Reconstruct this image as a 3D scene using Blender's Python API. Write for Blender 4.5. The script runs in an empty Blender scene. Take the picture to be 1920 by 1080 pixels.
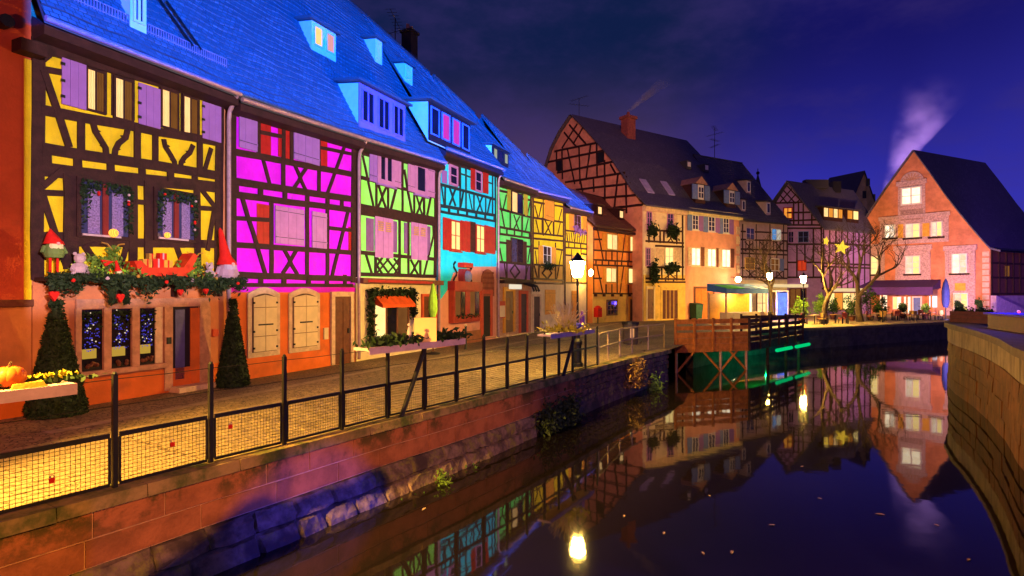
import bpy, math, random
from mathutils import Vector, Matrix
random.seed(11)
R = random.Random(5)
sc = bpy.context.scene
COL = sc.collection

# ------------------------------------------------------------------ camera
F, CX, HY, CH = 1067.0, 960.0, 550.0, 2.55      # focal length in px of the 1920 frame, horizon row, eye height above the quay
WZ = -1.43                                       # water level
cam = bpy.data.cameras.new('camera'); cam.lens = F / 1920 * 36; cam.sensor_width = 36
cam.shift_y = (HY - 540) / 1920; cam.clip_start = 0.1; cam.clip_end = 3000
co = bpy.data.objects.new('camera', cam); COL.objects.link(co)
co.location = (0, 0, CH); co.rotation_euler = (math.pi / 2, 0, 0); sc.camera = co
sc.render.resolution_x, sc.render.resolution_y = 1024, 576
vs = sc.view_settings
vs.view_transform = 'Standard'; vs.look = 'None'; vs.exposure = 0.0; vs.gamma = 1.0; vs.use_curve_mapping = False
sc.cycles.max_bounces = 6; sc.cycles.diffuse_bounces = 2; sc.cycles.glossy_bounces = 3
sc.cycles.transmission_bounces = 3; sc.cycles.volume_bounces = 0
sc.cycles.caustics_reflective = False; sc.cycles.caustics_refractive = False
sc.cycles.sample_clamp_indirect = 4.0
sc.cycles.use_denoising = True

# ------------------------------------------------------------------ sky (night, blue to mauve towards the town glow)
w = bpy.data.worlds.new('World'); sc.world = w; w.use_nodes = True
nt = w.node_tree; nt.nodes.clear()
def N(t, ty, **k):
    n = t.nodes.new(ty)
    for a, b in k.items(): setattr(n, a, b)
    return n
def mth(t, op, a, b=None, clamp=False):
    n = N(t, 'ShaderNodeMath', operation=op, use_clamp=clamp)
    for i, v in enumerate((a, b)):
        if v is None: continue
        if isinstance(v, (int, float)): n.inputs[i].default_value = v
        else: t.links.new(v, n.inputs[i])
    return n.outputs[0]
def mixc(t, f, a, b, bt='MIX'):
    n = N(t, 'ShaderNodeMix', data_type='RGBA', blend_type=bt)
    for i, v in ((0, f), (6, a), (7, b)):
        if isinstance(v, (int, float)): n.inputs[i].default_value = v
        elif isinstance(v, tuple): n.inputs[i].default_value = (*v, 1)[:4]
        else: t.links.new(v, n.inputs[i])
    return n.outputs[2]
def dotv(t, a, v):
    n = N(t, 'ShaderNodeVectorMath', operation='DOT_PRODUCT')
    t.links.new(a, n.inputs[0]); n.inputs[1].default_value = v
    return n.outputs['Value']
def smooth(t, x, lo, hi):
    n = N(t, 'ShaderNodeMapRange', interpolation_type='SMOOTHSTEP')
    t.links.new(x, n.inputs[0]); n.inputs[1].default_value = lo; n.inputs[2].default_value = hi
    n.inputs[3].default_value = 0.0; n.inputs[4].default_value = 1.0
    return n.outputs[0]
tc = N(nt, 'ShaderNodeTexCoord'); gen = tc.outputs['Generated']
el = dotv(nt, gen, (0, 0, 1))
az = dotv(nt, gen, (0.80, 0.30, 0.0))
nz = N(nt, 'ShaderNodeTexNoise'); nz.inputs['Scale'].default_value = 2.2; nz.inputs['Detail'].default_value = 3.0
nt.links.new(gen, nz.inputs['Vector'])
wob = mth(nt, 'MULTIPLY', mth(nt, 'SUBTRACT', nz.outputs['Fac'], 0.5), 0.25)
f_az = smooth(nt, mth(nt, 'ADD', az, wob), 0.45, 0.65)
hor = mixc(nt, f_az, (0.125, 0.060, 0.165), (0.036, 0.034, 0.46))
zen = mixc(nt, f_az, (0.0050, 0.0125, 0.062), (0.0075, 0.0065, 0.115))
f_el = smooth(nt, mth(nt, 'ADD', el, mth(nt, 'MULTIPLY', wob, 0.6)), 0.05, 0.40)
skyc = mixc(nt, f_el, hor, zen)
nz2 = N(nt, 'ShaderNodeTexNoise'); nz2.inputs['Scale'].default_value = 4.5; nz2.inputs['Detail'].default_value = 6.0; nz2.inputs['Roughness'].default_value = 0.6
mpw = N(nt, 'ShaderNodeMapping'); mpw.inputs['Scale'].default_value = (1.0, 1.0, 2.2); nt.links.new(gen, mpw.inputs[0]); nt.links.new(mpw.outputs[0], nz2.inputs['Vector'])
skyc = mixc(nt, mth(nt, 'MULTIPLY', smooth(nt, nz2.outputs['Fac'], 0.42, 0.75), 0.45), skyc, (0.050, 0.030, 0.16))
bg = N(nt, 'ShaderNodeBackground'); bg.inputs['Strength'].default_value = 1.0
nt.links.new(skyc, bg.inputs['Color'])
wo = N(nt, 'ShaderNodeOutputWorld'); nt.links.new(bg.outputs[0], wo.inputs['Surface'])

# faint blue fill lamp added for sheen on roofs and fronts
sun = bpy.data.lights.new('blue_fill', 'SUN'); sun.energy = 0.14; sun.angle = math.radians(14); sun.color = (0.16, 0.14, 1.0)
so = bpy.data.objects.new('blue_fill', sun); COL.objects.link(so); so.rotation_euler = Vector((0.30, 0.80, -0.50)).to_track_quat('-Z', 'Y').to_euler()

# ------------------------------------------------------------------ the street front (plan of the row of houses)
TA = Vector((0.4179, 0.9085)); ROW0 = Vector((-9.6, 13.1)); NRM = Vector((0.9085, -0.4179))

# assumed light-show projector on the bridge behind the viewer: blue on the roofs, near-white on the storeys below the eaves
PROJ = Vector((7.0, -5.0, 5.0))
def row_pt(u, z, off=0.5):
    p = ROW0 + TA * u + NRM * off
    return Vector((p.x, p.y, z))
def plane_n(u0, z0, u1, z1, off=0.5):
    a = row_pt(u0, z0, off) - PROJ; b = row_pt(u1, z1, off) - PROJ
    n = b.cross(a); n.normalize()
    return n if n.z > 0 else -n
pl = bpy.data.lights.new('show_projector', 'POINT'); pl.energy = 4 * math.pi ** 2 * 21.8 ** 2; pl.shadow_soft_size = 0.04; pl.use_nodes = True
lt = pl.node_tree; lt.nodes.clear()
ltc = N(lt, 'ShaderNodeTexCoord'); D = ltc.outputs['Normal']
n_e = plane_n(-1.2, 8.13, 14.6, 8.42, .56); n_e2 = plane_n(14.7, 9.08, 38.0, 9.12, .56)
n_l = plane_n(-1.2, 2.25, 37.8, 5.5)
n_r = plane_n(4.0, 17.6, 37.8, 13.3, -3.6)
pM = ROW0 + TA * 14.66 + NRM * .5
def azn(pt):
    d = Vector((pt[0], pt[1])) - PROJ.xy
    n = Vector((d.y, -d.x)); n.normalize()
    return (n.x, n.y, 0)
far_half = mth(lt, 'GREATER_THAN', dotv(lt, D, azn(pM)), 0.0)
up_a = smooth(lt, dotv(lt, D, n_e), -0.0015, 0.0015); up_b = smooth(lt, dotv(lt, D, n_e2), -0.0015, 0.0015)
up = mth(lt, 'ADD', mth(lt, 'MULTIPLY', up_b, far_half), mth(lt, 'MULTIPLY', up_a, mth(lt, 'SUBTRACT', 1.0, far_half)))
ridge = smooth(lt, mth(lt, 'MULTIPLY', dotv(lt, D, n_r), -1.0), -0.004, 0.010)
lo = smooth(lt, dotv(lt, D, n_l), -0.012, 0.010)
def azn(pt):
    d = Vector((pt[0], pt[1])) - PROJ.xy
    n = Vector((d.y, -d.x)); n.normalize()
    return (n.x, n.y, 0)
pL = ROW0 + TA * -1.24; pR = ROW0 + TA * 38.4 + NRM * 0.6
right_of_l = smooth(lt, dotv(lt, D, azn(pL)), -0.006, 0.002)
left_of_r = smooth(lt, mth(lt, 'MULTIPLY', dotv(lt, D, azn(pR)), -1.0), -0.004, 0.004)
win = mth(lt, 'MULTIPLY', mth(lt, 'MULTIPLY', right_of_l, left_of_r), ridge)
cosn = mth(lt, 'MAXIMUM', dotv(lt, D, (-NRM.x, -NRM.y, 0)), 0.22)
comp = mth(lt, 'POWER', cosn, -3.0)
PK = 4 * math.pi ** 2 * 20.5 ** 2
white = mixc(lt, lo, (0.008, 0.008, 0.05), (1.0, 0.84, 1.0))
colr = mixc(lt, up, white, (0.0, 0.90, 8.2))
stg = mth(lt, 'MULTIPLY', mth(lt, 'MULTIPLY', comp, win), 1.0)
em = N(lt, 'ShaderNodeEmission'); lt.links.new(colr, em.inputs[0]); lt.links.new(stg, em.inputs[1])
lo_ = N(lt, 'ShaderNodeOutputLight'); lt.links.new(em.outputs[0], lo_.inputs[0])
plo = bpy.data.objects.new('show_projector', pl); COL.objects.link(plo); plo.location = PROJ

def point(name, loc, power, color, radius=0.12, parent=None):
    l = bpy.data.lights.new(name, 'POINT'); l.energy = power; l.color = color; l.shadow_soft_size = radius
    o = bpy.data.objects.new(name, l); COL.objects.link(o); o.location = loc
    if parent: o.parent = parent
    return o
def spot(name, loc, target, power, color, ang, blend=0.5, radius=0.1):
    l = bpy.data.lights.new(name, 'SPOT'); l.energy = power; l.color = color; l.shadow_soft_size = radius
    l.spot_size = math.radians(ang); l.spot_blend = blend
    o = bpy.data.objects.new(name, l); COL.objects.link(o); o.location = loc
    o.rotation_euler = (Vector(target) - Vector(loc)).to_track_quat('-Z', 'Y').to_euler()
    return o
SOD = (1.0, 0.55, 0.10)
# assumed sodium lanterns of the bridge behind the viewer (one behind an added shadow plate, shining down the canal) and of the quay just out of frame
LAMP = Vector((2.6, -2.0, 5.6))
spot('assumed_bridge_lantern', LAMP, (-5.0, 10.8, -1.9), 7000, (1.0, 0.40, 0.060), 54, 0.45, 0.010)
spot('assumed_bridge_lantern', (-2.5, -2.5, 5.6), (15.0, 18.0, -0.6), 6500, (1.0, 0.34, 0.06), 60, 0.4, 0.12)
spot('assumed_quay_lantern', (-7.6, 4.4, 4.6), (-4.0, 9.5, -0.2), 14500, (1.0, 0.56, 0.075), 62, 0.6, 0.10)
# assumed unseen floods in the square: violet and amber on the gabled house, blue by the bridge
spot('assumed_violet_flood', (40.0, 50.0, 0.6), (51.0, 67.0, 7.0), 7500, (0.80, 0.48, 1.0), 75, 0.6, 0.2)
spot('assumed_amber_flood', (37.5, 54.0, 3.0), (47.0, 68.5, 8.0), 15000, (1.0, 0.50, 0.19), 85, 0.6, 0.2)
spot('assumed_blue_flood', (52.0, 42.0, 2.3), (60.0, 62.0, 3.0), 9000, (0.25, 0.08, 1.0), 70, 0.6, 0.2)
spot('canal_blue_fill', (4.6, 6.2, -1.05), (-3.3, 9.7, -1.75), 3800, (0.06, 0.05, 1.0), 24, 0.5, 0.08)  # assumed unseen lamp, added for the blue patch low on the canal wall
point('left_wall_fill', (-7.6, 4.4, 4.9), 900, (1.0, 0.30, 0.08), 0.1)  # fill lamp added to redden the dark wall at the left edge
spot('gable_fill', (5.0, -6.0, 7.0), (8.0, 62.0, 15.0), 90000, (1.0, 0.42, 0.26), 22, 0.7, 0.3)  # unseen spot added to brighten the half-timbered gable
point('yellow_gable_fill', (62.5, 82.0, 9.0), 4500, (1.0, 0.70, 0.25), 0.2)  # assumed unseen lamp, added to light the yellow gable end
spot('smoke_fill', (67.0, 91.0, 12.0), (58.0, 84.6, 23.0), 60000, (0.62, 0.30, 1.0), 70, 0.6, 0.2)  # unseen violet spot added to light the smoke plume
# ------------------------------------------------------------------ materials
MATS = {}
def mat(name, col, rough=0.8, var=0.25, scale=3.0, bump=0.15, bscale=30.0, col2=None, spec=0.25, emit=None, estr=0.0, metal=0.0, ext=None):
    if name in MATS: return MATS[name]
    m = bpy.data.materials.new(name); m.use_nodes = True; t = m.node_tree
    b = t.nodes['Principled BSDF']
    b.inputs['Roughness'].default_value = rough; b.inputs['Specular IOR Level'].default_value = spec
    b.inputs['Metallic'].default_value = metal
    tcn = N(t, 'ShaderNodeTexCoord'); v = tcn.outputs['Object']
    n1 = N(t, 'ShaderNodeTexNoise'); n1.inputs['Scale'].default_value = scale; n1.inputs['Detail'].default_value = 6.0
    n1.inputs['Roughness'].default_value = 0.65
    t.links.new(v, n1.inputs['Vector'])
    c2 = col2 if col2 else tuple(c * (1 - var) for c in col)
    f = smooth(t, n1.outputs['Fac'], 0.34, 0.66)
    c = mixc(t, f, col, c2)
    if ext: c = ext(t, v, c)
    t.links.new(c, b.inputs['Base Color'])
    if bump > 0:
        n2 = N(t, 'ShaderNodeTexNoise'); n2.inputs['Scale'].default_value = bscale; n2.inputs['Detail'].default_value = 4.0
        t.links.new(v, n2.inputs['Vector'])
        bp = N(t, 'ShaderNodeBump'); bp.inputs['Strength'].default_value = bump; bp.inputs['Distance'].default_value = 0.03
        t.links.new(n2.outputs['Fac'], bp.inputs['Height']); t.links.new(bp.outputs[0], b.inputs['Normal'])
    if emit:
        b.inputs['Emission Color'].default_value = (*emit, 1); b.inputs['Emission Strength'].default_value = estr
    MATS[name] = m
    return m
def glow(name, col, s, band=0.0, col2=None, bs=9.0):
    """lit curtain / lamp: emission with soft vertical folds"""
    if name in MATS: return MATS[name]
    m = bpy.data.materials.new(name); m.use_nodes = True; t = m.node_tree; t.nodes.clear()
    e = N(t, 'ShaderNodeEmission'); e.inputs[1].default_value = s
    o = N(t, 'ShaderNodeOutputMaterial'); t.links.new(e.outputs[0], o.inputs[0])
    if band > 0:
        tcn = N(t, 'ShaderNodeTexCoord')
        wv = N(t, 'ShaderNodeTexWave'); wv.inputs['Scale'].default_value = bs; wv.inputs['Distortion'].default_value = 2.5
        wv.inputs['Detail'].default_value = 2.0
        t.links.new(tcn.outputs['Object'], wv.inputs['Vector'])
        n1 = N(t, 'ShaderNodeTexNoise'); n1.inputs['Scale'].default_value = 1.7
        t.links.new(tcn.outputs['Object'], n1.inputs['Vector'])
        fac = mth(t, 'MULTIPLY', wv.outputs['Fac'], n1.outputs['Fac'])
        c = mixc(t, mth(t, 'MULTIPLY', fac, band * 2, True), col, col2 or tuple(x * 0.35 for x in col))
        t.links.new(c, e.inputs[0])
    else: e.inputs[0].default_value = (*col, 1)
    MATS[name] = m
    return m
def grime(t, v, c):
    n = N(t, 'ShaderNodeTexNoise'); n.inputs['Scale'].default_value = 0.9; n.inputs['Detail'].default_value = 8.0
    n.inputs['Roughness'].default_value = 0.7
    t.links.new(v, n.inputs['Vector'])
    return mixc(t, mth(t, 'MULTIPLY', smooth(t, n.outputs['Fac'], 0.52, 0.75), 0.35), c, (0.10, 0.07, 0.05))
def stain(t, v, c):
    mp = N(t, 'ShaderNodeMapping'); mp.inputs['Scale'].default_value = (1.6, 1.6, .45); t.links.new(v, mp.inputs[0])
    n = N(t, 'ShaderNodeTexNoise'); n.inputs['Scale'].default_value = 2.2; n.inputs['Detail'].default_value = 8.0; n.inputs['Roughness'].default_value = 0.7
    t.links.new(mp.outputs[0], n.inputs['Vector'])
    return mixc(t, mth(t, 'MULTIPLY', smooth(t, n.outputs['Fac'], 0.50, 0.78), 0.38), c, (0.16, 0.12, 0.08))
def streak(t, v, c):
    mp = N(t, 'ShaderNodeMapping'); mp.inputs['Scale'].default_value = (2.4, 2.4, .16); t.links.new(v, mp.inputs[0])
    n = N(t, 'ShaderNodeTexNoise'); n.inputs['Scale'].default_value = 1.8; n.inputs['Detail'].default_value = 9.0; n.inputs['Roughness'].default_value = 0.75
    t.links.new(mp.outputs[0], n.inputs['Vector'])
    c = mixc(t, mth(t, 'MULTIPLY', smooth(t, n.outputs['Fac'], 0.44, 0.66), 0.85), c, (0.07, 0.045, 0.03))
    return grime(t, v, c)
def moss(t, v, c):
    n = N(t, 'ShaderNodeTexNoise'); n.inputs['Scale'].default_value = 1.1; n.inputs['Detail'].default_value = 7.0
    n.inputs['Roughness'].default_value = 0.72
    t.links.new(v, n.inputs['Vector'])
    sp = N(t, 'ShaderNodeSeparateXYZ'); t.links.new(v, sp.inputs[0])
    h = smooth(t, sp.outputs['Z'], -0.75, 0.0)
    f = mth(t, 'MULTIPLY', smooth(t, n.outputs['Fac'], 0.46, 0.60), h)
    return mixc(t, f, c, (0.035, 0.055, 0.012))
def lichen(t, v, c):
    n = N(t, 'ShaderNodeTexNoise'); n.inputs['Scale'].default_value = 2.3; n.inputs['Detail'].default_value = 7.0
    n.inputs['Roughness'].default_value = 0.75
    t.links.new(v, n.inputs['Vector'])
    c = mixc(t, smooth(t, n.outputs['Fac'], 0.5, 0.64), c, (0.22, 0.19, 0.05))
    n2 = N(t, 'ShaderNodeTexNoise'); n2.inputs['Scale'].default_value = 1.3; n2.inputs['Detail'].default_value = 5.0
    mp = N(t, 'ShaderNodeMapping'); mp.inputs['Location'].default_value = (7, 3, 1)
    t.links.new(v, mp.inputs[0]); t.links.new(mp.outputs[0], n2.inputs['Vector'])
    return mixc(t, smooth(t, n2.outputs['Fac'], 0.52, 0.66), c, (0.06, 0.04, 0.035))

def roof_mat(name, c1, c2, mortar, tw=0.17, th=0.15, rough=0.75):
    m = bpy.data.materials.new(name); m.use_nodes = True; t = m.node_tree
    b = t.nodes['Principled BSDF']; b.inputs['Roughness'].default_value = rough; b.inputs['Specular IOR Level'].default_value = 0.3
    tcn = N(t, 'ShaderNodeTexCoord')
    br = N(t, 'ShaderNodeTexBrick'); br.inputs['Scale'].default_value = 1.0
    br.inputs['Color1'].default_value = (*c1, 1); br.inputs['Color2'].default_value = (*c2, 1); br.inputs['Mortar'].default_value = (*mortar, 1)
    br.inputs['Mortar Size'].default_value = 0.012; br.inputs['Brick Width'].default_value = tw; br.inputs['Row Height'].default_value = th
    br.inputs['Bias'].default_value = -0.1
    t.links.new(tcn.outputs['UV'], br.inputs['Vector'])
    n1 = N(t, 'ShaderNodeTexNoise'); n1.inputs['Scale'].default_value = 0.8; n1.inputs['Detail'].default_value = 8.0; n1.inputs['Roughness'].default_value = 0.7
    t.links.new(tcn.outputs['UV'], n1.inputs['Vector'])
    c = mixc(t, smooth(t, n1.outputs['Fac'], 0.35, 0.7), br.outputs['Color'], tuple(x * 0.55 for x in c1))
    t.links.new(c, b.inputs['Base Color'])
    bp = N(t, 'ShaderNodeBump'); bp.inputs['Strength'].default_value = 0.8; bp.inputs['Distance'].default_value = 0.03
    n3 = N(t, 'ShaderNodeTexNoise'); n3.inputs['Scale'].default_value = 7.0; n3.inputs['Detail'].default_value = 3.0
    t.links.new(tcn.outputs['UV'], n3.inputs['Vector'])
    hh = mth(t, 'ADD', br.outputs['Fac'], mth(t, 'MULTIPLY', n3.outputs['Fac'], -1.2))
    iv = mth(t, 'MULTIPLY', hh, -1.0)
    t.links.new(iv, bp.inputs['Height']); t.links.new(bp.outputs[0], b.inputs['Normal'])
    MATS[name] = m
    return m
timber = mat('timber_dark', (0.042, 0.012, 0.012), 0.7, 0.45, 6, 0.3, 40)
timber_red = mat('timber_redbrown', (0.065, 0.017, 0.012), 0.7, 0.4, 6, 0.3, 40)
soffit = mat('soffit_brown', (0.040, 0.012, 0.018), 0.75, 0.4, 4, 0.2, 30)
yellow = mat('projected_yellow', (0.86, 0.62, 0.012), 0.85, 0.22, 1.4, 0.75, 18, ext=stain)  # coloured projection put into the plaster colours, from yellow to lemon
magenta = mat('projected_magenta', (0.74, 0.004, 0.98), 0.85, 0.22, 1.4, 0.75, 18, ext=stain)
green = mat('projected_lime', (0.25, 0.92, 0.10), 0.85, 0.22, 1.1, 0.75, 18, col2=(0.30, 0.93, 0.22), ext=stain)
cyan = mat('projected_cyan', (0.0, 0.66, 0.98), 0.85, 0.22, 1.0, 0.75, 18, col2=(0.03, 0.76, 0.98), ext=stain)
green2 = mat('projected_emerald', (0.08, 0.84, 0.13), 0.85, 0.22, 1.0, 0.75, 18, col2=(0.2, 0.86, 0.2), ext=stain)
yellow2 = mat('projected_lemon', (0.84, 0.64, 0.01), 0.85, 0.22, 1.2, 0.75, 18, ext=stain)
redwall = mat('plaster_brick_red', (0.62, 0.10, 0.05), 0.9, 0.2, 1.2, 0.3, 25, ext=grime)
orangewall = mat('plaster_orange', (0.78, 0.17, 0.035), 0.9, 0.2, 1.3, 0.3, 25, ext=grime)
salmon = mat('plaster_salmon', (0.62, 0.22, 0.10), 0.9, 0.18, 1.3, 0.3, 25, ext=grime)
pinkwall = mat('plaster_pink', (0.80, 0.34, 0.24), 0.9, 0.15, 1.2, 0.3, 25, ext=grime)
creamwall = mat('plaster_cream', (0.78, 0.62, 0.42), 0.9, 0.15, 1.3, 0.25, 25, ext=grime)
ochre = mat('plaster_ochre', (0.80, 0.50, 0.13), 0.9, 0.2, 1.2, 0.3, 25, ext=grime)
mauve = mat('plaster_mauve', (0.50, 0.34, 0.42), 0.9, 0.2, 1.2, 0.3, 25, ext=grime)
stone_pink = mat('stone_pink', (0.58, 0.29, 0.20), 0.85, 0.3, 5, 0.3, 30, ext=grime)
stone_cream = mat('stone_cream', (0.72, 0.50, 0.36), 0.85, 0.25, 5, 0.3, 30)
lilac = mat('paint_lilac', (0.30, 0.13, 0.50), 0.6, 0.12, 3, 0.12, 40)
lilac2 = mat('paint_rose_lilac', (0.46, 0.18, 0.44), 0.6, 0.15, 3, 0.12, 40)
creampaint = mat('paint_cream', (0.76, 0.58, 0.38), 0.6, 0.12, 3, 0.12, 40)
redpaint = mat('paint_red', (0.42, 0.014, 0.012), 0.5, 0.25, 4, 0.15, 40)
plum = mat('paint_plum', (0.20, 0.08, 0.24), 0.6, 0.2, 4, 0.15, 40)
olive = mat('paint_olive', (0.42, 0.36, 0.03), 0.6, 0.2, 4, 0.15, 40)
amberpaint = mat('paint_amber', (0.72, 0.30, 0.03), 0.6, 0.2, 4, 0.15, 40)
bluepaint = mat('paint_slate_blue', (0.16, 0.22, 0.55), 0.6, 0.2, 4, 0.15, 40)
brownpaint = mat('paint_brown', (0.16, 0.05, 0.028), 0.55, 0.3, 5, 0.2, 40)
whitepaint = mat('paint_white', (0.78, 0.72, 0.70), 0.5, 0.1, 4, 0.1, 40)
darkglass = mat('glass_dark', (0.012, 0.010, 0.022), 0.08, 0.3, 2, 0.02, 4, spec=0.6)
blueglass = mat('glass_evening_blue', (0.05, 0.05, 0.12), 0.08, 0.3, 2, 0.02, 4, spec=0.8)
iron = mat('iron_black', (0.010, 0.009, 0.010), 0.5, 0.4, 8, 0.2, 60, spec=0.4)
zinc = mat('zinc_pipe', (0.42, 0.26, 0.34), 0.45, 0.25, 6, 0.1, 30, metal=0.3)
asphalt = mat('setts_far', (0.16, 0.115, 0.08), 0.75, 0.4, 6, 0.6, 14)
sett_m = mat('granite_sett', (0.30, 0.22, 0.14), 0.7, 0.45, 2.2, 0.4, 35)
sandstone = mat('red_sandstone', (0.46, 0.155, 0.06), 0.85, 0.35, 2.2, 0.5, 22, ext=moss)
rubble = mat('rough_rubble_stone', (0.25, 0.165, 0.12), 0.95, 0.6, 4, 1.0, 9, ext=lichen)
coping_m = mat('mossy_coping', (0.34, 0.22, 0.09), 0.85, 0.3, 2, 0.5, 20, col2=(0.07, 0.085, 0.02))
mortar_m = mat('mortar', (0.62, 0.33, 0.17), 0.9, 0.3, 5, 0.4, 30)
concrete = mat('stained_concrete', (0.25, 0.09, 0.03), 0.85, 0.4, 1.6, 0.7, 16, ext=streak)
pinegreen = mat('pine_needles', (0.018, 0.042, 0.014), 0.7, 0.5, 9, 0.0)
leafgreen = mat('leaf_green', (0.05, 0.11, 0.02), 0.7, 0.5, 9, 0.0)
leafbright = mat('leaf_bright', (0.14, 0.26, 0.03), 0.7, 0.4, 9, 0.0)
bark = mat('bark', (0.085, 0.055, 0.04), 0.9, 0.4, 7, 0.5, 25)
redfelt = mat('red_felt', (0.62, 0.012, 0.008), 0.8, 0.2, 8, 0.2, 60)
greyfelt = mat('grey_felt', (0.44, 0.36, 0.50), 0.85, 0.2, 8, 0.2, 60)
skin_m = mat('figurine_pink', (0.72, 0.40, 0.40), 0.7, 0.15, 8, 0.1, 60)
snowwhite = mat('figurine_white', (0.50, 0.36, 0.42), 0.6, 0.15, 8, 0.1, 60)
deckwood = mat('deck_wood', (0.55, 0.19, 0.06), 0.75, 0.4, 4, 0.35, 30)  # lamplit orange of the stage front put into the colour
deckdark = mat('deck_wood_shaded', (0.075, 0.04, 0.045), 0.8, 0.4, 4, 0.35, 30)  # same stage boards on the unlit side, shade put into the colour
purplecloth = mat('awning_purple', (0.085, 0.03, 0.16), 0.85, 0.2, 4, 0.1, 30)
goldpaint = mat('ornament_gold', (0.75, 0.42, 0.08), 0.35, 0.2, 6, 0.05, 30, metal=0.6)
pumpkin_m = mat('pumpkin_orange', (0.72, 0.15, 0.02), 0.45, 0.35, 5, 0.2, 12)
lit_warm = glow('window_lit_warm', (1.0, 0.66, 0.28), 1.5, 0.75, (0.75, 0.28, 0.06))
lit_yellow = glow('window_lit_yellow', (1.0, 0.78, 0.30), 1.5, 0.6, (0.9, 0.45, 0.10))
lit_white = glow('window_lit_white', (1.0, 0.90, 0.68), 1.8, 0.7, (1.0, 0.55, 0.18))
lit_white2 = glow('window_lit_curtain', (1.0, 0.92, 0.78), 1.2, 1.0, (0.85, 0.40, 0.10), 4.0)
lit_orange = glow('window_lit_orange', (1.0, 0.40, 0.05), 0.95, 0.7, (0.8, 0.18, 0.02))
lit_red = glow('window_lit_red', (0.9, 0.07, 0.02), 0.8, 0.6)
lit_dim = glow('window_lit_dim', (0.8, 0.30, 0.07), 0.32, 0.8, (0.25, 0.07, 0.02))
lit_pink = glow('window_lit_pink', (1.0, 0.03, 0.62), 0.85, 0.8, (0.42, 0.08, 0.75), 2.2)
roof_show = roof_mat('roof_tiles_pale', (0.13, 0.18, 0.22), (0.06, 0.09, 0.12), (0.06, 0.05, 0.05))
roof_dark = roof_mat('roof_tiles_dark', (0.16, 0.14, 0.22), (0.09, 0.08, 0.14), (0.02, 0.02, 0.025))
roof_red = roof_mat('roof_tiles_redbrown', (0.22, 0.075, 0.06), (0.14, 0.05, 0.05), (0.04, 0.02, 0.02))

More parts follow.
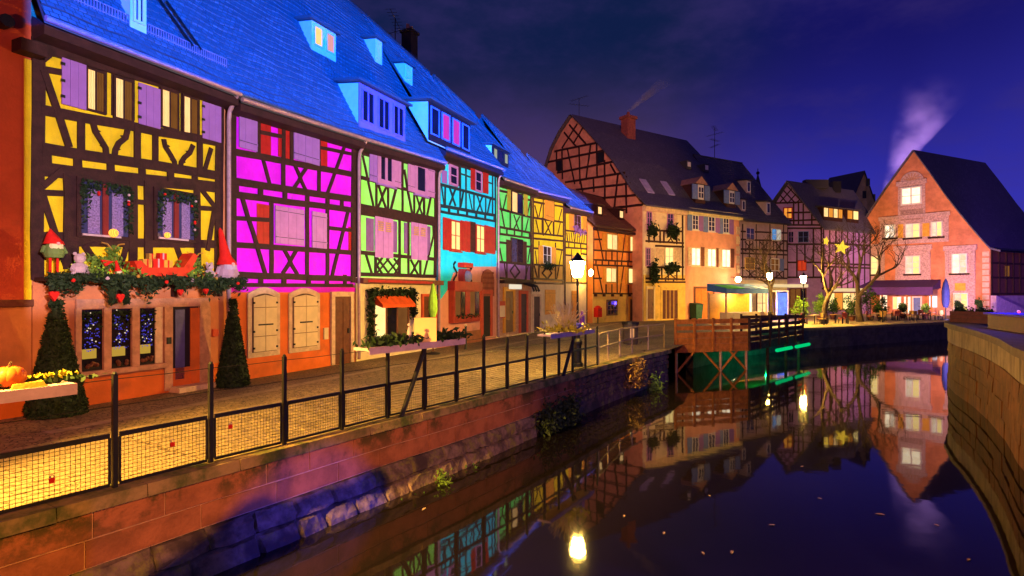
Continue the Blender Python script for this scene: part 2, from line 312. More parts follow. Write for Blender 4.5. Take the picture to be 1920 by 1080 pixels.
# ------------------------------------------------------------------ mesh helpers
class MB:
    def __init__(s): s.v = []; s.f = []; s.uv = {}
    def add(s, vs, fs):
        o = len(s.v); s.v += [tuple(p) for p in vs]; s.f += [tuple(o + i for i in f) for f in fs]; return s
    def hexa(s, p):
        return s.add(p, [(0, 3, 2, 1), (4, 5, 6, 7), (0, 1, 5, 4), (1, 2, 6, 5), (2, 3, 7, 6), (3, 0, 4, 7)])
    def box(s, x0, x1, y0, y1, z0, z1):
        return s.hexa([(x0, y0, z0), (x1, y0, z0), (x1, y1, z0), (x0, y1, z0), (x0, y0, z1), (x1, y0, z1), (x1, y1, z1), (x0, y1, z1)])
    def prism(s, poly, y0, y1):
        """poly: (u,z) list seen from outside, extruded in depth y0 (front) .. y1 (back)"""
        n = len(poly)
        a = sum(poly[i][0] * poly[(i + 1) % n][1] - poly[(i + 1) % n][0] * poly[i][1] for i in range(n))
        if a < 0: poly = poly[::-1]
        vs = [(u, y0, z) for u, z in poly] + [(u, y1, z) for u, z in poly]
        fs = [tuple(range(n)), tuple(range(2 * n - 1, n - 1, -1))]
        fs += [(i, n + i, n + (i + 1) % n, (i + 1) % n) for i in range(n)]
        return s.add(vs, fs)
    def strip(s, pts, w, y0, y1):
        """bar of width w along a (u,z) polyline"""
        P = [Vector(p) for p in pts]; L = []; Rr = []
        for i, p in enumerate(P):
            d = (P[min(i + 1, len(P) - 1)] - P[max(i - 1, 0)]).normalized(); n = Vector((-d.y, d.x)) * (w / 2)
            L.append(p + n); Rr.append(p - n)
        for i in range(len(P) - 1):
            q = [Rr[i], Rr[i + 1], L[i + 1], L[i]]
            s.prism([(a.x, a.y) for a in q], y0, y1)
        return s
    def tube(s, pts, r, n=8, r2=None, cap=True):
        P = [Vector(p) for p in pts]; k = len(P); base = len(s.v); fs = []
        for i, p in enumerate(P):
            d = (P[min(i + 1, k - 1)] - P[max(i - 1, 0)]).normalized()
            a = d.cross(Vector((0, 0, 1)));  a = a.normalized() if a.length > 1e-4 else Vector((1, 0, 0))
            b = d.cross(a); rr = r if r2 is None else r + (r2 - r) * i / max(k - 1, 1)
            for j in range(n):
                t = 2 * math.pi * j / n
                s.v.append(tuple(p + a * math.cos(t) * rr + b * math.sin(t) * rr))
        for i in range(k - 1):
            for j in range(n):
                fs.append((base + i * n + j, base + i * n + (j + 1) % n, base + (i + 1) * n + (j + 1) % n, base + (i + 1) * n + j))
        if cap: fs += [tuple(base + j for j in range(n))[::-1], tuple(base + (k - 1) * n + j for j in range(n))]
        s.f += fs; return s
    def lathe(s, prof, c=(0, 0, 0), n=14, sx=1, sy=1):
        base = len(s.v)
        for r, z in prof:
            for j in range(n):
                t = 2 * math.pi * j / n
                s.v.append((c[0] + r * math.cos(t) * sx, c[1] + r * math.sin(t) * sy, c[2] + z))
        for i in range(len(prof) - 1):
            for j in range(n):
                s.f.append((base + i * n + j, base + i * n + (j + 1) % n, base + (i + 1) * n + (j + 1) % n, base + (i + 1) * n + j))
        s.f += [tuple(base + j for j in range(n))[::-1], tuple(base + (len(prof) - 1) * n + j for j in range(n))]
        return s
    def ball(s, c, r, n=10, sz=1.0, sx=1.0, sy=1.0):
        k = max(4, n // 2)
        return s.lathe([(r * math.sin(math.pi * i / k) + 1e-4, -r * sz * math.cos(math.pi * i / k)) for i in range(k + 1)], c, n, sx, sy)
    def leaves(s, pts, size, rnd, jit=0.6):
        for p in pts:
            a = Vector((rnd.gauss(0, 1), rnd.gauss(0, 1), rnd.gauss(0, 1))).normalized()
            b = a.cross(Vector((rnd.gauss(0, 1), rnd.gauss(0, 1), rnd.gauss(0, 1)))).normalized()
            z = size * (1 + jit * (rnd.random() - .5)); p = Vector(p); o = len(s.v)
            s.v += [tuple(p - a * z), tuple(p + b * z * .45), tuple(p + a * z), tuple(p - b * z * .45)]
            s.f.append((o, o + 1, o + 2, o + 3))
        return s
    def build(s, name, m, parent=None, smooth_=False, kind=None):
        me = bpy.data.meshes.new(name); me.from_pydata(s.v, [], s.f); me.materials.append(m)
        if s.uv:
            l = me.uv_layers.new(name='UVMap')
            for lp in me.loops: l.data[lp.index].uv = s.uv.get(lp.vertex_index, (0, 0))
        if smooth_:
            for p in me.polygons: p.use_smooth = True
        o = bpy.data.objects.new(name, me); COL.objects.link(o)
        if parent is not None: o.parent = parent
        if kind: o['kind'] = kind
        return o
def tag(o, label, cat, group=None, kind=None):
    o['label'] = label; o['category'] = cat
    if group: o['group'] = group
    if kind: o['kind'] = kind
    return o
def empty(name, loc=(0, 0, 0), rz=0.0):
    o = bpy.data.objects.new(name, None); COL.objects.link(o); o.location = loc; o.rotation_euler = (0, 0, rz)
    return o
def struct(o): o['kind'] = 'structure'; return o
def copy_tree(o, parent=None):
    c = o.copy(); COL.objects.link(c); c.parent = parent
    for ch in list(o.children):
        if ch.name != c.name: copy_tree(ch, c)
    return c
def gnd(x, y, z=0.0):
    d = F * (CH - z) / (y - HY); return Vector(((x - CX) / F * d, d, z))
def at(x, y, Y): return Vector(((x - CX) / F * Y, Y, CH - (y - HY) * Y / F))

class House:
    """a building front in its own frame: local x along the front, y into the building, z up"""
    def __init__(s, name, label, O, t, cat='house', root=None):
        s.O = Vector((O[0], O[1])); s.t = Vector((t[0], t[1])).normalized(); s.i = Vector((-s.t.y, s.t.x))
        s.root = root
        if root is None:
            s.root = empty(name, (s.O.x, s.O.y, 0), math.atan2(s.t.y, s.t.x)); tag(s.root, label, cat)
        s.beam_mat = timber; s.xf = None
        if root is not None:
            own = Matrix.Translation((s.O.x, s.O.y, 0)) @ Matrix.Rotation(math.atan2(s.t.y, s.t.x), 4, 'Z')
            rm = Matrix.Translation(root.location) @ Matrix.Rotation(root.rotation_euler[2], 4, 'Z')
            s.xf = rm.inverted() @ own
    def P(s, x, y, off=0.0):
        """pixel -> (u, z) on the plane y_local = off"""
        d = Vector(((x - CX) / F, 1.0)); q = s.O + s.i * off
        k = q.dot(s.i) / d.dot(s.i); p = d * k
        return ((p - s.O).dot(s.t), CH - (y - HY) / F * k)
    def rect(s, xl, yt, yb, xr, off=0.0):
        u0, z1 = s.P(xl, yt, off); _, z0 = s.P(xl, yb, off); u1, _ = s.P(xr, yt, off)
        return u0, u1, z0, z1
    def part(s, mb, name, m, parent=None, **k):
        if s.xf: mb.v = [tuple(s.xf @ Vector(q)) for q in mb.v]
        return mb.build(name, m, parent or s.root, **k)
    def beam(s, w, *pts, m=None, y1=0.03, raw=False, pr=None):
        p = [q if raw else s.P(*q) for q in pts]
        pr = pr or 0.035 + 0.03 * R.random()
        q = []
        for a, b in zip(p, p[1:]):
            n = max(1, min(5, int(math.hypot(b[0] - a[0], b[1] - a[1]) / .45)))
            for k in range(n):
                e = w * .07 if (k or q) else 0
                q.append((a[0] + (b[0] - a[0]) * k / n + R.uniform(-e, e), a[1] + (b[1] - a[1]) * k / n + R.uniform(-e, e)))
        p = q + [p[-1]]
        return s.part(MB().strip(p, w, -pr, y1), 'timber_beam', m or s.beam_mat)
    def panel(s, pts, m, name='plaster_panel', y0=0.0, y1=0.06, raw=False):
        return s.part(MB().prism([q if raw else s.P(*q) for q in pts], y0, y1), name, m)
    def window(s, px, frame=None, pane=None, cols=2, rows=2, fw=0.055, pr=0.075, sill=None, raw=None, bars=None, name='window'):
        u0, u1, z0, z1 = raw or s.rect(*px); frame = frame or timber
        m = MB(); b = fw
        m.box(u0, u0 + b, -pr, 0.02, z0, z1).box(u1 - b, u1, -pr, 0.02, z0, z1)
        m.box(u0 + b, u1 - b, -pr + .002, 0.02, z1 - b, z1).box(u0 + b, u1 - b, -pr + .002, 0.02, z0, z0 + b)
        iw = (u1 - u0 - 2 * b) / cols
        for c in range(1, cols): m.box(u0 + b + c * iw - b * .4, u0 + b + c * iw + b * .4, -pr + .008, 0.0, z0 + b, z1 - b)
        for r in range(1, rows):
            zz = z0 + b + (z1 - z0 - 2 * b) * r / rows; m.box(u0 + b, u1 - b, -pr + .012, 0.0, zz - b * .22, zz + b * .22)
        w_ = s.part(m, name, frame)
        panes = pane if isinstance(pane, (list, tuple)) else [pane or darkglass] * cols
        for c in range(cols):
            s.part(MB().box(u0 + b + c * iw + .001, u0 + b + (c + 1) * iw - .001, -pr * .6 - .006, -pr * .6 + .006, z0 + b * .8, z1 - b * .8), 'pane', panes[c], w_)
        if sill: s.part(MB().box(u0 - .06, u1 + .06, -0.13, 0.0, z0 - .07, z0 - .002), 'sill', sill, w_)
        return w_
    def shutter(s, px, m, leaves=1, battens=2, pr=0.06, louvre=None, raw=None, hinge=False):
        u0, u1, z0, z1 = raw or s.rect(*px); n = max(2, int((u1 - u0) / 0.16)); b = MB(); w = (u1 - u0) / n
        pr += 0.012 * R.random()
        for k in range(n):
            g = 0.02 if leaves == 2 and k == n // 2 else 0.006
            b.box(u0 + k * w + g / 2, u0 + (k + 1) * w - 0.003, -pr - .004 * (k % 2), -pr + .03, z0, z1)
        sh = s.part(b, 'shutter', m)
        for k in range(battens):
            zz = z0 + (z1 - z0) * (0.14 + 0.70 * k / max(battens - 1, 1))
            s.part(MB().box(u0 + .01, u1 - .01, -pr - .022, -pr - .006, zz, zz + .07), 'batten', m, sh)
            s.part(MB().box(u0 - .02, u1 - .04, -pr - .028, -pr - .020, zz + .028, zz + .046), 'strap_hinge', iron, sh)
        if louvre:
            h = (z1 - z0)
            for cx in (0.30, 0.72):
                for k in range(5):
                    zz = z0 + h * (0.66 + 0.05 * k); uu = u0 + (u1 - u0) * cx
                    s.part(MB().box(uu - .16 * (u1 - u0), uu + .14 * (u1 - u0), -pr - .02, -pr - .006, zz, zz + h * .03), 'slat', louvre, sh)
        if hinge:
            for zz in (z0 + .16 * (z1 - z0), z0 + .5 * (z1 - z0), z0 + .86 * (z1 - z0)):
                s.part(MB().box(u0 - .03, u0 + .05, -pr - .03, -pr - .005, zz - .03, zz + .03), 'hinge', iron, sh)
        return sh
    def door(s, px, m, frame=None, fw=0.12, handle=True, raw=None, panels=2, pr=0.05):
        u0, u1, z0, z1 = raw or s.rect(*px); z0 = max(z0, 0.0)
        d = s.part(MB().box(u0, u1, -pr + .02, 0.02, z0, z1), 'door', m)
        for k in range(panels):
            w = (u1 - u0) / panels
            s.part(MB().box(u0 + k * w + .04, u0 + (k + 1) * w - .04, -pr, -pr + .03, z0 + .1, z1 - .1), 'door_panel', m, d)
        if handle: s.part(MB().box(u1 - .16, u1 - .10, -pr - .05, -pr + .01, z0 + (z1 - z0) * .45, z0 + (z1 - z0) * .52), 'handle', iron, d)
        if frame:
            b = MB().box(u0 - fw, u0, -pr - .04, 0.03, z0, z1).box(u1, u1 + fw, -pr - .04, 0.03, z0, z1).box(u0 - fw, u1 + fw, -pr - .045, 0.03, z1, z1 + fw)
            s.part(b, 'door_frame', frame, d)
        return d
    def body(s, u0, u1, depth, ez, rz, b, m, y0=0.06):
        p = MB()
        prof = [(y0, 0), (depth, 0), (depth, ez), (b, rz), (y0, ez)]
        p.add([(u0, y, z) for y, z in prof] + [(u1, y, z) for y, z in prof],
              [(0, 1, 2, 3, 4), (9, 8, 7, 6, 5), (0, 5, 6, 1), (1, 6, 7, 2), (2, 7, 8, 3), (3, 8, 9, 4), (4, 9, 5, 0)])
        return s.part(p, 'wall', m)
    def roof(s, u0, u1, e0, e1, r0, r1, b, ov=0.5, m=None, n=34, th=0.10, back=True, name='roof', sag=0.0, b1=None):
        """tile courses stepping up from the eave line to the ridge"""
        m = m or roof_show; p = MB(); b1 = b1 or b
        def pt(side, k):
            f = k / n; uu = (u0, u1)[side]; e = (e0, e1)[side]; r = (r0, r1)[side]; bb = (b, b1)[side]
            return Vector((uu, -ov + (bb + ov) * f, e + (r - e) * f - sag * math.sin(math.pi * f)))
        L = math.hypot(b + ov, r0 - e0); nu = max(4, int(abs(u1 - u0) / .42)); ph = u0 * 1.7 + e0 * 3
        def q_(i, k):
            A_ = pt(0, k).lerp(pt(1, k), i / nu); f = k / n
            wv = .028 * math.sin(A_.x * 2.1 + ph) * math.sin(f * 7 + ph) + .022 * math.sin(A_.x * 4.3 + f * 11 + ph) + .018 * math.sin(A_.x * 1.1 - f * 5)
            return A_ + Vector((0, 0, wv * min(1, i, nu - i) + (.012 * R.random() if 0 < i < nu else 0)))
        for k in range(n):
            lo_r = [q_(i, k) for i in range(nu + 1)]; hi_r = [q_(i, k + 1) for i in range(nu + 1)]
            nrm = (lo_r[-1] - lo_r[0]).cross(hi_r[0] - lo_r[0]).normalized(); o = len(p.v)
            for i in range(nu + 1):
                uu = u0 + (u1 - u0) * i / nu; lift = .030 + .016 * R.random()
                for vv, kk in ((lo_r[i], k), (lo_r[i] + nrm * lift, k), (hi_r[i] + nrm * .004, k + 1)): p.uv[len(p.v)] = (uu, kk / n * L); p.v.append(tuple(vv))
            for i in range(nu): j = o + 3 * i; p.f += [(j, j + 3, j + 4, j + 1), (j + 1, j + 4, j + 5, j + 2)]
        a, c, d, e = pt(0, 0), pt(1, 0), pt(1, n), pt(0, n)
        dn = Vector((0, 0, -th * 1.5))
        o = len(p.v); p.v += [tuple(x) for x in (a, c, d, e, a + dn, c + dn, d + dn, e + dn)]
        p.f += [(o, o + 4, o + 5, o + 1), (o + 4, o + 7, o + 6, o + 5), (o, o + 3, o + 7, o + 4), (o + 1, o + 5, o + 6, o + 2)]
        if back:
            o = len(p.v); p.v += [tuple(d), tuple(e), (u0, 2 * b + ov, e0), (u1, 2 * b1 + ov, e1)]; p.f += [(o, o + 1, o + 2, o + 3)]
        rf = s.part(p, name, m)
        rg = MB().tube([tuple(e + Vector((0, 0, .02))), tuple(d + Vector((0, 0, .02)))], 0.10, 8)
        s.part(rg, 'ridge_tiles', m, rf)
        return rf
# ------------------------------------------------------------------ the row of timber-framed houses along the quay
def u_of(x):
    t = (x - CX) / F; return ((9.6 + 13.1 * .46) / (.46 - t) - 13.1) / .9085
def row_house(name, label, xl, xr, edge, r0, r1, b=4.5, ov=0.5, bodym=None, depth=None, cat='house', roofm=None):
    u0, u1 = u_of(xl), u_of(xr); p = ROW0 + TA * u0
    h = House(name, label, p, TA, cat); h.w = u1 - u0
    e0 = h.P(edge[0], edge[1], -ov)[1]; e1 = h.P(edge[2], edge[3], -ov)[1]
    h.e0, h.e1, h.b, h.ov, h.r0, h.r1 = e0, e1, b, ov, r0, r1
    h.body(0.02, h.w - 0.02, 2 * b, min(e0, e1) - .2, min(r0, r1) - .3, b, bodym or salmon)
    h.roofobj = h.roof(-0.02, h.w + 0.0, e0, e1, r0, r1, b, ov, roofm or roof_show, sag=0.10)
    # boxed eave under the overhang
    m = MB().hexa([(0, -ov + .05, e0 - .36), (h.w, -ov + .05, e1 - .36), (h.w, 0.02, e1 - .42), (0, 0.02, e0 - .42),
                   (0, -ov + .03, e0 - .17), (h.w, -ov + .03, e1 - .17), (h.w, 0.02, e1 + .10), (0, 0.02, e0 + .10)])
    h.part(m, 'eave_board', soffit)
    h.part(MB().tube([(-.02, -ov - .05, e0 - .06), (h.w, -ov - .05, e1 - .06)], .065, 8), 'gutter', zinc)
    return h
def roof_hit(h, x, y):
    """pixel -> local point on the front roof slope"""
    d3 = Vector(((x - CX) / F, 1.0, -(y - HY) / F)); f = .5
    e = (h.e0 + h.e1) / 2; r = (h.r0 + h.r1) / 2
    for _ in range(3):
        e = h.e0 + (h.e1 - h.e0) * f; r = h.r0 + (h.r1 - h.r0) * f
        tan = (r - e) / (h.b + h.ov)
        # z = e + (yl + ov) * tan ; yl = (k*d.xy - O).i
        di = Vector((d3.x, d3.y)).dot(h.i); oi = h.O.dot(h.i)
        k = (e + (h.ov - oi) * tan - CH) / (d3.z - di * tan)
        p = Vector((d3.x, d3.y)) * k; u = (p - h.O).dot(h.t); yl = (p - h.O).dot(h.i); f = min(max(u / h.w, 0), 1)
    return u, yl, CH + d3.z * k, tan
def dormer(h, xl, xr, yt, yb, cheek, front, roofm=None, panes=None, frame=None, over=0.18, shed=0.12, nwin=1, cols=2, shut=None):
    """shed dormer; front rectangle given in pixels at its left edge"""
    u0, yl, z0, tan = roof_hit(h, xl, yb)
    u1 = h.P(xr, yb, yl)[0]; z1 = h.P(xl, yt, yl)[1]
    k = (z1 - z0) / (tan - shed)
    dm = h.part(MB().add([(u0, yl, z0 - .15), (u1, yl, z0 - .15), (u1, yl, z1), (u0, yl, z1), (u0, yl + k, z1 + k * shed), (u1, yl + k, z1 + k * shed)],
                         [(0, 1, 2, 3), (0, 3, 4), (1, 5, 2), (3, 2, 5, 4)]), 'dormer', cheek)
    a = over
    h.part(MB().hexa([(u0 - a, yl - a, z1 + .01), (u1 + a, yl - a, z1 + .01), (u1 + a, yl + k, z1 + k * shed + .03), (u0 - a, yl + k, z1 + k * shed + .03),
                      (u0 - a, yl - a, z1 + .10), (u1 + a, yl - a, z1 + .10), (u1 + a, yl + k, z1 + k * shed + .13), (u0 - a, yl + k, z1 + k * shed + .13)]), 'dormer_roof', roofm or roof_show, dm)
    h.part(MB().box(u0 - .01, u1 + .01, yl - .04, yl - .002, z0 - .1, z1), 'dormer_front', front, dm)
    pw = (u1 - u0) / nwin
    for i in range(nwin):
        a0, a1 = u0 + pw * i + pw * .12, u0 + pw * (i + 1) - pw * .12; c0, c1 = z0 + .12 * (z1 - z0), z1 - .1 * (z1 - z0)
        m = MB().box(a0, a0 + .06, yl - .09, yl - .03, c0, c1).box(a1 - .06, a1, yl - .09, yl - .03, c0, c1).box(a0 + .06, a1 - .06, yl - .088, yl - .03, c1 - .06, c1).box(a0 + .06, a1 - .06, yl - .088, yl - .03, c0, c0 + .06)
        if cols == 2: m.box((a0 + a1) / 2 - .03, (a0 + a1) / 2 + .03, yl - .085, yl - .03, c0, c1)
        h.part(m, 'dormer_window', frame or whitepaint, dm)
        pm = panes[i % len(panes)] if panes else darkglass
        h.part(MB().box(a0 + .05, a1 - .05, yl - .06, yl - .045, c0 + .05, c1 - .05), 'pane', pm, dm)
    return dm
def chimney(h, u, y, z0, z1, wx, wy, m, cap=True):
    c = h.part(MB().box(u - wx, u + wx, y - wy, y + wy, z0, z1), 'chimney', m)
    h.part(MB().box(u - wx - .08, u + wx + .08, y - wy - .08, y + wy + .08, z1, z1 + .14), 'chimney_cap', m, c)
    for k in (-.5, .5): h.part(MB().lathe([(.12, 0), (.10, .35)], (u + k * wx, y, z1 + .14), 8), 'chimney_pot', stone_pink, c)
    return c
def antenna(h, u, y, z0, z1, L=1.2, rot=0.4, bars=7):
    m = MB().tube([(u, y, z0), (u, y, z1)], .028, 6)
    for k, zz in enumerate((z1 - .05, z1 - .75)):
        r = rot + k * 1.1; c, s_ = math.cos(r), math.sin(r)
        m.tube([(u - c * L, y - s_ * L, zz), (u + c * L, y + s_ * L, zz)], .016, 5)
        for q in range(bars):
            f = -1 + 2 * q / (bars - 1); l = .28
            m.tube([(u + c * L * f - s_ * l, y + s_ * L * f + c * l, zz), (u + c * L * f + s_ * l, y + s_ * L * f - c * l, zz)], .012, 4)
    return h.part(m, 'antenna', iron)
def xbrace(h, w, a, b, c, d):
    """a slightly curved St Andrew's cross; pixel corners tl, tr, bl, br"""
    mx = (a[0] + b[0] + c[0] + d[0]) / 4; my = (a[1] + b[1] + c[1] + d[1]) / 4
    k = .22
    h.beam(w, a, (mx + (a[0] - mx) * k, my + (a[1] - my) * k - 1), (mx + (d[0] - mx) * k, my + (d[1] - my) * k + 1), d)
    h.beam(w, b, (mx + (b[0] - mx) * k, my + (b[1] - my) * k - 1), (mx + (c[0] - mx) * k, my + (c[1] - my) * k + 1), c)
def downpipe(h, u, z1, z0=0.1, r=.06):
    h.part(MB().tube([(u, -h.ov, z1), (u, -.18, z1 - .45), (u, -.14, z1 - .7), (u, -.14, z0)], r, 8), 'downpipe', zinc)

# ---- taller house at the edge of the frame
h = House('plaster_house', 'tall brick-red plaster house at the left edge of the picture, cut by the frame', ROW0 + TA * (u_of(60) - 7.5), TA)
W0 = 7.5
h.part(MB().box(0, W0 - .01, .012, 8, 2.35, 14), 'wall', redwall)
h.part(MB().box(0, W0 - .01, .0, 8, 0.0, 2.34), 'ground_wall', salmon)
h.part(MB().box(0, W0 - .01, -.03, .02, 0, .62), 'plinth', orangewall)
h.part(MB().box(W0 - .14, W0 - .015, -.012, .02, 2.4, 7.45), 'light_spill_strip', yellow)  # strip of projected yellow spilling onto this wall, put in as colour
h.part(MB().box(W0 - .35, W0 + .1, -.35, .1, 7.5, 7.75), 'beam_end', timber)
h.part(MB().box(W0 - 1.0, W0 - .02, -.12, .02, 2.28, 2.42), 'string_course', brownpaint)
h.part(MB().tube([(W0 - .55, -.05, 8.0), (W0 - .55, -.3, 8.0)], .13, 10), 'wall_lamp', iron)

# ---- H1 yellow
h1 = h = row_house('timber_house', 'bright yellow-lit timber-framed house with Christmas garland shelf and two cone topiaries', 60, 426, (66, 22, 443, 171), 17.6, 17.3, bodym=salmon)
W = h.w; zf = h.P(240, 537)[1]
h.panel([(62, 68), (418, 176), (418, 520), (62, 520)], yellow, 'upper_wall')
h.part(MB().box(0.01, W - .02, 0.0, .06, 0, 2.72), 'ground_wall', salmon)
h.part(MB().box(0.01, W - .02, -.03, .02, 0, .60), 'plinth', orangewall)
h.beam(.24, (71, 72), (69, 525)); h.beam(.24, (411, 182), (408, 520)); h.beam(.22, (62, 86), (416, 190)); h.beam(.13, (80, 130), (114, 136))
h.beam(.14, (80, 132), (106, 206), (128, 276)); h.beam(.12, (80, 112), (114, 84))
h.beam(.22, (76, 206), (412, 268)); h.beam(.24, (78, 278), (410, 330)); h.beam(.30, (70, 316), (412, 352))
for x, a, b in ((151, 215, 300), (256, 235, 310), (290, 240, 318), (373, 258, 330)): h.beam(.15, (x, a), (x, b))
for pts in (((173, 231), (177, 247), (187, 263), (196, 277), (198, 294)), ((238, 243), (234, 259), (222, 269), (215, 281), (213, 297)),
            ((306, 261), (309, 275), (319, 291), (326, 303), (328, 320)), ((361, 272), (355, 287), (345, 295), (339, 305), (337, 320))):
    bm = h.beam(.12, *pts)
    for j in (1, 3):
        c = h.P(*pts[j]); sx = .07 if pts[0][0] < pts[-1][0] else -.07; sx = sx if j == 1 else -sx
        h.part(MB().prism([(c[0], c[1] - .05), (c[0] + sx * 1.7, c[1] + .03), (c[0], c[1] + .08)], -.05, .02), 'carved_knob', timber, bm)
h.beam(.11, (395, 278), (382, 322))
for x, a, b in ((86, 282, 312), (144, 292, 318), (206, 300, 326), (265, 310, 334), (318, 320, 340), (364, 326, 346)): h.beam(.17, (x, a), (x + 1, b))
# upper windows
h.panel([(158, 118), (200, 130), (200, 215), (158, 206)], timber, 'window_board', -.02, .02); h.panel([(208, 132), (252, 145), (252, 226), (208, 216)], timber, 'window_board', -.02, .02)
h.panel([(297, 155), (336, 168), (336, 246), (297, 238)], timber, 'window_board', -.02, .02); h.panel([(338, 168), (374, 178), (374, 254), (338, 247)], timber, 'window_board', -.02, .02)
for px in ((158, 124, 206, 197), (211, 141, 222, 249), (299, 163, 238, 334), (340, 176, 250, 371)): h.window(px, timber, [lit_warm, lit_dim], 2, 1, fw=.05, pr=.06)
for px in ((113, 108, 195, 159), (257, 155, 232, 298), (377, 190, 259, 412)): h.shutter(px, lilac, battens=0, hinge=True)
# middle storey
h.beam(.12, (79, 350), (118, 316)); h.beam(.13, (78, 361), (122, 363)); h.beam(.13, (78, 362), (108, 452), (124, 500)); h.beam(.14, (76, 441), (124, 441))
h.beam(.30, (131, 325), (132, 505)); h.beam(.20, (248, 338), (248, 500)); h.beam(.20, (276, 340), (277, 500)); h.beam(.18, (368, 354), (370, 500))
h.beam(.12, (252, 378), (272, 380)); h.beam(.13, (372, 390), (404, 392)); h.beam(.12, (374, 352), (402, 388)); h.beam(.12, (401, 392), (388, 470)); h.beam(.22, (76, 452), (408, 458))
h.beam(.14, (157, 460), (172, 483), (192, 512)); h.beam(.12, (236, 462), (222, 510)); h.beam(.14, (330, 462), (345, 505))
for px in ((140, 330, 444, 245), (285, 350, 450, 367)):
    u0, u1, z0, z1 = h.rect(*px)
    wd = h.window(None, timber, [blueglass, blueglass], 2, 1, fw=.09, pr=.09, raw=(u0, u1, z0, z1))
    for q in range(2):
        a = u0 + .09 + (u1 - u0 - .18) / 2 * q
        h.part(MB().box(a + .14, a + (u1 - u0) / 2 - .22, -.078, -.066, z0 + .1, z1 - .25), 'lace_curtain', mat('lace', (0.30, 0.20, 0.50), .9, .65, 26, 0), wd)
    h.part(MB().box((u0 + u1) / 2 - .07, (u0 + u1) / 2 + .05, -.10, -.02, z0 + .09, z1 - .09), 'mullion', mat('mullion_red', (.20, .02, .02)), wd)
    pts = []
    for k in range(420):
        f = R.random()
        if R.random() < .5: p = (u0 + .06 + (u1 - u0 - .12) * f, -.13 - .05 * R.random(), z1 - .06 - .28 * R.random() ** 1.3)
        else:
            sd = R.choice((0, 1)); p = ((u0 + .05 + .2 * R.random() ** 1.4) if sd == 0 else (u1 - .05 - .2 * R.random() ** 1.4), -.13 - .05 * R.random(), z0 + .15 + (z1 - z0 - .3) * (f if sd else f ** .6))
        pts.append(p)
    g = h.part(MB().leaves(pts, .052, R), 'fir_trim', pinegreen, wd, kind='stuff')
    for k in range(6):
        uu = u0 + .1 + (u1 - u0 - .2) * R.random(); zz = z1 - .12 - .25 * R.random()
        if k % 2: uu = u1 - .16; zz = z0 + .3 + .9 * R.random() * (z1 - z0 - .5)
        h.part(MB().ball((uu, -.19, zz), .034, 8), 'bauble', redfelt if k < 4 else snowwhite, wd)
    h.part(MB().box(u0 + .1, u1 - .3, -.14, -.1, z0 + .04, z0 + .085), 'window_ledge', snowwhite, wd)
# ground floor: shop window, door
u0, u1, z0, z1 = h.rect(146, 570, 695, 300); zs = h.rect(146, 555, 700, 300)
fr = MB(); uL, uR = h.P(140, 600)[0], h.P(390, 600)[0]; zt = h.P(140, 578)[1]
ztop = 2.42; zsill = .78
fr.box(uL, uR, -.07, .02, ztop - .22, ztop)
for xa, xb in ((139, 150), (192, 206), (245, 259), (306, 321), (372, 392)):
    a, b_ = h.P(xa, 600)[0], h.P(xb, 600)[0]
    fr.box(a, b_, -.068 - .001 * R.random(), .02, (zsill if xa < 300 else 0.05), ztop - .22)
fr.box(uL, h.P(310, 600)[0], -.16, .02, zsill - .12, zsill)
sw = h.part(fr, 'shop_window', stone_pink)
for i, (xa, xb) in enumerate(((150, 192), (206, 245), (259, 290))):
    a, b_ = h.P(xa, 600)[0] + .01, h.P(xb, 600)[0] - .01
    h.part(MB().box(a, b_, -.012, -.004, zsill, ztop - .24), 'pane', darkglass, sw)
    pts = [(a + (b_ - a) * R.random(), -.035, ztop - .3 - (.35 if i < 2 else .9) * R.random() ** 1.5) for _ in range(90)]
    h.part(MB().leaves(pts, .055, R), 'fir_trim', pinegreen, sw, kind='stuff')
    m = MB()
    for k in range(70): m.ball((a + .06 + (b_ - a - .12) * R.random(), -.03, zsill + .45 + .8 * R.random() ** 1.2), .006 + .013 * R.random(), 5)
    h.part(m, 'fairy_lights', glow('fairy_blue', (.12, .10, .9), .55), sw, kind='stuff')
    m = MB()
    for k in range(9): m.ball((a + .06 + (b_ - a - .12) * R.random(), -.035, zsill + .5 + 1.0 * R.random()), .016, 6)
    h.part(m, 'fairy_lights', glow('fairy_warm', (1, .75, .5), .9), sw, kind='stuff')
    h.part(MB().box(a + .02, a + (b_ - a) * .7, -.03, -.015, zsill + .28, zsill + .50), 'display_card', glow('display_card', (.75, .45, .06), .65), sw)
    m = MB()
    for k in range(7): m.ball((a + .06 + (b_ - a - .12) * R.random(), -.03, zsill + .08 + .1 * R.random()), .05, 6)
    h.part(m, 'display_goods', brownpaint, sw)
h.part(MB().box(h.P(290, 600)[0], h.P(304, 600)[0], -.03, .02, zsill, ztop - .22), 'shop_jamb', stone_cream, sw)
d0, d1 = h.P(322, 620)[0], h.P(371, 620)[0]
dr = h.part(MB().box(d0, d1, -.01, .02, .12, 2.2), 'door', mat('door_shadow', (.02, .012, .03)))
h.part(MB().box(d0 + .08, d0 + .34, -.03, -.012, .3, 2.12), 'door_glass', mat('door_glass', (.10, .09, .34), .3), dr)
h.part(MB().box(d0 + .5, d1 + .02, -.045, -.012, .14, 2.16), 'door_leaf', orangewall, dr)
h.part(MB().box(d0 - .1, d1 + .25, -.45, .0, .0, .13), 'door_step', stone_cream, dr)
h.part(MB().box(h.P(309, 640)[0], h.P(317, 640)[0], -.10, -.06, 1.25, 1.42), 'letter_box', iron, dr)
h.part(MB().box(h.P(397, 640)[0], h.P(406, 640)[0], -.08, -.0, 1.35, 1.55), 'meter_box', redwall)
downpipe(h, W - .06, h.e1 - .05)
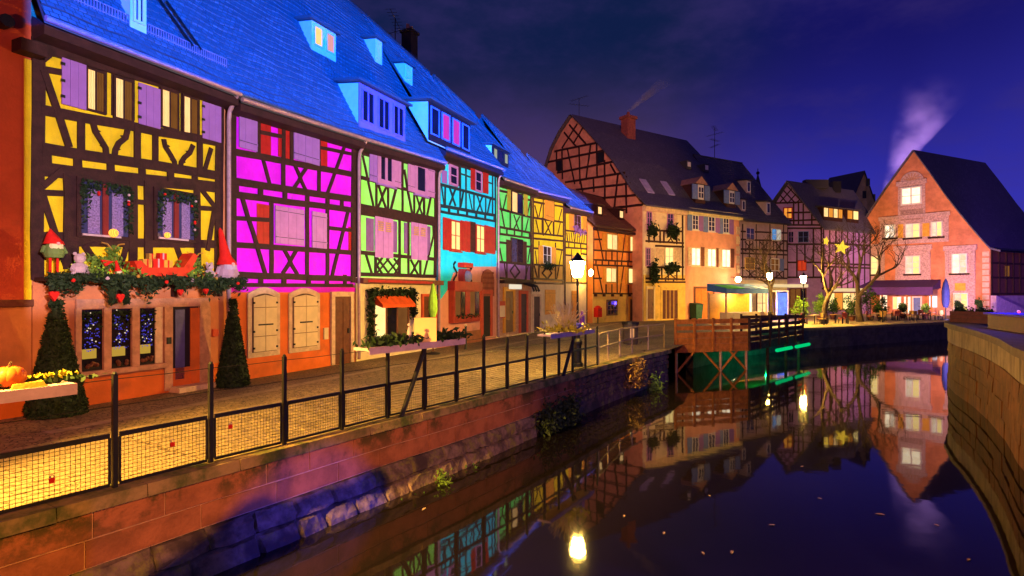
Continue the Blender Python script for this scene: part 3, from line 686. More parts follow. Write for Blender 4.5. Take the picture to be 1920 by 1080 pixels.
# dormer + guard rail + ladder on the roof
dormer(h, 243, 272, -30, 48, whitepaint, whitepaint, panes=[darkglass], nwin=1)
m = MB()
for k in range(70):
    f = k / 69; e = h.e0 + (h.e1 - h.e0) * f; tan = ((h.r0 + (h.r1 - h.r0) * f) - e) / (h.b + h.ov); u = .1 + (W - .2) * f; y = -.1
    z = e + (y + h.ov) * tan; m.box(u - .008, u + .008, y - .012, y + .012, z, z + .24)
for q in (.05, .24):
    e0_, e1_ = [h.e0 + .4 * ((h.r0 - h.e0) / (h.b + h.ov)) + q, h.e1 + .4 * ((h.r1 - h.e1) / (h.b + h.ov)) + q]
    m.tube([(.1, -.1, e0_), (W - .1, -.1, e1_)], .012, 5)
h.part(m, 'snow_guard', zinc)
m = MB(); a = roof_hit(h, 300, 5); b_ = roof_hit(h, 365, 96)
for s_ in (-.12, .12): m.tube([(a[0] + s_, a[1] - .1, a[2] + .08), (b_[0] + s_, b_[1] - .1, b_[2] + .08)], .03, 6)
h.part(m, 'roof_ladder', iron)
# garland shelf
u0, u1 = .02, W + .12; zsh = h.P(250, 525, -.4)[1]
sh = h.part(MB().box(u0, u1, -.55, -.01, zsh - .06, zsh + .02), 'garland_shelf', timber)
for k in range(4): h.part(MB().prism([(u0 + .3 + k * 1.35, zsh - .06), (u0 + .4 + k * 1.35, zsh - .06), (u0 + .4 + k * 1.35, zsh - .4), (u0 + .3 + k * 1.35, zsh - .4)], -.12, -.02), 'bracket', timber, sh)
GSH = (u0, u1, zsh)

# ---- H2 magenta
h2 = h = row_house('timber_house', 'vivid magenta-lit timber-framed house with closed lilac shutters between the yellow-lit and lime-lit houses', 430, 667, (443, 179, 669, 252), 17.2, 17.0, bodym=orangewall)
W = h.w
h.panel([(431, 190), (666, 252), (666, 534), (431, 536)], magenta, 'upper_wall')
zb = h.P(540, 548)[1]
h.part(MB().box(0.01, W - .01, 0, .06, zb, h.P(431, 536)[1]), 'light_spill_band', magenta)  # magenta light spilling below the storey, put in as wall colour
h.part(MB().box(0.01, W - .01, 0, .06, 0, zb), 'ground_wall', orangewall)
h.part(MB().box(0.01, W * .77, -.03, .02, 0, .35), 'plinth', orangewall)
h.beam(.22, (435, 190), (435, 536)); h.beam(.22, (663, 250), (661, 530)); h.beam(.25, (440, 203), (664, 262)); h.beam(.20, (438, 285), (664, 328)); h.beam(.22, (438, 340), (664, 374)); h.beam(.2, (438, 365), (664, 395))
for x, a, b in ((484, 208, 296), (530, 220, 350), (545, 226, 310), (597, 238, 362)): h.beam(.14, (x, a), (x, b))
h.beam(.12, (486, 248), (530, 257)); h.beam(.12, (600, 277), (664, 290))
h.beam(.12, (491, 294), (506, 350)); xbrace(h, .12, (551, 308), (575, 313), (548, 356), (574, 360)); h.beam(.12, (651, 258), (611, 368))
for x, a, b in ((442, 343, 364), (487, 350, 372), (533, 357, 380), (575, 362, 386), (613, 368, 390), (640, 372, 394)): h.beam(.16, (x, a), (x, b))
for px in ((488, 214, 287, 507), (521, 223, 293, 528), (535, 226, 297, 542), (600, 243, 313, 613), (481, 381, 457, 504), (653, 425, 470, 660)): h.shutter(px, redpaint, battens=0, pr=.02)  # red boards stand for bare wall that the magenta projection leaves out
h.shutter((446, 203, 276, 480), lilac); h.shutter((549, 233, 298, 597), lilac, 2); h.shutter((514, 385, 456, 568), lilac2, 2); h.shutter((583, 396, 464, 610), lilac2)
for x, a, b in ((508, 375, 515), (575, 385, 517), (613, 390, 519)): h.beam(.15, (x, a), (x, b))
h.beam(.13, (440, 409), (508, 413)); h.beam(.13, (613, 427), (660, 432)); h.beam(.17, (438, 459), (662, 474)); h.beam(.2, (438, 515), (662, 523)); h.beam(.12, (438, 534), (660, 535))
h.beam(.13, (452, 368), (474, 440), (496, 513)); xbrace(h, .13, (531, 466), (555, 469), (529, 513), (557, 515)); h.beam(.13, (651, 398), (621, 520))
for x in (443, 488, 531, 577, 612, 646): h.beam(.17, (x, 515), (x, 536))
for (xa, xb) in ((463, 523), (540, 598)):
    a, b_ = h.P(xa, 600)[0], h.P(xb, 600)[0]; z0, z1 = .62, h.P(xa, 551)[1]; n = 10
    arch = [(a, z0), (b_, z0)] + [(b_ - (b_ - a) * k / n, z1 + .2 * math.sin(math.pi * k / n)) for k in range(n + 1)]
    sfr = h.part(MB().prism(arch, -.05, .02), 'window_surround', stone_cream)
    g = .15; shp = [(a + g, z0 + g), (b_ - g, z0 + g)] + [(b_ - g - (b_ - a - 2 * g) * k / n, z1 - .12 + .13 * math.sin(math.pi * k / n)) for k in range(n + 1)]
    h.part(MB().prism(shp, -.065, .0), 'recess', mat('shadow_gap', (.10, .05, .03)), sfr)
    mid = (a + b_) / 2
    for q, (c0, c1) in enumerate(((a + g + .02, mid - .012), (mid + .012, b_ - g - .02))):
        lf = h.part(MB().prism([(c0, z0 + g + .02), (c1, z0 + g + .02), (c1, z1 - .13 + (.1 if q == 0 else .02)), (c0, z1 - .13 + (.02 if q == 0 else .1))], -.10, -.06), 'shutter_leaf', creampaint, sfr)
        for zz in (z0 + .62, z1 - .42): h.part(MB().box(c0 + .005, c1 - .005, -.112, -.098, zz, zz + .018), 'groove', brownpaint, sfr)
        for zz in (z0 + .25, z0 + .75, z1 - .3): h.part(MB().box((c0 - .03) if q == 0 else (c1 - .03), (c0 + .03) if q == 0 else (c1 + .03), -.12, -.095, zz, zz + .06), 'hinge', iron, sfr)
    h.part(MB().box(mid - .27, mid + .27, -.125, -.098, (z0 + z1) / 2, (z0 + z1) / 2 + .045), 'shutter_bar', iron, sfr)
h.door((625, 556, 684, 655), brownpaint, stone_cream, .17, panels=2)
h.part(MB().box(h.P(606, 620)[0], h.P(614, 620)[0], -.05, 0, .95, 1.35), 'house_sign', creampaint)
downpipe(h, W + .02, h.e1 - .05)

# ---- H3 lime
h3 = h = row_house('timber_house', 'lime-lit timber-framed house with louvred shutters and a garlanded shop window', 668, 819, (669, 252, 831, 301), 17.0, 16.6, bodym=creamwall)
W = h.w
h.panel([(668, 262), (819, 310), (819, 520), (668, 520)], green, 'upper_wall')
h.part(MB().box(0.01, W - .01, 0, .06, 0, h.P(668, 520)[1]), 'ground_wall', creamwall)
h.beam(.24, (672, 262), (671, 520)); h.beam(.22, (817, 312), (815, 520)); h.beam(.22, (676, 273), (818, 318)); h.beam(.14, (677, 333), (816, 370)); h.beam(.42, (673, 392), (816, 416))
h.beam(.1, (678, 288), (692, 292)); h.beam(.1, (677, 280), (690, 268))
for x, a, b in ((705, 342, 392), (727, 348, 396), (754, 305, 400), (776, 360, 405), (794, 365, 408)): h.beam(.11, (x, a), (x, b))
h.beam(.10, (679, 291), (700, 388)); h.beam(.10, (742, 352), (731, 396)); h.beam(.10, (757, 318), (764, 360), (772, 402)); h.beam(.10, (807, 369), (799, 408))
xbrace(h, .09, (708, 345), (724, 350), (707, 390), (724, 394)); xbrace(h, .09, (780, 366), (792, 369), (779, 404), (793, 408))
h.shutter((691, 273, 339, 705), lilac); h.shutter((738, 290, 350, 750), lilac2); h.shutter((763, 299, 358, 776), lilac2); h.shutter((800, 311, 368, 813), lilac2)
h.window((706, 277, 343, 738), lilac2, darkglass, 2, 1, fw=.2, sill=lilac); h.window((776, 302, 363, 800), lilac2, darkglass, 1, 1, fw=.2, sill=lilac)
h.shutter((686, 408, 470, 700), plum, battens=0, pr=.02); h.shutter((736, 414, 473, 744), plum, battens=0, pr=.02); h.shutter((757, 417, 475, 763), plum, battens=0, pr=.02); h.shutter((800, 424, 478, 806), plum, battens=0, pr=.02)
h.shutter((701, 405, 482, 735), lilac2, 2, 0, louvre=goldpaint); h.shutter((769, 416, 486, 799), lilac2, 2, 0, louvre=goldpaint)
h.beam(.15, (671, 473), (814, 486)); h.beam(.15, (670, 514), (815, 518))
for x, a, b in ((703, 480, 516), (748, 412, 518), (765, 414, 518), (787, 488, 518)): h.beam(.11, (x, a), (x, b))
for a, b in (((706, 483), (729, 514)), ((724, 485), (747, 515)), ((706, 512), (729, 484)), ((724, 515), (747, 486)), ((706, 498), (716, 514)), ((738, 485), (747, 498)), ((706, 498), (716, 483)), ((738, 515), (747, 500))): h.beam(.07, a, b)
h.beam(.10, (685, 476), (697, 515)); xbrace(h, .08, (769, 487), (784, 488), (768, 516), (784, 517)); h.beam(.1, (811, 420), (812, 442), (794, 516))
fb = h.part(MB().box(-.02, W + .05, -.35, .0, h.P(668, 531)[1], h.P(668, 521)[1]), 'shop_fascia', brownpaint)
h.part(MB().box(.25, W - .9, -.37, -.34, h.P(668, 529)[1], h.P(668, 524)[1]), 'fascia_stripe', redpaint, fb)
wd = h.window((697, 557, 640, 765), brownpaint, [lit_yellow, darkglass, lit_dim], 3, 1, fw=.12)
u0, u1, z0, z1 = h.rect(697, 557, 640, 765)
h.part(MB().hexa([(u0 + .1, -.45, z1 - .42), (u1 - .1, -.45, z1 - .42), (u1 - .1, -.08, z1 - .30), (u0 + .1, -.08, z1 - .30), (u0 + .1, -.45, z1 - .30), (u1 - .1, -.45, z1 - .30), (u1 - .1, -.08, z1 + .05), (u0 + .1, -.08, z1 + .05)]), 'blind', mat('blind_orange', (.75, .10, .02)), wd)
pts = []
for k in range(1500):
    f = R.random(); q = R.random()
    if q < .4: p = (u0 - .2 + (u1 - u0 + .4) * f, 0, z1 + .18)
    elif q < .75: p = (u0 - .2, 0, z0 - .15 + (z1 - z0 + .35) * f)
    else: p = (u1 + .2, 0, z0 + .9 + (z1 - z0 - .7) * f)
    pts.append((p[0] + R.gauss(0, .09), -.14 + R.gauss(0, .06), p[2] + R.gauss(0, .09)))
h.part(MB().leaves(pts, .085, R), 'fir_garland', pinegreen, wd)
h.part(MB().box(u0 - .1, u1 + .1, -.25, 0, z0 - .12, z0 - .02), 'sill', stone_cream, wd)
h.part(MB().box(u0 + .05, u1 - .3, -.06, 0, .25, z0 - .15), 'apron_board', mat('apron_orange', (.75, .2, .02)), wd)
h.door((792, 556, 650, 814), brownpaint, redwall, .12, panels=1)
pts = [(W - .75 + R.gauss(0, .07), -.2 + R.gauss(0, .05), .9 + 1.5 * R.random()) for _ in range(260)]
h.part(MB().leaves(pts, .07, R), 'door_garland', pinegreen)
dormer(h, 583, 628, 38, 88, whitepaint, whitepaint, panes=[lit_warm, glow('window_lit_rose', (1, .45, .5), .8)], nwin=2, cols=1)
dormer(h, 672, 758, 155, 235, whitepaint, lilac, panes=[darkglass], nwin=3, frame=lilac, over=.25)
dormer(h, 703, 715, 72, 112, whitepaint, whitepaint, panes=[whitepaint], nwin=1, cols=1)
downpipe(h, W - .02, h.e1 - .05)

# ---- H4 cyan
h4 = h = row_house('timber_house', 'cyan-lit timber-framed house with red shutters and a pink ground floor', 820, 931, (830, 273, 934, 311), 16.6, 15.7, bodym=pinkwall)
W = h.w
zm = h.P(931, 500)[1]
h.panel([(820, 285), (931, 322), (931, 500), (884, 500), (868, 506), (850, 512), (838, 545), (826, 562), (820, 562)], cyan, 'upper_wall', 0, .06)  # slanted lower edge draws the spill of the cyan projection
h.part(MB().box(0.01, W - .01, .012, .06, 0, zm + .3), 'ground_wall', pinkwall)
u0, u1, _, _ = h.rect(845, 610, 640, 905)
h.part(MB().box(h.P(845, 620)[0], h.P(905, 620)[0], -.05, .0, 0, .62), 'plinth', mat('plinth_brown', (.42, .15, .06), ext=grime))
dk = mat('timber_teal', (0.015, 0.035, 0.05), .7, .4, 6, .3, 40); h.beam_mat = dk
h.beam(.35, (822, 296), (931, 327), m=soffit); h.beam(.14, (822, 345), (928, 374)); h.beam(.16, (821, 385), (928, 404)); h.beam(.12, (821, 396), (928, 415)); h.beam(.18, (823, 290), (822, 560)); h.beam(.14, (928, 322), (929, 470))
for x, a, b in ((834, 348, 388), (862, 310, 392), (873, 312, 394), (888, 362, 398), (910, 368, 400), (923, 330, 405)): h.beam(.10, (x, a), (x, b))
xbrace(h, .08, (842, 351), (853, 355), (842, 384), (853, 386)); xbrace(h, .08, (894, 366), (904, 369), (894, 396), (904, 398))
for a, b in (((827, 348), (832, 384)), ((868, 358), (863, 388)), ((879, 364), (885, 394)), ((919, 372), (913, 400)), ((861, 325), (886, 334)), ((912, 341), (924, 345))): h.beam(.07, a, b)
for k in range(7): x = 824 + k * 17; h.beam(.14, (x, 386 + k * 3), (x, 397 + k * 3.2))
h.window((841, 307, 346, 857), lilac2, darkglass, 1, 2, fw=.12); h.window((889, 318, 358, 902), lilac2, darkglass, 1, 2, fw=.10)
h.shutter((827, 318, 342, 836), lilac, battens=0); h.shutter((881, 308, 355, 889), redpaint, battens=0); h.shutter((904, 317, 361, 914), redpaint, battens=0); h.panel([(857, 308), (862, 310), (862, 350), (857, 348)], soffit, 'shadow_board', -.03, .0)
h.window((843, 411, 469, 862), redpaint, lit_yellow, 2, 2, fw=.08, sill=redpaint); h.window((891, 420, 473, 907), redpaint, lit_yellow, 2, 2, fw=.07, sill=redpaint)
for px in ((829, 407, 468, 843), (862, 413, 470, 871), (871, 414, 472, 880), (907, 422, 474, 914), (914, 424, 475, 927)): h.shutter(px, redpaint, battens=0)
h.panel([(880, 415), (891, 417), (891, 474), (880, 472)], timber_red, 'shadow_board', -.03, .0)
# hanging sign, bay, arched door
m = MB(); c = h.P(866, 500)
h.part(MB().box(c[0] - .45, c[0] + .45, -.40, -.02, c[1] - .05, c[1] + .18), 'sign_canopy', redpaint)
h.part(MB().box(c[0] - .38, c[0] + .38, -.3, -.02, c[1] - .95, c[1] - .12), 'sign_niche', mat('niche_red', (.30, .03, .05)))
h.part(MB().ball((c[0], -.32, c[1] - .5), .25, 10, 1.2), 'sign_ornament', mat('ornament_blue', (.25, .28, .62)))
for sx in (-1, 1):
    pts = [(c[0] + sx * (.75 + .16 * math.sin(k * 1.1)), -.06, c[1] + .2 - k * .13) for k in range(9)]
    h.part(MB().tube(pts, .05, 6), 'scroll_bracket', iron)
u0, u1, z0, z1 = h.rect(841, 527, 606, 891)
bay = h.part(MB().box(u0, u1, -.30, .0, z0, z1), 'bay_window', mat('bay_red', (.40, .05, .03)))
h.part(MB().box(u0 - .08, u1 + .08, -.40, .0, z1 - .45, z1), 'bay_head', redpaint, bay)
for k in range(5):
    a = u0 + .12 + (u1 - u0 - .24) * k / 5; h.part(MB().box(a + .03, a + (u1 - u0 - .24) / 5 - .03, -.32, -.29, z0 + .35, z1 - .5), 'pane', [lit_dim, darkglass, redpaint][k % 3], bay)
h.part(MB().leaves([(u0 + .2 + (u1 - u0 - .4) * R.random(), -.36, z0 + .2 + .2 * R.random()) for _ in range(90)], .07, R), 'bay_plants', pinegreen, bay)
u0, u1, z0, z1 = h.rect(902, 504, 545, 925); n = 10; mid = (u0 + u1) / 2
h.part(MB().prism([(u0, z0 - .3), (u1, z0 - .3)] + [(mid + (u1 - u0) / 2 * math.cos(math.pi * k / n), z1 - .6 + .6 * math.sin(math.pi * k / n)) for k in range(n + 1)], -.06, .02), 'door_arch', mat('arch_brown', (.36, .10, .05)))
for k in range(5): h.part(MB().box(u0 + .1, u1 - .1, -.08, -.05, z0 - .2 + k * .28, z0 - .08 + k * .28), 'arch_board', mat('arch_board', (.28, .06, .03)))
h.door((904, 551, 632, 918), mat('door_black', (.03, .02, .02)), redwall, .22, panels=1)
dormer(h, 757, 772, 118, 148, whitepaint, whitepaint, panes=[whitepaint], nwin=1, cols=1)
dd = dormer(h, 803, 880, 190, 258, whitepaint, timber, panes=[darkglass, lit_pink, lit_pink, darkglass], nwin=4, cols=1, frame=bluepaint, over=.3)
q = h.P(768, 64, 4.9); chimney(h, q[0], 4.9, q[1] - 2.2, q[1], .33, .33, mat('chimney_black', (.03, .02, .03)))
q = h.P(741, 34, 4.7); antenna(h, q[0], 4.7, q[1] - 2.6, q[1], 1.1)
downpipe(h, W - .02, h.e1 - .05)

# ---- H5 emerald
h5 = h = row_house('timber_house', 'narrow emerald-lit timber-framed house with dark window and lit shop sign', 932, 996, (934, 329, 998, 350), 15.5, 14.7, b=4.2, bodym=stone_pink)
W = h.w
h.panel([(932, 335), (996, 356), (996, 497), (932, 492)], green2, 'upper_wall'); h.panel([(932, 492), (996, 497), (996, 527), (932, 522)], mat('plaster_plum', (.36, .16, .44), ext=grime), 'lower_band')
h.part(MB().box(0.01, W - .01, 0, .06, 0, h.P(932, 522)[1]), 'ground_wall', stone_pink)
h.beam(.2, (934, 335), (934, 524)); h.beam(.2, (995, 356), (995, 528)); h.beam(.3, (934, 345), (996, 363), m=soffit)
for a, b in (((934, 357), (956, 362)), ((981, 373), (996, 376)), ((933, 391), (996, 408)), ((933, 425), (996, 437)), ((933, 438), (996, 447)), ((934, 454), (948, 456)), ((985, 462), (996, 463)), ((933, 491), (996, 497)), ((933, 521), (996, 527))): h.beam(.13, a, b)
for x, a, b in ((956, 352, 430), (979, 362, 435), (950, 455, 525), (986, 462, 527), (978, 405, 440)): h.beam(.11, (x, a), (x, b))
for a, b in (((935, 370), (945, 425)), ((949, 365), (943, 393)), ((990, 410), (984, 436)), ((993, 380), (988, 404)), ((936, 465), (941, 490)), ((945, 494), (949, 522)), ((990, 498), (984, 525)), ((993, 466), (989, 492))): h.beam(.08, a, b)
xbrace(h, .08, (963, 403), (974, 406), (962, 431), (973, 433))
for a, b in (((965, 496), (956, 508)), ((956, 508), (965, 521)), ((965, 521), (974, 510)), ((974, 510), (965, 497))): h.beam(.09, a, b)
for k in range(5): x = 936 + k * 14; h.beam(.13, (x, 427 + k * 2.5), (x, 440 + k * 2))
h.window((958, 357, 399, 979), timber, [lit_warm, darkglass], 2, 1); h.window((957, 445, 492, 979), timber, [blueglass, darkglass], 2, 1)
h.shutter((950, 350, 394, 956), olive, battens=0); h.shutter((981, 362, 404, 988), olive, battens=0); h.shutter((948, 449, 490, 956), timber_red, battens=0); h.shutter((979, 452, 494, 986), timber_red, battens=0)
sg = h.part(MB().box(h.P(943, 540)[0], h.P(964, 540)[0], -.5, -.38, h.P(943, 542)[1], h.P(943, 533)[1]), 'shop_sign', glow('sign_cream', (1, .86, .62), .9))
h.part(MB().box(.05, W * .95, -.45, 0, h.P(932, 531)[1], h.P(932, 525)[1]), 'canopy', soffit)
h.door((946, 546, 624, 961), brownpaint, amberpaint, .25, panels=1); h.door((975, 551, 624, 986), mat('door_plum', (.07, .035, .06)), redwall, .2, panels=1)
h.part(MB().box(h.P(948, 560)[0], h.P(953, 560)[0], -.1, -.05, 1.0, 2.3), 'door_light', lit_dim)
mb_ = h.part(MB().box(.05, .85, -.12, -.02, 1.15, 2.1), 'menu_case', redwall); h.part(MB().box(.12, .78, -.13, -.118, 1.2, 1.85), 'menu_sheet', creampaint, mb_)
for k in range(3): h.part(MB().tube([(W * .55 + .4 * k, -.3, h.P(960, 527)[1] - .1), (W * .6 + .4 * k, -.9, h.P(960, 530)[1] - .2), (W * .62 + .4 * k, -1.0, h.P(960, 540)[1] - .2)], .07, 6), 'scroll_bracket', iron)
dormer(h, 922, 952, 272, 300, whitepaint, timber, panes=[glow('window_lit_pale', (.75, .8, .6), .5), darkglass], nwin=3, cols=1, frame=timber, over=.2)
q = roof_hit(h, 890, 240)

# ---- H6 lemon
h6 = h = row_house('timber_house', 'lemon-lit timber-framed house with one amber shuttered window', 997, 1057, (998, 352, 1063, 368), 14.5, 13.5, b=3.6, bodym=ochre)
W = h.w; h.beam_mat = timber_red
h.panel([(997, 352), (1057, 370), (1057, 497), (997, 495)], yellow2, 'upper_wall'); h.panel([(997, 495), (1057, 497), (1057, 527), (997, 527)], ochre, 'lower_band')
h.part(MB().box(0.01, W - .01, 0, .06, 0, h.P(997, 527)[1]), 'ground_wall', creamwall)
h.beam(.2, (999, 352), (999, 530)); h.beam(.2, (1056, 372), (1056, 530)); h.beam(.3, (998, 360), (1057, 376))
for a, b in (((998, 378), (1020, 382)), ((1040, 385), (1056, 388)), ((998, 408), (1056, 417)), ((998, 437), (1056, 443)), ((998, 447), (1056, 452)), ((998, 465), (1010, 466)), ((1042, 467), (1056, 469)), ((998, 496), (1056, 498)), ((998, 522), (1056, 526)), ((998, 531), (1056, 532))): h.beam(.13, a, b)
for x, a, b in ((1018, 365, 442), (1038, 370, 443), (1016, 408, 440), (1037, 415, 443), (1010, 452, 524), (1041, 455, 525)): h.beam(.11, (x, a), (x, b))
for a, b in (((1002, 385), (1008, 408)), ((1015, 383), (1010, 406)), ((1004, 412), (1010, 438)), ((1050, 418), (1045, 441)), ((1053, 392), (1047, 415)), ((1003, 470), (1006, 496)), ((1053, 470), (1048, 496)), ((1001, 498), (1007, 522)), ((1048, 498), (1043, 524))): h.beam(.08, a, b)
xbrace(h, .08, (1021, 413), (1034, 415), (1021, 439), (1033, 441))
for a, b in (((1026, 500), (1016, 512)), ((1016, 512), (1026, 523)), ((1026, 523), (1034, 512)), ((1034, 512), (1026, 500))): h.beam(.09, a, b)
h.shutter((1020, 368, 410, 1037), amberpaint, 2); h.window((1017, 460, 494, 1032), whitepaint, darkglass, 2, 2); h.shutter((1009, 460, 495, 1017), amberpaint, battens=0); h.shutter((1033, 463, 497, 1041), amberpaint, battens=0)
h.door((999, 556, 624, 1011), mat('door_plum'  , (.07, .035, .06)), stone_cream, .15, panels=1); h.shutter((1021, 543, 590, 1040), amberpaint, 2)
h.part(MB().leaves([(h.P(1024, 500)[0] + R.gauss(0, .5), -.2 + R.gauss(0, .08), h.P(1024, 499)[1] + R.gauss(0, .12)) for _ in range(160)], .1, R), 'window_box_plants', pinegreen, kind='stuff')

# ---- H7 small lemon
h7 = h = row_house('timber_house', 'small yellow-lit timber-framed house at the far end of the row, behind the street lamp', 1058, 1101, (1058, 383, 1114, 398), 13.2, 12.7, b=3.0, bodym=ochre)
W = h.w; h.beam_mat = timber_red
h.panel([(1058, 390), (1101, 398), (1101, 480), (1058, 478)], yellow2, 'upper_wall'); h.panel([(1058, 478), (1101, 480), (1101, 530), (1058, 530)], ochre, 'lower_band')
h.part(MB().box(0.01, W - .01, 0, .06, 0, h.P(1058, 530)[1]), 'ground_wall', creamwall)
h.beam(.2, (1059, 390), (1059, 606)); h.beam(.2, (1100, 400), (1100, 606)); h.beam(.25, (1058, 396), (1101, 402))
for a, b in (((1059, 432), (1100, 437)), ((1059, 453), (1100, 458)), ((1059, 464), (1100, 467)), ((1059, 478), (1072, 479)), ((1090, 476), (1100, 477)), ((1059, 530), (1100, 531))): h.beam(.13, a, b)
for k in range(9): x = 1062 + k * 4.3; h.beam(.07, (x, 436), (x + (2 if k < 4 else -2), 455))
for x in (1066, 1077, 1088): h.beam(.13, (x, 455), (x, 466))
h.beam(.1, (1071, 467), (1071, 530)); h.beam(.1, (1089, 467), (1089, 530))
h.window((1075, 400, 430, 1088), mat('frame_mauve', (.35, .18, .32)), darkglass, 2, 2); h.shutter((1066, 398, 430, 1075), amberpaint, battens=0); h.shutter((1091, 403, 433, 1099), amberpaint, battens=0)
h.shutter((1071, 545, 598, 1082), amberpaint, 2); h.shutter((1073, 480, 520, 1088), amberpaint, 2)
h.part(MB().leaves([(h.P(1081, 433)[0] + R.gauss(0, .7), -.2 + R.gauss(0, .08), h.P(1081, 432)[1] + R.gauss(0, .15)) for _ in range(160)], .12, R), 'window_box_plants', plum, kind='stuff')
# ------------------------------------------------------------------ canal, quay and street
FPX = [(215, 916), (395, 869), (533, 835), (641, 807), (727, 785), (796, 769), (856, 754), (907, 741.5), (951, 730), (988, 720.5), (1021, 712), (1048, 705), (1074, 698.5), (1098, 692), (1120, 685.5)]
FP = [Vector((-9.9, .2, 0)), Vector((-8.7, 2.1, 0)), Vector((-7.45, 4.0, 0)), Vector((-6.2, 5.85, 0))] + [gnd(*p) for p in FPX]
tail = [gnd(1180, 670), gnd(1250, 655)]
def offs(pts, d):
    o = []
    for i, p in enumerate(pts):
        t = (pts[min(i + 1, len(pts) - 1)] - pts[max(i - 1, 0)]).normalized(); o.append(p + Vector((t.y, -t.x, 0)) * d)
    return o
EDGE = offs(FP + tail, .17)
class Line:
    def __init__(s, pts):
        s.p = pts; s.d = [0.0]
        for a, b in zip(pts, pts[1:]): s.d.append(s.d[-1] + (b - a).length)
        s.L = s.d[-1]
    def at(s, d, out=0.0, z=None):
        d = min(max(d, 0), s.L - 1e-5); i = max(k for k in range(len(s.d)) if s.d[k] <= d); i = min(i, len(s.p) - 2)
        a, b = s.p[i], s.p[i + 1]; t = (b - a).normalized(); q = a + t * (d - s.d[i]) + Vector((t.y, -t.x, 0)) * out
        if z is not None: q.z = z
        return q
    def near(s, X):
        return min(range(int(s.L * 20)), key=lambda k: abs((lambda q: CX + F * q.x / max(q.y, .1))(s.at(k / 20)) - X) + (1e6 if s.at(k / 20).y < 3 else 0)) / 20
EL = Line(EDGE)
back = [Vector((9.6, 30.2, 0)), Vector((14.5, 36, 0)), gnd(1504, 617), gnd(1640, 611), gnd(1772, 605), Vector((50, 56, 0)), Vector((75, 66, 0))]
street = MB().add([(p.x, p.y, 0) for p in EDGE + back] + [(240, 110, 0), (240, 420, 0), (-260, 420, 0), (-260, -30, 0), (-14, -30, 0)], [])
street.f.append(tuple(range(len(street.v))))
def setts_ext(t, v, c):
    br = N(t, 'ShaderNodeTexVoronoi', feature='DISTANCE_TO_EDGE'); br.inputs['Scale'].default_value = 9.5
    t.links.new(v, br.inputs['Vector'])
    n = N(t, 'ShaderNodeTexNoise'); n.inputs['Scale'].default_value = .35; t.links.new(v, n.inputs['Vector'])
    c = mixc(t, smooth(t, n.outputs['Fac'], .4, .65), c, (.17, .115, .07))
    return mixc(t, smooth(t, br.outputs['Distance'], .0, .11), (.045, .032, .025), c)
street_m = mat('cobbled_street', (0.36, 0.25, 0.14), .7, .5, 5, .55, 9, ext=setts_ext)
street_o = struct(street.build('street', street_m)); street_o['label'] = 'cobbled quay street in front of the houses'
tz = MB().add([(p.x, p.y + .55, .005) for p in [Vector((14.5, 36, 0)), gnd(1504, 617), gnd(1640, 611), gnd(1772, 605), Vector((50, 56, 0))]] + [(52, 61, .005), (43, 71, .005), (33, 66, .005), (24, 60, .005), (17, 52, .005)], [tuple(range(10))])
struct(tz.build('terrace_lamplit_sheet', mat('terrace_lamplit', (.50, .36, .19), .7, .35, 1.5, .3, 12)))  # pale sheet added for the lamplit terrace, brightness put into its colour
# water
WSZ = 220
wm = bpy.data.materials.new('canal_water'); wm.use_nodes = True; t = wm.node_tree; b = t.nodes['Principled BSDF']
b.inputs['Base Color'].default_value = (0.010, 0.007, 0.006, 1); b.inputs['Roughness'].default_value = .035; b.inputs['IOR'].default_value = 1.62
b.inputs['Specular IOR Level'].default_value = .5
tcn = N(t, 'ShaderNodeTexCoord'); n1 = N(t, 'ShaderNodeTexNoise'); n1.inputs['Scale'].default_value = 1.1; n1.inputs['Detail'].default_value = 3.0
t.links.new(tcn.outputs['Object'], n1.inputs['Vector'])
bp = N(t, 'ShaderNodeBump'); bp.inputs['Strength'].default_value = .024; bp.inputs['Distance'].default_value = .10
t.links.new(n1.outputs['Fac'], bp.inputs['Height']); t.links.new(bp.outputs[0], b.inputs['Normal'])
struct(MB().add([(-60, -40, WZ), (WSZ, -40, WZ), (WSZ, 140, WZ), (-60, 140, WZ)], [(0, 1, 2, 3)]).build('water', wm))
# kerb slabs of the quay edge and the retaining wall below, stone by stone
cw = tag(empty('canal_wall', EL.at(8)), 'red sandstone retaining wall with mossy coping below the fence', 'wall')
CWL = Vector(EL.at(8))
def wallblock(line, s0, s1, z0, z1, o0, o1, dep, name, m, parent, org, jt=.0):
    q = []
    for z, o in ((z0, o0), (z1, o1)):
        for s_, oo in ((s0, o), (s1, o), (s1, -dep), (s0, -dep)):
            q.append(line.at(s_, oo, z) - org + Vector((0, 0, jt * R.uniform(-1, 1))))
    return MB().hexa([tuple(x) for x in q]).build(name, m, parent)
sb = EL.near(1000); s2 = EL.near(1082); sEnd = EL.L
s_ = 2.0
while s_ < sEnd - .1:
    l = R.uniform(1.0, 1.5); e = min(s_ + l, sEnd)
    wallblock(EL, s_ + .006, e - .006, -.15, .012 + .006 * R.random(), .07 + .02 * R.random(), .05 + .02 * R.random(), .42, 'coping_stone', coping_m, cw, CWL); s_ = e
for row, (z0, z1) in enumerate(((-.50, -.155), (-.85, -.505))):
    s_ = 2.0 + row * .5
    while s_ < s2:
        l = R.uniform(.8, 1.55); e = s_ + l
        if s_ < sb < e: e = sb
        pr = .0 if s_ < sb - .01 else -.10
        wallblock(EL, s_ + .010, e - .010, z0 + .010, z1 - .010, pr + .012 * R.random(), pr + .012 * R.random(), .3, 'sandstone_block', sandstone, cw, CWL); s_ = e
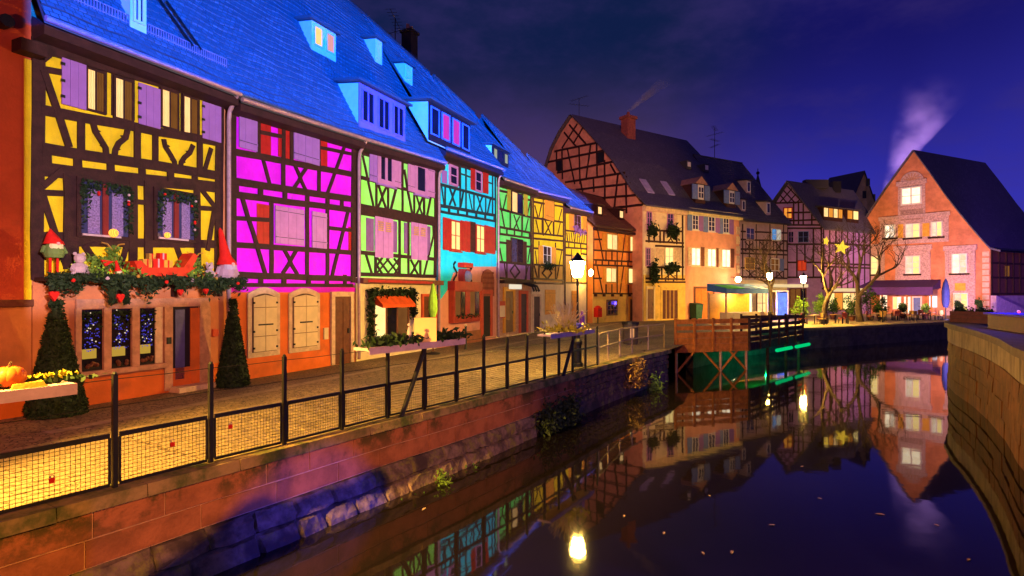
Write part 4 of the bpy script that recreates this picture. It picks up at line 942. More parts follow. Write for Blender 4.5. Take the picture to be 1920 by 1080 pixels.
MB().add([tuple(EL.at(2 + k * .25, -.012 if 2 + k * .25 < sb else -.112, z) - CWL) for k in range(int((s2 - 2) / .25) + 1) for z in (-.86, -.14)],
         [(2 * k, 2 * k + 2, 2 * k + 3, 2 * k + 1) for k in range(int((s2 - 2) / .25))]).build('mortar_bed', mortar_m, cw)
def foot(s):    # the rough footing swells out towards the bridge
    return .10 + .36 * max(0, min(1, (sb - s) / 6.0))
def rough_stone(s0, s1, z0, z1, o0, o1, nm='rubble_stone', m=None):
    G_ = [0, .06, .36, .66, .94, 1]; n = 5; vs = []; fs = []; tilt = R.uniform(-.03, .03); tl2 = R.uniform(-.025, .025); cut = R.choice((0, n))
    for j in range(n + 1):
        for i in range(n + 1):
            a, bb = G_[i], G_[j]; edge = i in (0, n) or j in (0, n); cn = (i in (1, n - 1)) and (j in (1, n - 1))
            o = o0 + (o1 - o0) * bb + tilt * (a - .5) + tl2 * (bb - .5) + (-.09 if edge else R.uniform(-.05, -.01) if cn else R.uniform(-.012, .030))
            vs.append(tuple(EL.at(s0 + (s1 - s0) * a + (0 if edge else R.uniform(-.02, .02)), o, z0 + (z1 - z0) * bb + (0 if edge else R.uniform(-.015, .015))) - CWL))
    for j in range(n):
        for i in range(n): k = j * (n + 1) + i; fs.append((k, k + 1, k + n + 2, k + n + 1))
    return MB().add(vs, fs).build(nm, m or rubble, cw)
for row, (z0, z1) in enumerate(((-1.17, -.86), (-1.72, -1.18))):
    s_ = 3.0 + .2 * row
    while s_ < sb:
        e = min(s_ + R.uniform(.45, 1.05), sb); f0 = foot(s_)
        k0, k1 = (1.72 + z0) / .86, (1.72 + z1) / .86
        rough_stone(s_, e, z0, z1, f0 * (1 - k0) + .03, f0 * (1 - k1) + .03); s_ = e
rows = [(-1.72 + .215 * k, -1.72 + .215 * (k + 1)) for k in range(8)]
for row, (z0, z1) in enumerate(rows):
    s_ = (sb if z1 < -.8 else s2) + .05
    while s_ < sEnd - .1:
        e = min(s_ + R.uniform(.3, .7), sEnd); rough_stone(s_, e, z0, min(z1, -.16), .02 - .1, -.02 - .06, m=mat('dark_rubble', (.14, .085, .07), .9, .5, 4, .9, 16, ext=lichen)); s_ = e
ns = int((sEnd - 2) / .25)
cr = MB()
for k in range(ns + 1):
    q = 2 + k * .25; fz = foot(q)
    for z, o in ((-1.9, fz - .07), (-.86, -.13), (-.84, -.26), (-.12, -.26)): cr.v.append(tuple(EL.at(q, o, z) - CWL))
for k in range(ns):
    for j in range(3): cr.f.append((4 * k + j, 4 * k + 4 + j, 4 * k + 5 + j, 4 * k + 1 + j))
cr.build('wall_core', mat('dark_rubble', (.1, .1, .1)), cw)
# setts near the fence, laid in rows along the quay; the nearest ones single, the rest one mass
def sett(mb, c, tx, ty, l, wd, h):
    q = []
    for z, k in ((-.05, 1.0), (h * .6, 1.0), (h, .80)):
        for a, b_ in ((-1, -1), (1, -1), (1, 1), (-1, 1)): q.append(tuple(c + tx * (a * l / 2 * k) + ty * (b_ * wd / 2 * k) + Vector((0, 0, z))))
    mb.add(q, [(0, 1, 5, 4), (1, 2, 6, 5), (2, 3, 7, 6), (3, 0, 4, 7), (4, 5, 9, 8), (5, 6, 10, 9), (6, 7, 11, 10), (7, 4, 8, 11), (8, 9, 10, 11)])
cands = []
for r in range(26):
    o = -.48 - r * .125; s_ = 3.2 + (r % 2) * .09
    while s_ < 21.5:
        l = R.uniform(.13, .21); c = EL.at(s_ + l / 2, o, 0.0); t0 = (EL.at(s_ + l, o, 0) - EL.at(s_, o, 0)).normalized()
        px = CX + F * c.x / c.y if c.y > 1 else -9e9
        if -60 < px < 1300: cands.append((c.length if px > -10 else 99, c, t0, l))
        s_ += l + .012
cands.sort(key=lambda a: a[0])
mass = MB()
for i, (_, c, t0, l) in enumerate(cands):
    ty = Vector((-t0.y, t0.x, 0)); hh = R.uniform(.008, .020)
    if i < 300:
        m = MB(); sett(m, Vector((0, 0, 0)), t0, ty, l - .006, .115, hh); o = m.build('paving_sett', sett_m, street_o); o.location = c
    else: sett(mass, c, t0, ty, l - .006, .115, hh)
mass.build('paving_setts_far', sett_m, street_o, kind='stuff')
# darker drain line along the house fronts
k_ = MB()
for k in range(60):
    a = ROW0 + TA * (-2 + k * .7) + NRM * 2.0; b2 = ROW0 + TA * (-2 + k * .7 + .68) + NRM * 2.0; n2 = NRM * .3
    k_.add([(a.x, a.y, .004), (b2.x, b2.y, .004), (b2.x + n2.x, b2.y + n2.y, .004), (a.x + n2.x, a.y + n2.y, .004)], [(0, 3, 2, 1)])
k_.build('gutter_slabs', mat('gutter_stone', (.36, .26, .17), .7, .35, 3, .4, 20), street_o, kind='stuff')

# unseen post and plate, added to shade the lower canal wall
bl_ = tag(empty('unseen_shadow_stand', (LAMP.x, LAMP.y - .5, 0)), 'unseen added post and plate behind the viewer, shaping a shadow on the canal wall', 'street lamp')
bo_ = Vector((LAMP.x, LAMP.y - .5, 0)); MB().lathe([(.16, -1.4), (.14, .4), (.06, .6), (.05, 5.9)], n=10).build('post', iron, bl_); MB().tube([(0, 0, 5.85), (0, .5, 5.85)], .03, 6).build('arm', iron, bl_)
MB().lathe([(.22, 5.72), (.10, 5.84), (.03, 5.95)], (0, .5, 0), 10).build('cap', iron, bl_)
sp_ = [(-5.6, 6.6, -2.0), (-5.0, 7.5, -1.35), (-4.45, 8.3, -1.0), (-4.15, 8.75, -.72), (-3.95, 9.05, -.70), (-3.75, 9.35, -.98), (-3.3, 10.0, -.92), (-3.0, 10.45, -1.02), (-2.75, 10.8, -.86), (-2.55, 11.1, -.88), (-2.48, 11.2, -1.2), (-2.5, 11.15, -2.0)]  # outline of the shadow wanted on the wall, shrunk towards the lamp
q_ = [LAMP + (Vector(p) - LAMP) * .085 - bo_ for p in sp_]; q2 = [p + Vector((0, .006, .004)) for p in q_]
mb = MB(); n_ = len(q_); mb.add([tuple(p) for p in q_ + q2], [tuple(range(n_)), tuple(range(2 * n_ - 1, n_ - 1, -1))] + [(i, (i + 1) % n_, n_ + (i + 1) % n_, n_ + i) for i in range(n_)]); mb.build('shadow_plate', iron, bl_)
MB().tube([tuple(q_[5]), (0, .5, 5.70)], .004, 5).build('shadow_plate_rod', iron, bl_)

# ------------------------------------------------------------------ fence along the quay
fe = tag(empty('quay_fence', FP[4]), 'black steel quay fence with wire mesh lower panels and taut wires', 'fence')
FO = Vector(FP[4])
for i, p in enumerate(FP[2:], 2):
    t0 = (FP[min(i + 1, len(FP) - 1)] - FP[i - 1]).normalized(); n0 = Vector((t0.y, -t0.x, 0))
    zt = 1.49 if i < 12 else 1.36; q = []
    for z in (-.12, zt):
        for a, b_ in ((-.028, -.03), (.028, -.03), (.028, .03), (-.028, .03)): q.append(tuple(p - FO + t0 * a + n0 * b_ + Vector((0, 0, z))))
    post = MB().hexa(q).build('post', iron, fe)
    MB().ball(tuple(p - FO + Vector((0, 0, zt + .01))), .03, 8).build('post_cap', iron, post)
for i in range(2, len(FP) - 1):
    a, b_ = FP[i] - FO, FP[i + 1] - FO; t0 = (b_ - a).normalized(); n0 = Vector((t0.y, -t0.x, 0)); a2, b2 = a + t0 * .06, b_ - t0 * .06; L = (b2 - a2).length
    def bar(m, p, q, w, hgt):
        c = []
        for e in (p, q):
            for s1, s3 in ((-1, -1), (1, -1), (1, 1), (-1, 1)): c.append(tuple(e + n0 * (s1 * w) + Vector((0, 0, s3 * hgt))))
        m.add(c, [(0, 1, 2, 3), (7, 6, 5, 4), (0, 4, 5, 1), (1, 5, 6, 2), (2, 6, 7, 3), (3, 7, 4, 0)])
    Z = Vector((0, 0, 1)); m = MB()
    bar(m, a2 + Z * .70, b2 + Z * .70, .018, .030); bar(m, a2 + Z * .06, b2 + Z * .06, .014, .018)
    for e in (a2, b2):
        m.add([tuple(e + t0 * x + n0 * y + Z * z) for z in (.075, .672) for x, y in ((-.014, -.012), (.014, -.012), (.014, .012), (-.014, .012))], [(0, 3, 2, 1), (4, 5, 6, 7), (0, 1, 5, 4), (1, 2, 6, 5), (2, 3, 7, 6), (3, 0, 4, 7)])
    pan = m.build('mesh_panel', iron, fe)
    m = MB(); n = int(L / .052); r_ = .0030
    for k in range(1, n):
        q = a2 + t0 * (L * k / n); m.add([tuple(q - t0 * r_ + Z * .07), tuple(q + t0 * r_ + Z * .07), tuple(q + t0 * r_ + Z * .68), tuple(q - t0 * r_ + Z * .68)], [(0, 1, 2, 3)])
    for k in range(1, 12):
        z = .07 + .61 * k / 12; m.add([tuple(a2 + Z * (z - r_)), tuple(b2 + Z * (z - r_)), tuple(b2 + Z * (z + r_)), tuple(a2 + Z * (z + r_))], [(0, 1, 2, 3)])
    m.build('wire_mesh', iron, pan, kind='stuff')
    for z in (1.43, 1.08):
        MB().tube([tuple(a + Z * z), tuple((a + b_) / 2 + Z * (z - .008)), tuple(b_ + Z * z)], .0055, 5).build('wire', iron, fe)
# light railing towards the landing stage
rl = tag(empty('railing', gnd(1150, 672)), 'thin pale tube railing between the fence and the wooden landing stage', 'railing')
RO = Vector(rl.location); rp = [gnd(1122, 684), gnd(1140, 676), gnd(1162, 668), gnd(1185, 662), gnd(1215, 656), gnd(1245, 651)]
rm_ = mat('rail_galvanised', (.34, .24, .15), .5, .2, 6, .1, 30, metal=.3)
for p in rp: MB().tube([tuple(p - RO), tuple(p - RO + Vector((0, 0, 1.1)))], .035, 6).build('post', rm_, rl)
for z in (1.1, .6): MB().tube([tuple(p - RO + Vector((0, 0, z))) for p in rp], .03, 6).build('rail', rm_, rl)

# ------------------------------------------------------------------ wooden landing stage
DA, DB, DC = Vector((8.05, 28.4, 0)), Vector((12.25, 29.7, 0)), Vector((18.1, 35.8, 0)); DD = DA + DC - DB
dk_ = tag(empty('landing_stage', DA), 'wooden boat landing stage on braced piles with plank railings', 'deck')
def dpt(p, z): return tuple(p - DA + Vector((0, 0, z)))
def plank(a, b, z0, z1, th, name, m, parent=dk_):
    t0 = (b - a).normalized(); n0 = Vector((t0.y, -t0.x, 0)) * th
    return MB().hexa([dpt(a + n0, z0), dpt(b + n0, z0), dpt(b - n0, z0), dpt(a - n0, z0), dpt(a + n0, z1), dpt(b + n0, z1), dpt(b - n0, z1), dpt(a - n0, z1)]).build(name, m, parent)
for k in range(22):
    f0, f1 = k / 22 + .001, (k + 1) / 22 - .0015
    MB().hexa([dpt(DA + (DD - DA) * f, z) if i < 1 else dpt(DB + (DC - DB) * f, z) for z in (-.10, -.03) for f, i in ((f0, 0), (f0, 1), (f1, 1), (f1, 0))]).build('floor_plank', deckwood, dk_)
t1 = (DB - DA).normalized(); t2 = (DC - DB).normalized(); fo = Vector((t1.y, -t1.x, 0)) * .12; so_ = Vector((t2.y, -t2.x, 0)) * .12
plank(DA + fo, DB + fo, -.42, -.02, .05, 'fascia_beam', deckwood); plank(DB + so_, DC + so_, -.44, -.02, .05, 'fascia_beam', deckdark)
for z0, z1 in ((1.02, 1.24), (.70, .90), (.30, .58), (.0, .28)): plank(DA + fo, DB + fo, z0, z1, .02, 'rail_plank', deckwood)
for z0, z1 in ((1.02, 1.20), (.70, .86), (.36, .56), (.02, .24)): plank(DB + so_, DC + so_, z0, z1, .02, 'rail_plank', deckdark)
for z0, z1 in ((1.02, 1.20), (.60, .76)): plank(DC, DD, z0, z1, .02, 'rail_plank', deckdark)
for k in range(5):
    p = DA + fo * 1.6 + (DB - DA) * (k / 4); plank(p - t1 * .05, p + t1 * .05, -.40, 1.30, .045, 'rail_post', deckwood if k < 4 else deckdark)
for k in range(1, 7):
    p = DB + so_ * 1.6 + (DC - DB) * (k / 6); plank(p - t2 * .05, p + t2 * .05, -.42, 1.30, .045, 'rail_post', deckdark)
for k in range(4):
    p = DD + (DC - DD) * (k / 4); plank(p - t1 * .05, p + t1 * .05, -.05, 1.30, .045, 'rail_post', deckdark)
for f in (.03, .62, .98):
    p = DA + (DB - DA) * f + fo * .6; MB().tube([dpt(p, -2.2), dpt(p, -.1)], .075, 8).build('pile', zinc, dk_)
    for sg_ in (-1, 1):
        e = p + t1 * (sg_ * 1.05)
        if (e - DA).dot(t1) < -.1 or (e - DB).dot(t1) > .1: continue
        MB().tube([dpt(p, -1.42), dpt(e, -.38)], .06, 6).build('brace', deckwood, dk_)
for f in (.35, .7, .98):
    p = DB + (DC - DB) * f; MB().tube([dpt(p, -2.2), dpt(p, -.1)], .09, 8).build('pile', deckdark, dk_)
point('deck_green_light', (14.4, 32.3, -.8), 90, (0.0, 1.0, .25), .0); point('deck_green_light', (16.7, 34.8, -.8), 90, (0.0, 1.0, .25), .0)  # assumed lamps, with the tubes below, for the green glow under the stage
for (x, y, lab) in ((14.9, 32.0, 'nearer'), (17.0, 34.1, 'farther')):
    o = tag(MB().tube([(-.8, -.83, 0), (.8, .83, 0)], .10, 8).build('light_tube', glow('green_tube', (0.0, 1.0, .3), .6)), 'assumed green glowing light tube under the landing stage, the ' + lab + ' of the two', 'light', 'green tubes under the stage')
    o.location = (x + .28, y - .28, -.55)

# ------------------------------------------------------------------ far quay wall
FQ = [Vector((9.6, 30.2, 0)), Vector((14.5, 36, 0)), gnd(1504, 617), gnd(1640, 611), gnd(1772, 605), Vector((50, 56, 0)), Vector((75, 66, 0))]
fq = tag(empty('quay_wall', FQ[2]), 'low dark stone quay wall below the cafe terrace across the water', 'wall')
FL = Line(FQ); fo_ = Vector(FQ[2]); s_ = 0
dkst = mat('dark_quay_stone', (.11, .10, .13), .85, .4, 2, .5, 14)
while s_ < FL.L - .1:
    e = min(s_ + R.uniform(1.6, 2.6), FL.L)
    wallblock(FL, s_ + .008, e - .008, -.6, -.14, .02 * R.random(), .02 * R.random(), .4, 'quay_stone', dkst, fq, fo_)
    wallblock(FL, s_ + .008, e - .008, -1.8, -.61, .02 * R.random(), .02 * R.random(), .4, 'quay_stone', dkst, fq, fo_)
    wallblock(FL, s_ + .004, e - .004, -.135, .06, .06, .06, .5, 'coping_stone', mat('quay_coping', (.22, .17, .13)), fq, fo_); s_ = e

# ------------------------------------------------------------------ curved quay wall on the other bank
RP = [Vector((6.2, 3.0, 0)), Vector((7.6, 6.0, 0)), Vector((9.3, 9.3, 0)), Vector((11.7, 13.1, 0)), Vector((13.5, 15.6, 0)), Vector((15.1, 18.1, 0)), Vector((16.4, 20.3, 0)), Vector((17.6, 22.6, 0)), Vector((18.9, 24.7, 0)), Vector((20.6, 26.7, 0)), Vector((23.0, 28.4, 0)), Vector((27, 30.2, 0)), Vector((36, 33, 0))]
rw = tag(empty('quay_wall', RP[7]), 'curved stained concrete quay wall with pale coping on the far right bank', 'wall')
RL = Line([p for p in RP]); ro_ = Vector(RP[7]); s_ = 0
pale = mat('pale_band', (.42, .28, .17), .85, .35, 1.4, .6, 14, ext=streak)
while s_ < RL.L - .1:
    e = min(s_ + .9, RL.L)
    wallblock(RL, s_ + .003, e - .003, 1.10, 1.30, -.12, -.12, -.9, 'coping_stone', mat('coping_brown', (.20, .13, .09), .8, .3, 3, .4, 20), rw, ro_)
    wallblock(RL, s_ + .003, e - .003, .48, 1.095, .0, .0, -.5, 'plaster_band', pale, rw, ro_)
    s_ = e
for row, (z0, z1) in enumerate(((-2.0, -.95), (-.945, -.45), (-.445, .02), (.025, .475))):
    s_ = .4 * row
    while s_ < RL.L - .1:
        e = min(s_ + R.uniform(.75, 1.35), RL.L)
        wallblock(RL, s_ + .014, e - .014, z0 + .012, z1 - .012, -.03 + R.uniform(-.015, .025), -.01 + R.uniform(-.015, .025), -.5, 'wall_block', concrete, rw, ro_); s_ = e
MB().add([tuple(RL.at(k * .3, .05, z) - ro_) for k in range(int(RL.L / .3) + 1) for z in (-2.0, .5)], [(2 * k, 2 * k + 2, 2 * k + 3, 2 * k + 1) for k in range(int(RL.L / .3))]).build('mortar_bed', mat('dark_joint', (.05, .03, .02)), rw)
bank = MB().add([tuple(RL.at(RL.L * k / 40, .3, 1.12)) for k in range(41)] + [(60, 34, 1.12), (60, -10, 1.12), (8, -10, 1.12)], [])
bank.f.append(tuple(range(len(bank.v)))[::-1])
struct(bank.build('pavement', mat('bank_paving', (.12, .08, .09), .8, .4, 3, .3, 20)))
# ------------------------------------------------------------------ houses round the square
def slope_roof(h, prof, ya, yb, m, name='roof', th=.12, steps=4):
    """prof: (u,z) down the slope; ya/yb: depth of the two verges (functions of slope fraction or numbers)"""
    P = []
    for a, b in zip(prof, prof[1:]):
        for k in range(steps): P.append(Vector(a).lerp(Vector(b), k / steps))
    P.append(Vector(prof[-1])); mb = MB(); d = 0.0; n = len(P)
    fa = ya if callable(ya) else (lambda f: ya); fb = yb if callable(yb) else (lambda f: yb)
    for i, p in enumerate(P):
        if i: d += (p - P[i - 1]).length
        f = i / (n - 1); y0, y1 = fa(f), fb(f)
        for q, (yy, dz) in enumerate(((y0, 0), (y1, 0), (y1, -th), (y0, -th))):
            mb.uv[len(mb.v)] = (yy, -d); mb.v.append((p.x, yy, p.y + dz))
    for i in range(n - 1):
        k = 4 * i
        mb.f += [(k, k + 4, k + 5, k + 1), (k + 1, k + 5, k + 6, k + 2), (k + 2, k + 6, k + 7, k + 3), (k + 3, k + 7, k + 4, k)]
    e = 4 * (n - 1); mb.f += [(e, e + 3, e + 2, e + 1), (0, 1, 2, 3)]
    return h.part(mb, name, m)

# ---- orange house
p0, p1 = gnd(1112, 606), at(1204, 600, 54.4)
h = House('timber_house', 'orange timber-framed house with two small lit dormers, beside the street lamp', (p0.x, p0.y), (p1.x - p0.x, p1.y - p0.y))
h.w = h.P(1204, 500)[0]; h.b, h.ov = 4.0, .5; h.e0 = h.P(1112, 421, -.5)[1]; h.e1 = h.P(1210, 433, -.5)[1]; h.r0, h.r1 = 12.2, 12.0; W = h.w
h.body(0, W, 8, h.e0 - .2, 11.7, 4, mat('plaster_tangerine', (.80, .28, .06), .9, .2, 1.2, .3, 25, ext=grime)); h.beam_mat = timber_red
h.roof(-.3, W + .6, h.e0, h.e1, 12.2, 12.0, 4.0, .5, roof_red, n=20); h.part(MB().box(0, W, -.45, .02, h.e0 - .38, h.e0 - .14), 'eave_board', soffit)
tang = MATS['plaster_tangerine']
h.panel([(1112, 428), (1204, 438), (1204, 551), (1112, 551)], tang, 'upper_wall', 0, .07); h.panel([(1112, 551), (1204, 551), (1204, 603), (1112, 608)], ochre, 'ground_wall', 0, .07)
for a, b in (((1112, 449), (1129, 449)), ((1112, 469), (1204, 474)), ((1112, 487), (1204, 492)), ((1112, 497), (1204, 500)), ((1112, 522), (1128, 522)), ((1112, 550), (1204, 551)), ((1112, 430), (1204, 440))): h.beam(.15, a, b)
for x, a, b in ((1113, 428, 551), (1157, 436, 552), (1197, 440, 552), (1136, 472, 490), (1147, 472, 490), (1179, 474, 492), (1188, 474, 492), (1136, 533, 551), (1147, 533, 551), (1178, 534, 551), (1187, 534, 551), (1203, 438, 552)): h.beam(.13, (x, a), (x, b))
for a, b in (((1120, 430), (1131, 488)), ((1172, 440), (1165, 492)), ((1119, 498), (1130, 550)), ((1169, 500), (1162, 551))): h.beam(.11, a, b)
for k in range(8): x = 1117 + k * 12; h.beam(.14, (x, 488), (x, 499))
for k in range(5): x = 1115 + k * 16; h.beam(.2, (x, 551), (x, 556), pr=.2)
for px in ((1137, 437, 468, 1157), (1180, 442, 472, 1197), (1135, 501, 530, 1155), (1177, 502, 532, 1196)): h.window(px, mat('frame_ochre', (.5, .32, .1)), [lit_yellow, lit_warm], 2, 1, fw=.09)
for px in ((1128, 436, 468, 1137), (1158, 440, 470, 1166), (1173, 442, 471, 1180), (1130, 500, 530, 1135), (1158, 501, 531, 1164), (1172, 502, 532, 1177)): h.shutter(px, amberpaint, battens=0)
h.window((1137, 562, 592, 1157), brownpaint, darkglass, 3, 3, fw=.14); h.door((1180, 561, 603, 1199), mat('door_umber', (.10, .05, .03)), amberpaint, .15)
dormer(h, 1118, 1129, 384, 404, timber, timber, roofm=roof_red, panes=[lit_warm], frame=timber, cols=1); dormer(h, 1159, 1169, 392, 411, timber, timber, roofm=roof_red, panes=[lit_warm], frame=timber, cols=1)

# ---- big gabled house: front + half-timbered gable
BO = Vector((11.94, 52.0)); BT = Vector((.831, .556))
h = House('gabled_house', 'big gabled house with half-timbered side gable, brick chimney and two skylights', BO, BT); B1 = h
hg = House('', '', (BO.x - .556 * 20, BO.y + .831 * 20), (.556, -.831), root=h.root)
gp = [(1073, 219), (1100, 246), (1147, 300), (1171, 334), (1188, 361), (1207, 385)]
lp = [(1052, 250), (1036, 282), (1026, 314)]
gw = mat('plaster_dusty_rose', (.72, .30, .20), .9, .25, 1.0, .3, 20, ext=grime)
hg.panel([(min(u, 19.9), z) for u, z in [hg.P(*q) for q in gp + [(1207, 603), (1026, 603)] + lp[::-1]]], gw, 'gable_wall', 0, 5.85, raw=True)
prof = [hg.P(*q) for q in gp]; prof = [(u + .12, z + .22) for u, z in prof]; prof[-1] = (prof[-1][0] + .5, prof[-1][1] - .25)
slope_roof(hg, prof, -.35, lambda f: 9.0 - 3.1 * f, roof_dark)
lpf = [hg.P(*q) for q in [gp[0]] + lp]; slope_roof(hg, [(u - .1, z + .2) for u, z in lpf], 5.8, -.35, roof_dark, 'back_roof')
hg.beam_mat = timber; G = lambda w_, *p: hg.beam(w_, *p, pr=.05 + .03 * R.random())
for a, b in (((1040, 284), (1118, 268)), ((1028, 304), (1132, 282)), ((1045, 324), (1152, 303)), ((1060, 342), (1172, 324)), ((1080, 356), (1182, 344)), ((1120, 372), (1192, 366)), ((1150, 390), (1205, 384))): G(.22, a, b)
for a, b in (((1068, 234), (1099, 270)), ((1058, 248), (1081, 275)), ((1093, 240), (1075, 270)), ((1083, 232), (1054, 278)),
             ((1086, 275), (1088, 345)), ((1108, 270), (1099, 338)), ((1064, 279), (1078, 345)), ((1054, 280), (1055, 336)), ((1119, 268), (1120, 332)), ((1134, 300), (1135, 400)), ((1145, 308), (1155, 326)), ((1159, 328), (1152, 395)), ((1174, 330), (1175, 400)), ((1113, 335), (1114, 360)), ((1044, 282), (1044, 320)), ((1089, 340), (1093, 360))): G(.18, a, b)
for px in ((1120, 285, 307, 1133), (1045, 301, 322, 1055)): hg.part(MB().box(*hg.rect(*px)[:2], -.03, .0, *hg.rect(*px)[2:]), 'gable_hatch', mat('hatch_dark', (.01, .01, .02)))
ap = hg.P(1073, 219); antenna(hg, ap[0] - .3, 1.2, ap[1] - .3, ap[1] + 2.3, 1.1, .2)
c0 = at(1178, 250, 62.0); lc = Vector((c0.x, c0.y)) - hg.O; cu, cy = lc.dot(hg.t), lc.dot(hg.i)
brick = mat('chimney_brick', (.30, .08, .07), .85, .4, 6, .4, 30); ch = hg.part(MB().box(cu - .5, cu + .5, cy - .6, cy + .6, c0.z - 1.5, c0.z + 1.5), 'chimney', brick)
hg.part(MB().box(cu - .65, cu + .65, cy - .75, cy + .75, c0.z + 1.5, c0.z + 1.8), 'chimney_cap', brick, ch); hg.part(MB().lathe([(.2, 0), (.16, .5)], (cu, cy, c0.z + 1.8), 8), 'chimney_pot', brick, ch)
SM1 = Vector((c0.x, c0.y, c0.z + 2.4))
def on_slope(hh, pf, x, y):
    best = None
    for y_ in [k * .05 for k in range(-10, 400)]:
        u, z = hh.P(x, y, y_)
        for a, b in zip(pf, pf[1:]):
            if a[0] <= u <= b[0]:
                zr = a[1] + (b[1] - a[1]) * (u - a[0]) / (b[0] - a[0])
                if best is None or abs(zr - z) < best[0]: best = (abs(zr - z), u, y_, zr, (b[1] - a[1]) / (b[0] - a[0]))
    return best
for (x, y) in ((1213, 351), (1252, 354)):
    q = on_slope(hg, prof, x, y)
    if q:
        _, u, yy, z, sl = q; d = .55
        hg.part(MB().hexa([(u - d, yy - .45, z - sl * d + .02), (u + d, yy - .45, z + sl * d + .02), (u + d, yy + .45, z + sl * d + .02), (u - d, yy + .45, z - sl * d + .02), (u - d, yy - .45, z - sl * d + .14), (u + d, yy - .45, z + sl * d + .14), (u + d, yy + .45, z + sl * d + .14), (u - d, yy + .45, z - sl * d + .14)]), 'skylight', mat('skylight_pane', (.45, .38, .62), .15, .2, 2, 0, spec=.8))
W = h.P(1284.5, 500)[0]; h.beam_mat = timber_red; ez = h.P(1207, 384)[1]
h.panel([(1206, 384), (1284.5, 390), (1284.5, 602), (1206, 604)], creamwall, 'front_wall', -.02, .1); h.panel([(1206, 515), (1284.5, 516), (1284.5, 599), (1206, 603)], ochre, 'ground_wall', -.04, .05)
h.part(MB().box(0, W - .02, -.35, .0, ez - .55, ez - .05), 'cornice', mat('cornice_cream', (.80, .55, .38)))
for a, b in (((1212, 432), (1280, 434)), ((1210, 452), (1281, 456)), ((1228, 461), (1281, 463)), ((1212, 501), (1281, 501)), ((1210, 522), (1283, 524)), ((1210, 529), (1284, 529))): h.beam(.18, a, b, pr=.1)
for x, a, b in ((1279, 395, 526), (1216, 432, 455), (1226, 432, 455), (1244, 432, 456), (1237, 434, 456), (1268, 434, 458), (1218, 500, 525), (1240, 500, 525), (1252, 501, 526), (1268, 501, 526), (1262, 523, 530), (1231, 523, 530), (1247, 523, 530)): h.beam(.14, (x, a), (x, b), pr=.1)
xbrace(h, .12, (1250, 436), (1264, 438), (1250, 455), (1264, 457)); xbrace(h, .12, (1244, 503), (1268, 503), (1244, 523), (1268, 524))
h.window((1212, 396, 430, 1222), lilac2, blueglass, 2, 3, fw=.10); h.window((1250, 399, 428, 1262), lilac2, blueglass, 2, 3, fw=.10); h.window((1210, 464, 499, 1219), lilac2, blueglass, 2, 3, fw=.10); h.window((1246, 463, 498, 1262), creampaint, [lit_yellow, lit_yellow], 2, 2, fw=.08)
for px in ((1222, 397, 430, 1229), (1263, 400, 432, 1269), (1219, 465, 499, 1226), (1229, 465, 499, 1244), (1262, 465, 499, 1268), (1269, 465, 499, 1277)): h.shutter(px, stone_cream, battens=0)
h.door((1213, 540, 600, 1225), brownpaint, creampaint, .15, panels=1); h.door((1241, 542, 600, 1270), mat('door_maroon', (.12, .035, .03)), ochre, .2, panels=4)
for (x, y, sx, sz) in ((1220, 433, .55, .55), (1258, 434, .75, .6), (1223, 512, .5, 1.0), (1256, 502, .8, .45)):
    c = h.P(x, y); h.part(MB().leaves([(c[0] + R.gauss(0, sx * .5), -.3 + R.gauss(0, .12), c[1] + R.gauss(0, sz * .5)) for _ in range(380)], .17, R), 'window_box_plants', pinegreen, kind='stuff')

# ---- pink house next to it
po = BO + BT * W; h = House('pink_house', 'pink plaster house with three bright windows and blue-shuttered dormers', po, BT); B2 = h
h.w = h.P(1386, 500)[0]; W2 = h.w
h.panel([(1285, 386), (1386, 399), (1386, 598), (1285, 604)], mat('plaster_old_rose', (.76, .33, .24), .9, .2, 1.0, .3, 20, ext=grime), 'front_wall', 0, 9)
ez = h.P(1285, 391)[1]; h.part(MB().box(0, W2, -.45, .0, ez - .55, ez + .05), 'cornice', mat('cornice_pale', (.82, .68, .42)))
hg2 = House('', '', (po.x - .556 * 20, po.y + .831 * 20), (.556, -.831), root=h.root)
pz = [(u, z) for u, z in prof]; k3 = 3
slope_roof(hg2, [(u, z - .02) for u, z in pz], lambda f: 3.1 - 3.1 * f, lambda f: 12.4 - (12.4 - W2 - .2) * f, mat('x', (1, 1, 1)) if 0 else roof_dark)
rd = roof_red
for (x, y0, y1) in ((1308, 346, 377), (1366, 357, 385)):
    q = on_slope(hg2, pz, x, y1)
    if not q: continue
    _, u, yy, z, sl = q; fu = h.P(x, y1, 20 - u)[0]; yl = 20 - u - .0; w2, hh = .75, h.P(x, y0, yl)[1] - z
    dm = h.part(MB().box(fu - w2, fu + w2, yl - .35, yl + 2.2, z - .3, z + hh), 'dormer', roof_red)
    h.part(MB().prism([(fu - w2 - .2, z + hh), (fu + w2 + .2, z + hh), (fu, z + hh + .75)], yl - .5, yl + 2.2), 'pediment', stone_pink, dm)
    h.part(MB().box(fu - .42, fu + .42, yl - .42, yl - .34, z + .1, z + hh - .1), 'dormer_window', whitepaint, dm)
    for sx in (-.2, .2):
        for sz in (.32, .7): h.part(MB().box(fu + sx - .13, fu + sx + .13, yl - .44, yl - .41, z + .1 + (hh - .2) * (sz - .2), z + .1 + (hh - .2) * (sz + .12)), 'pane', blueglass, dm)
    for sx in (-1, 1): h.part(MB().box(fu + sx * .95 - .4, fu + sx * .95 + .4, yl - .46, yl - .38, z + .08, z + hh - .12), 'shutter', bluepaint, dm)
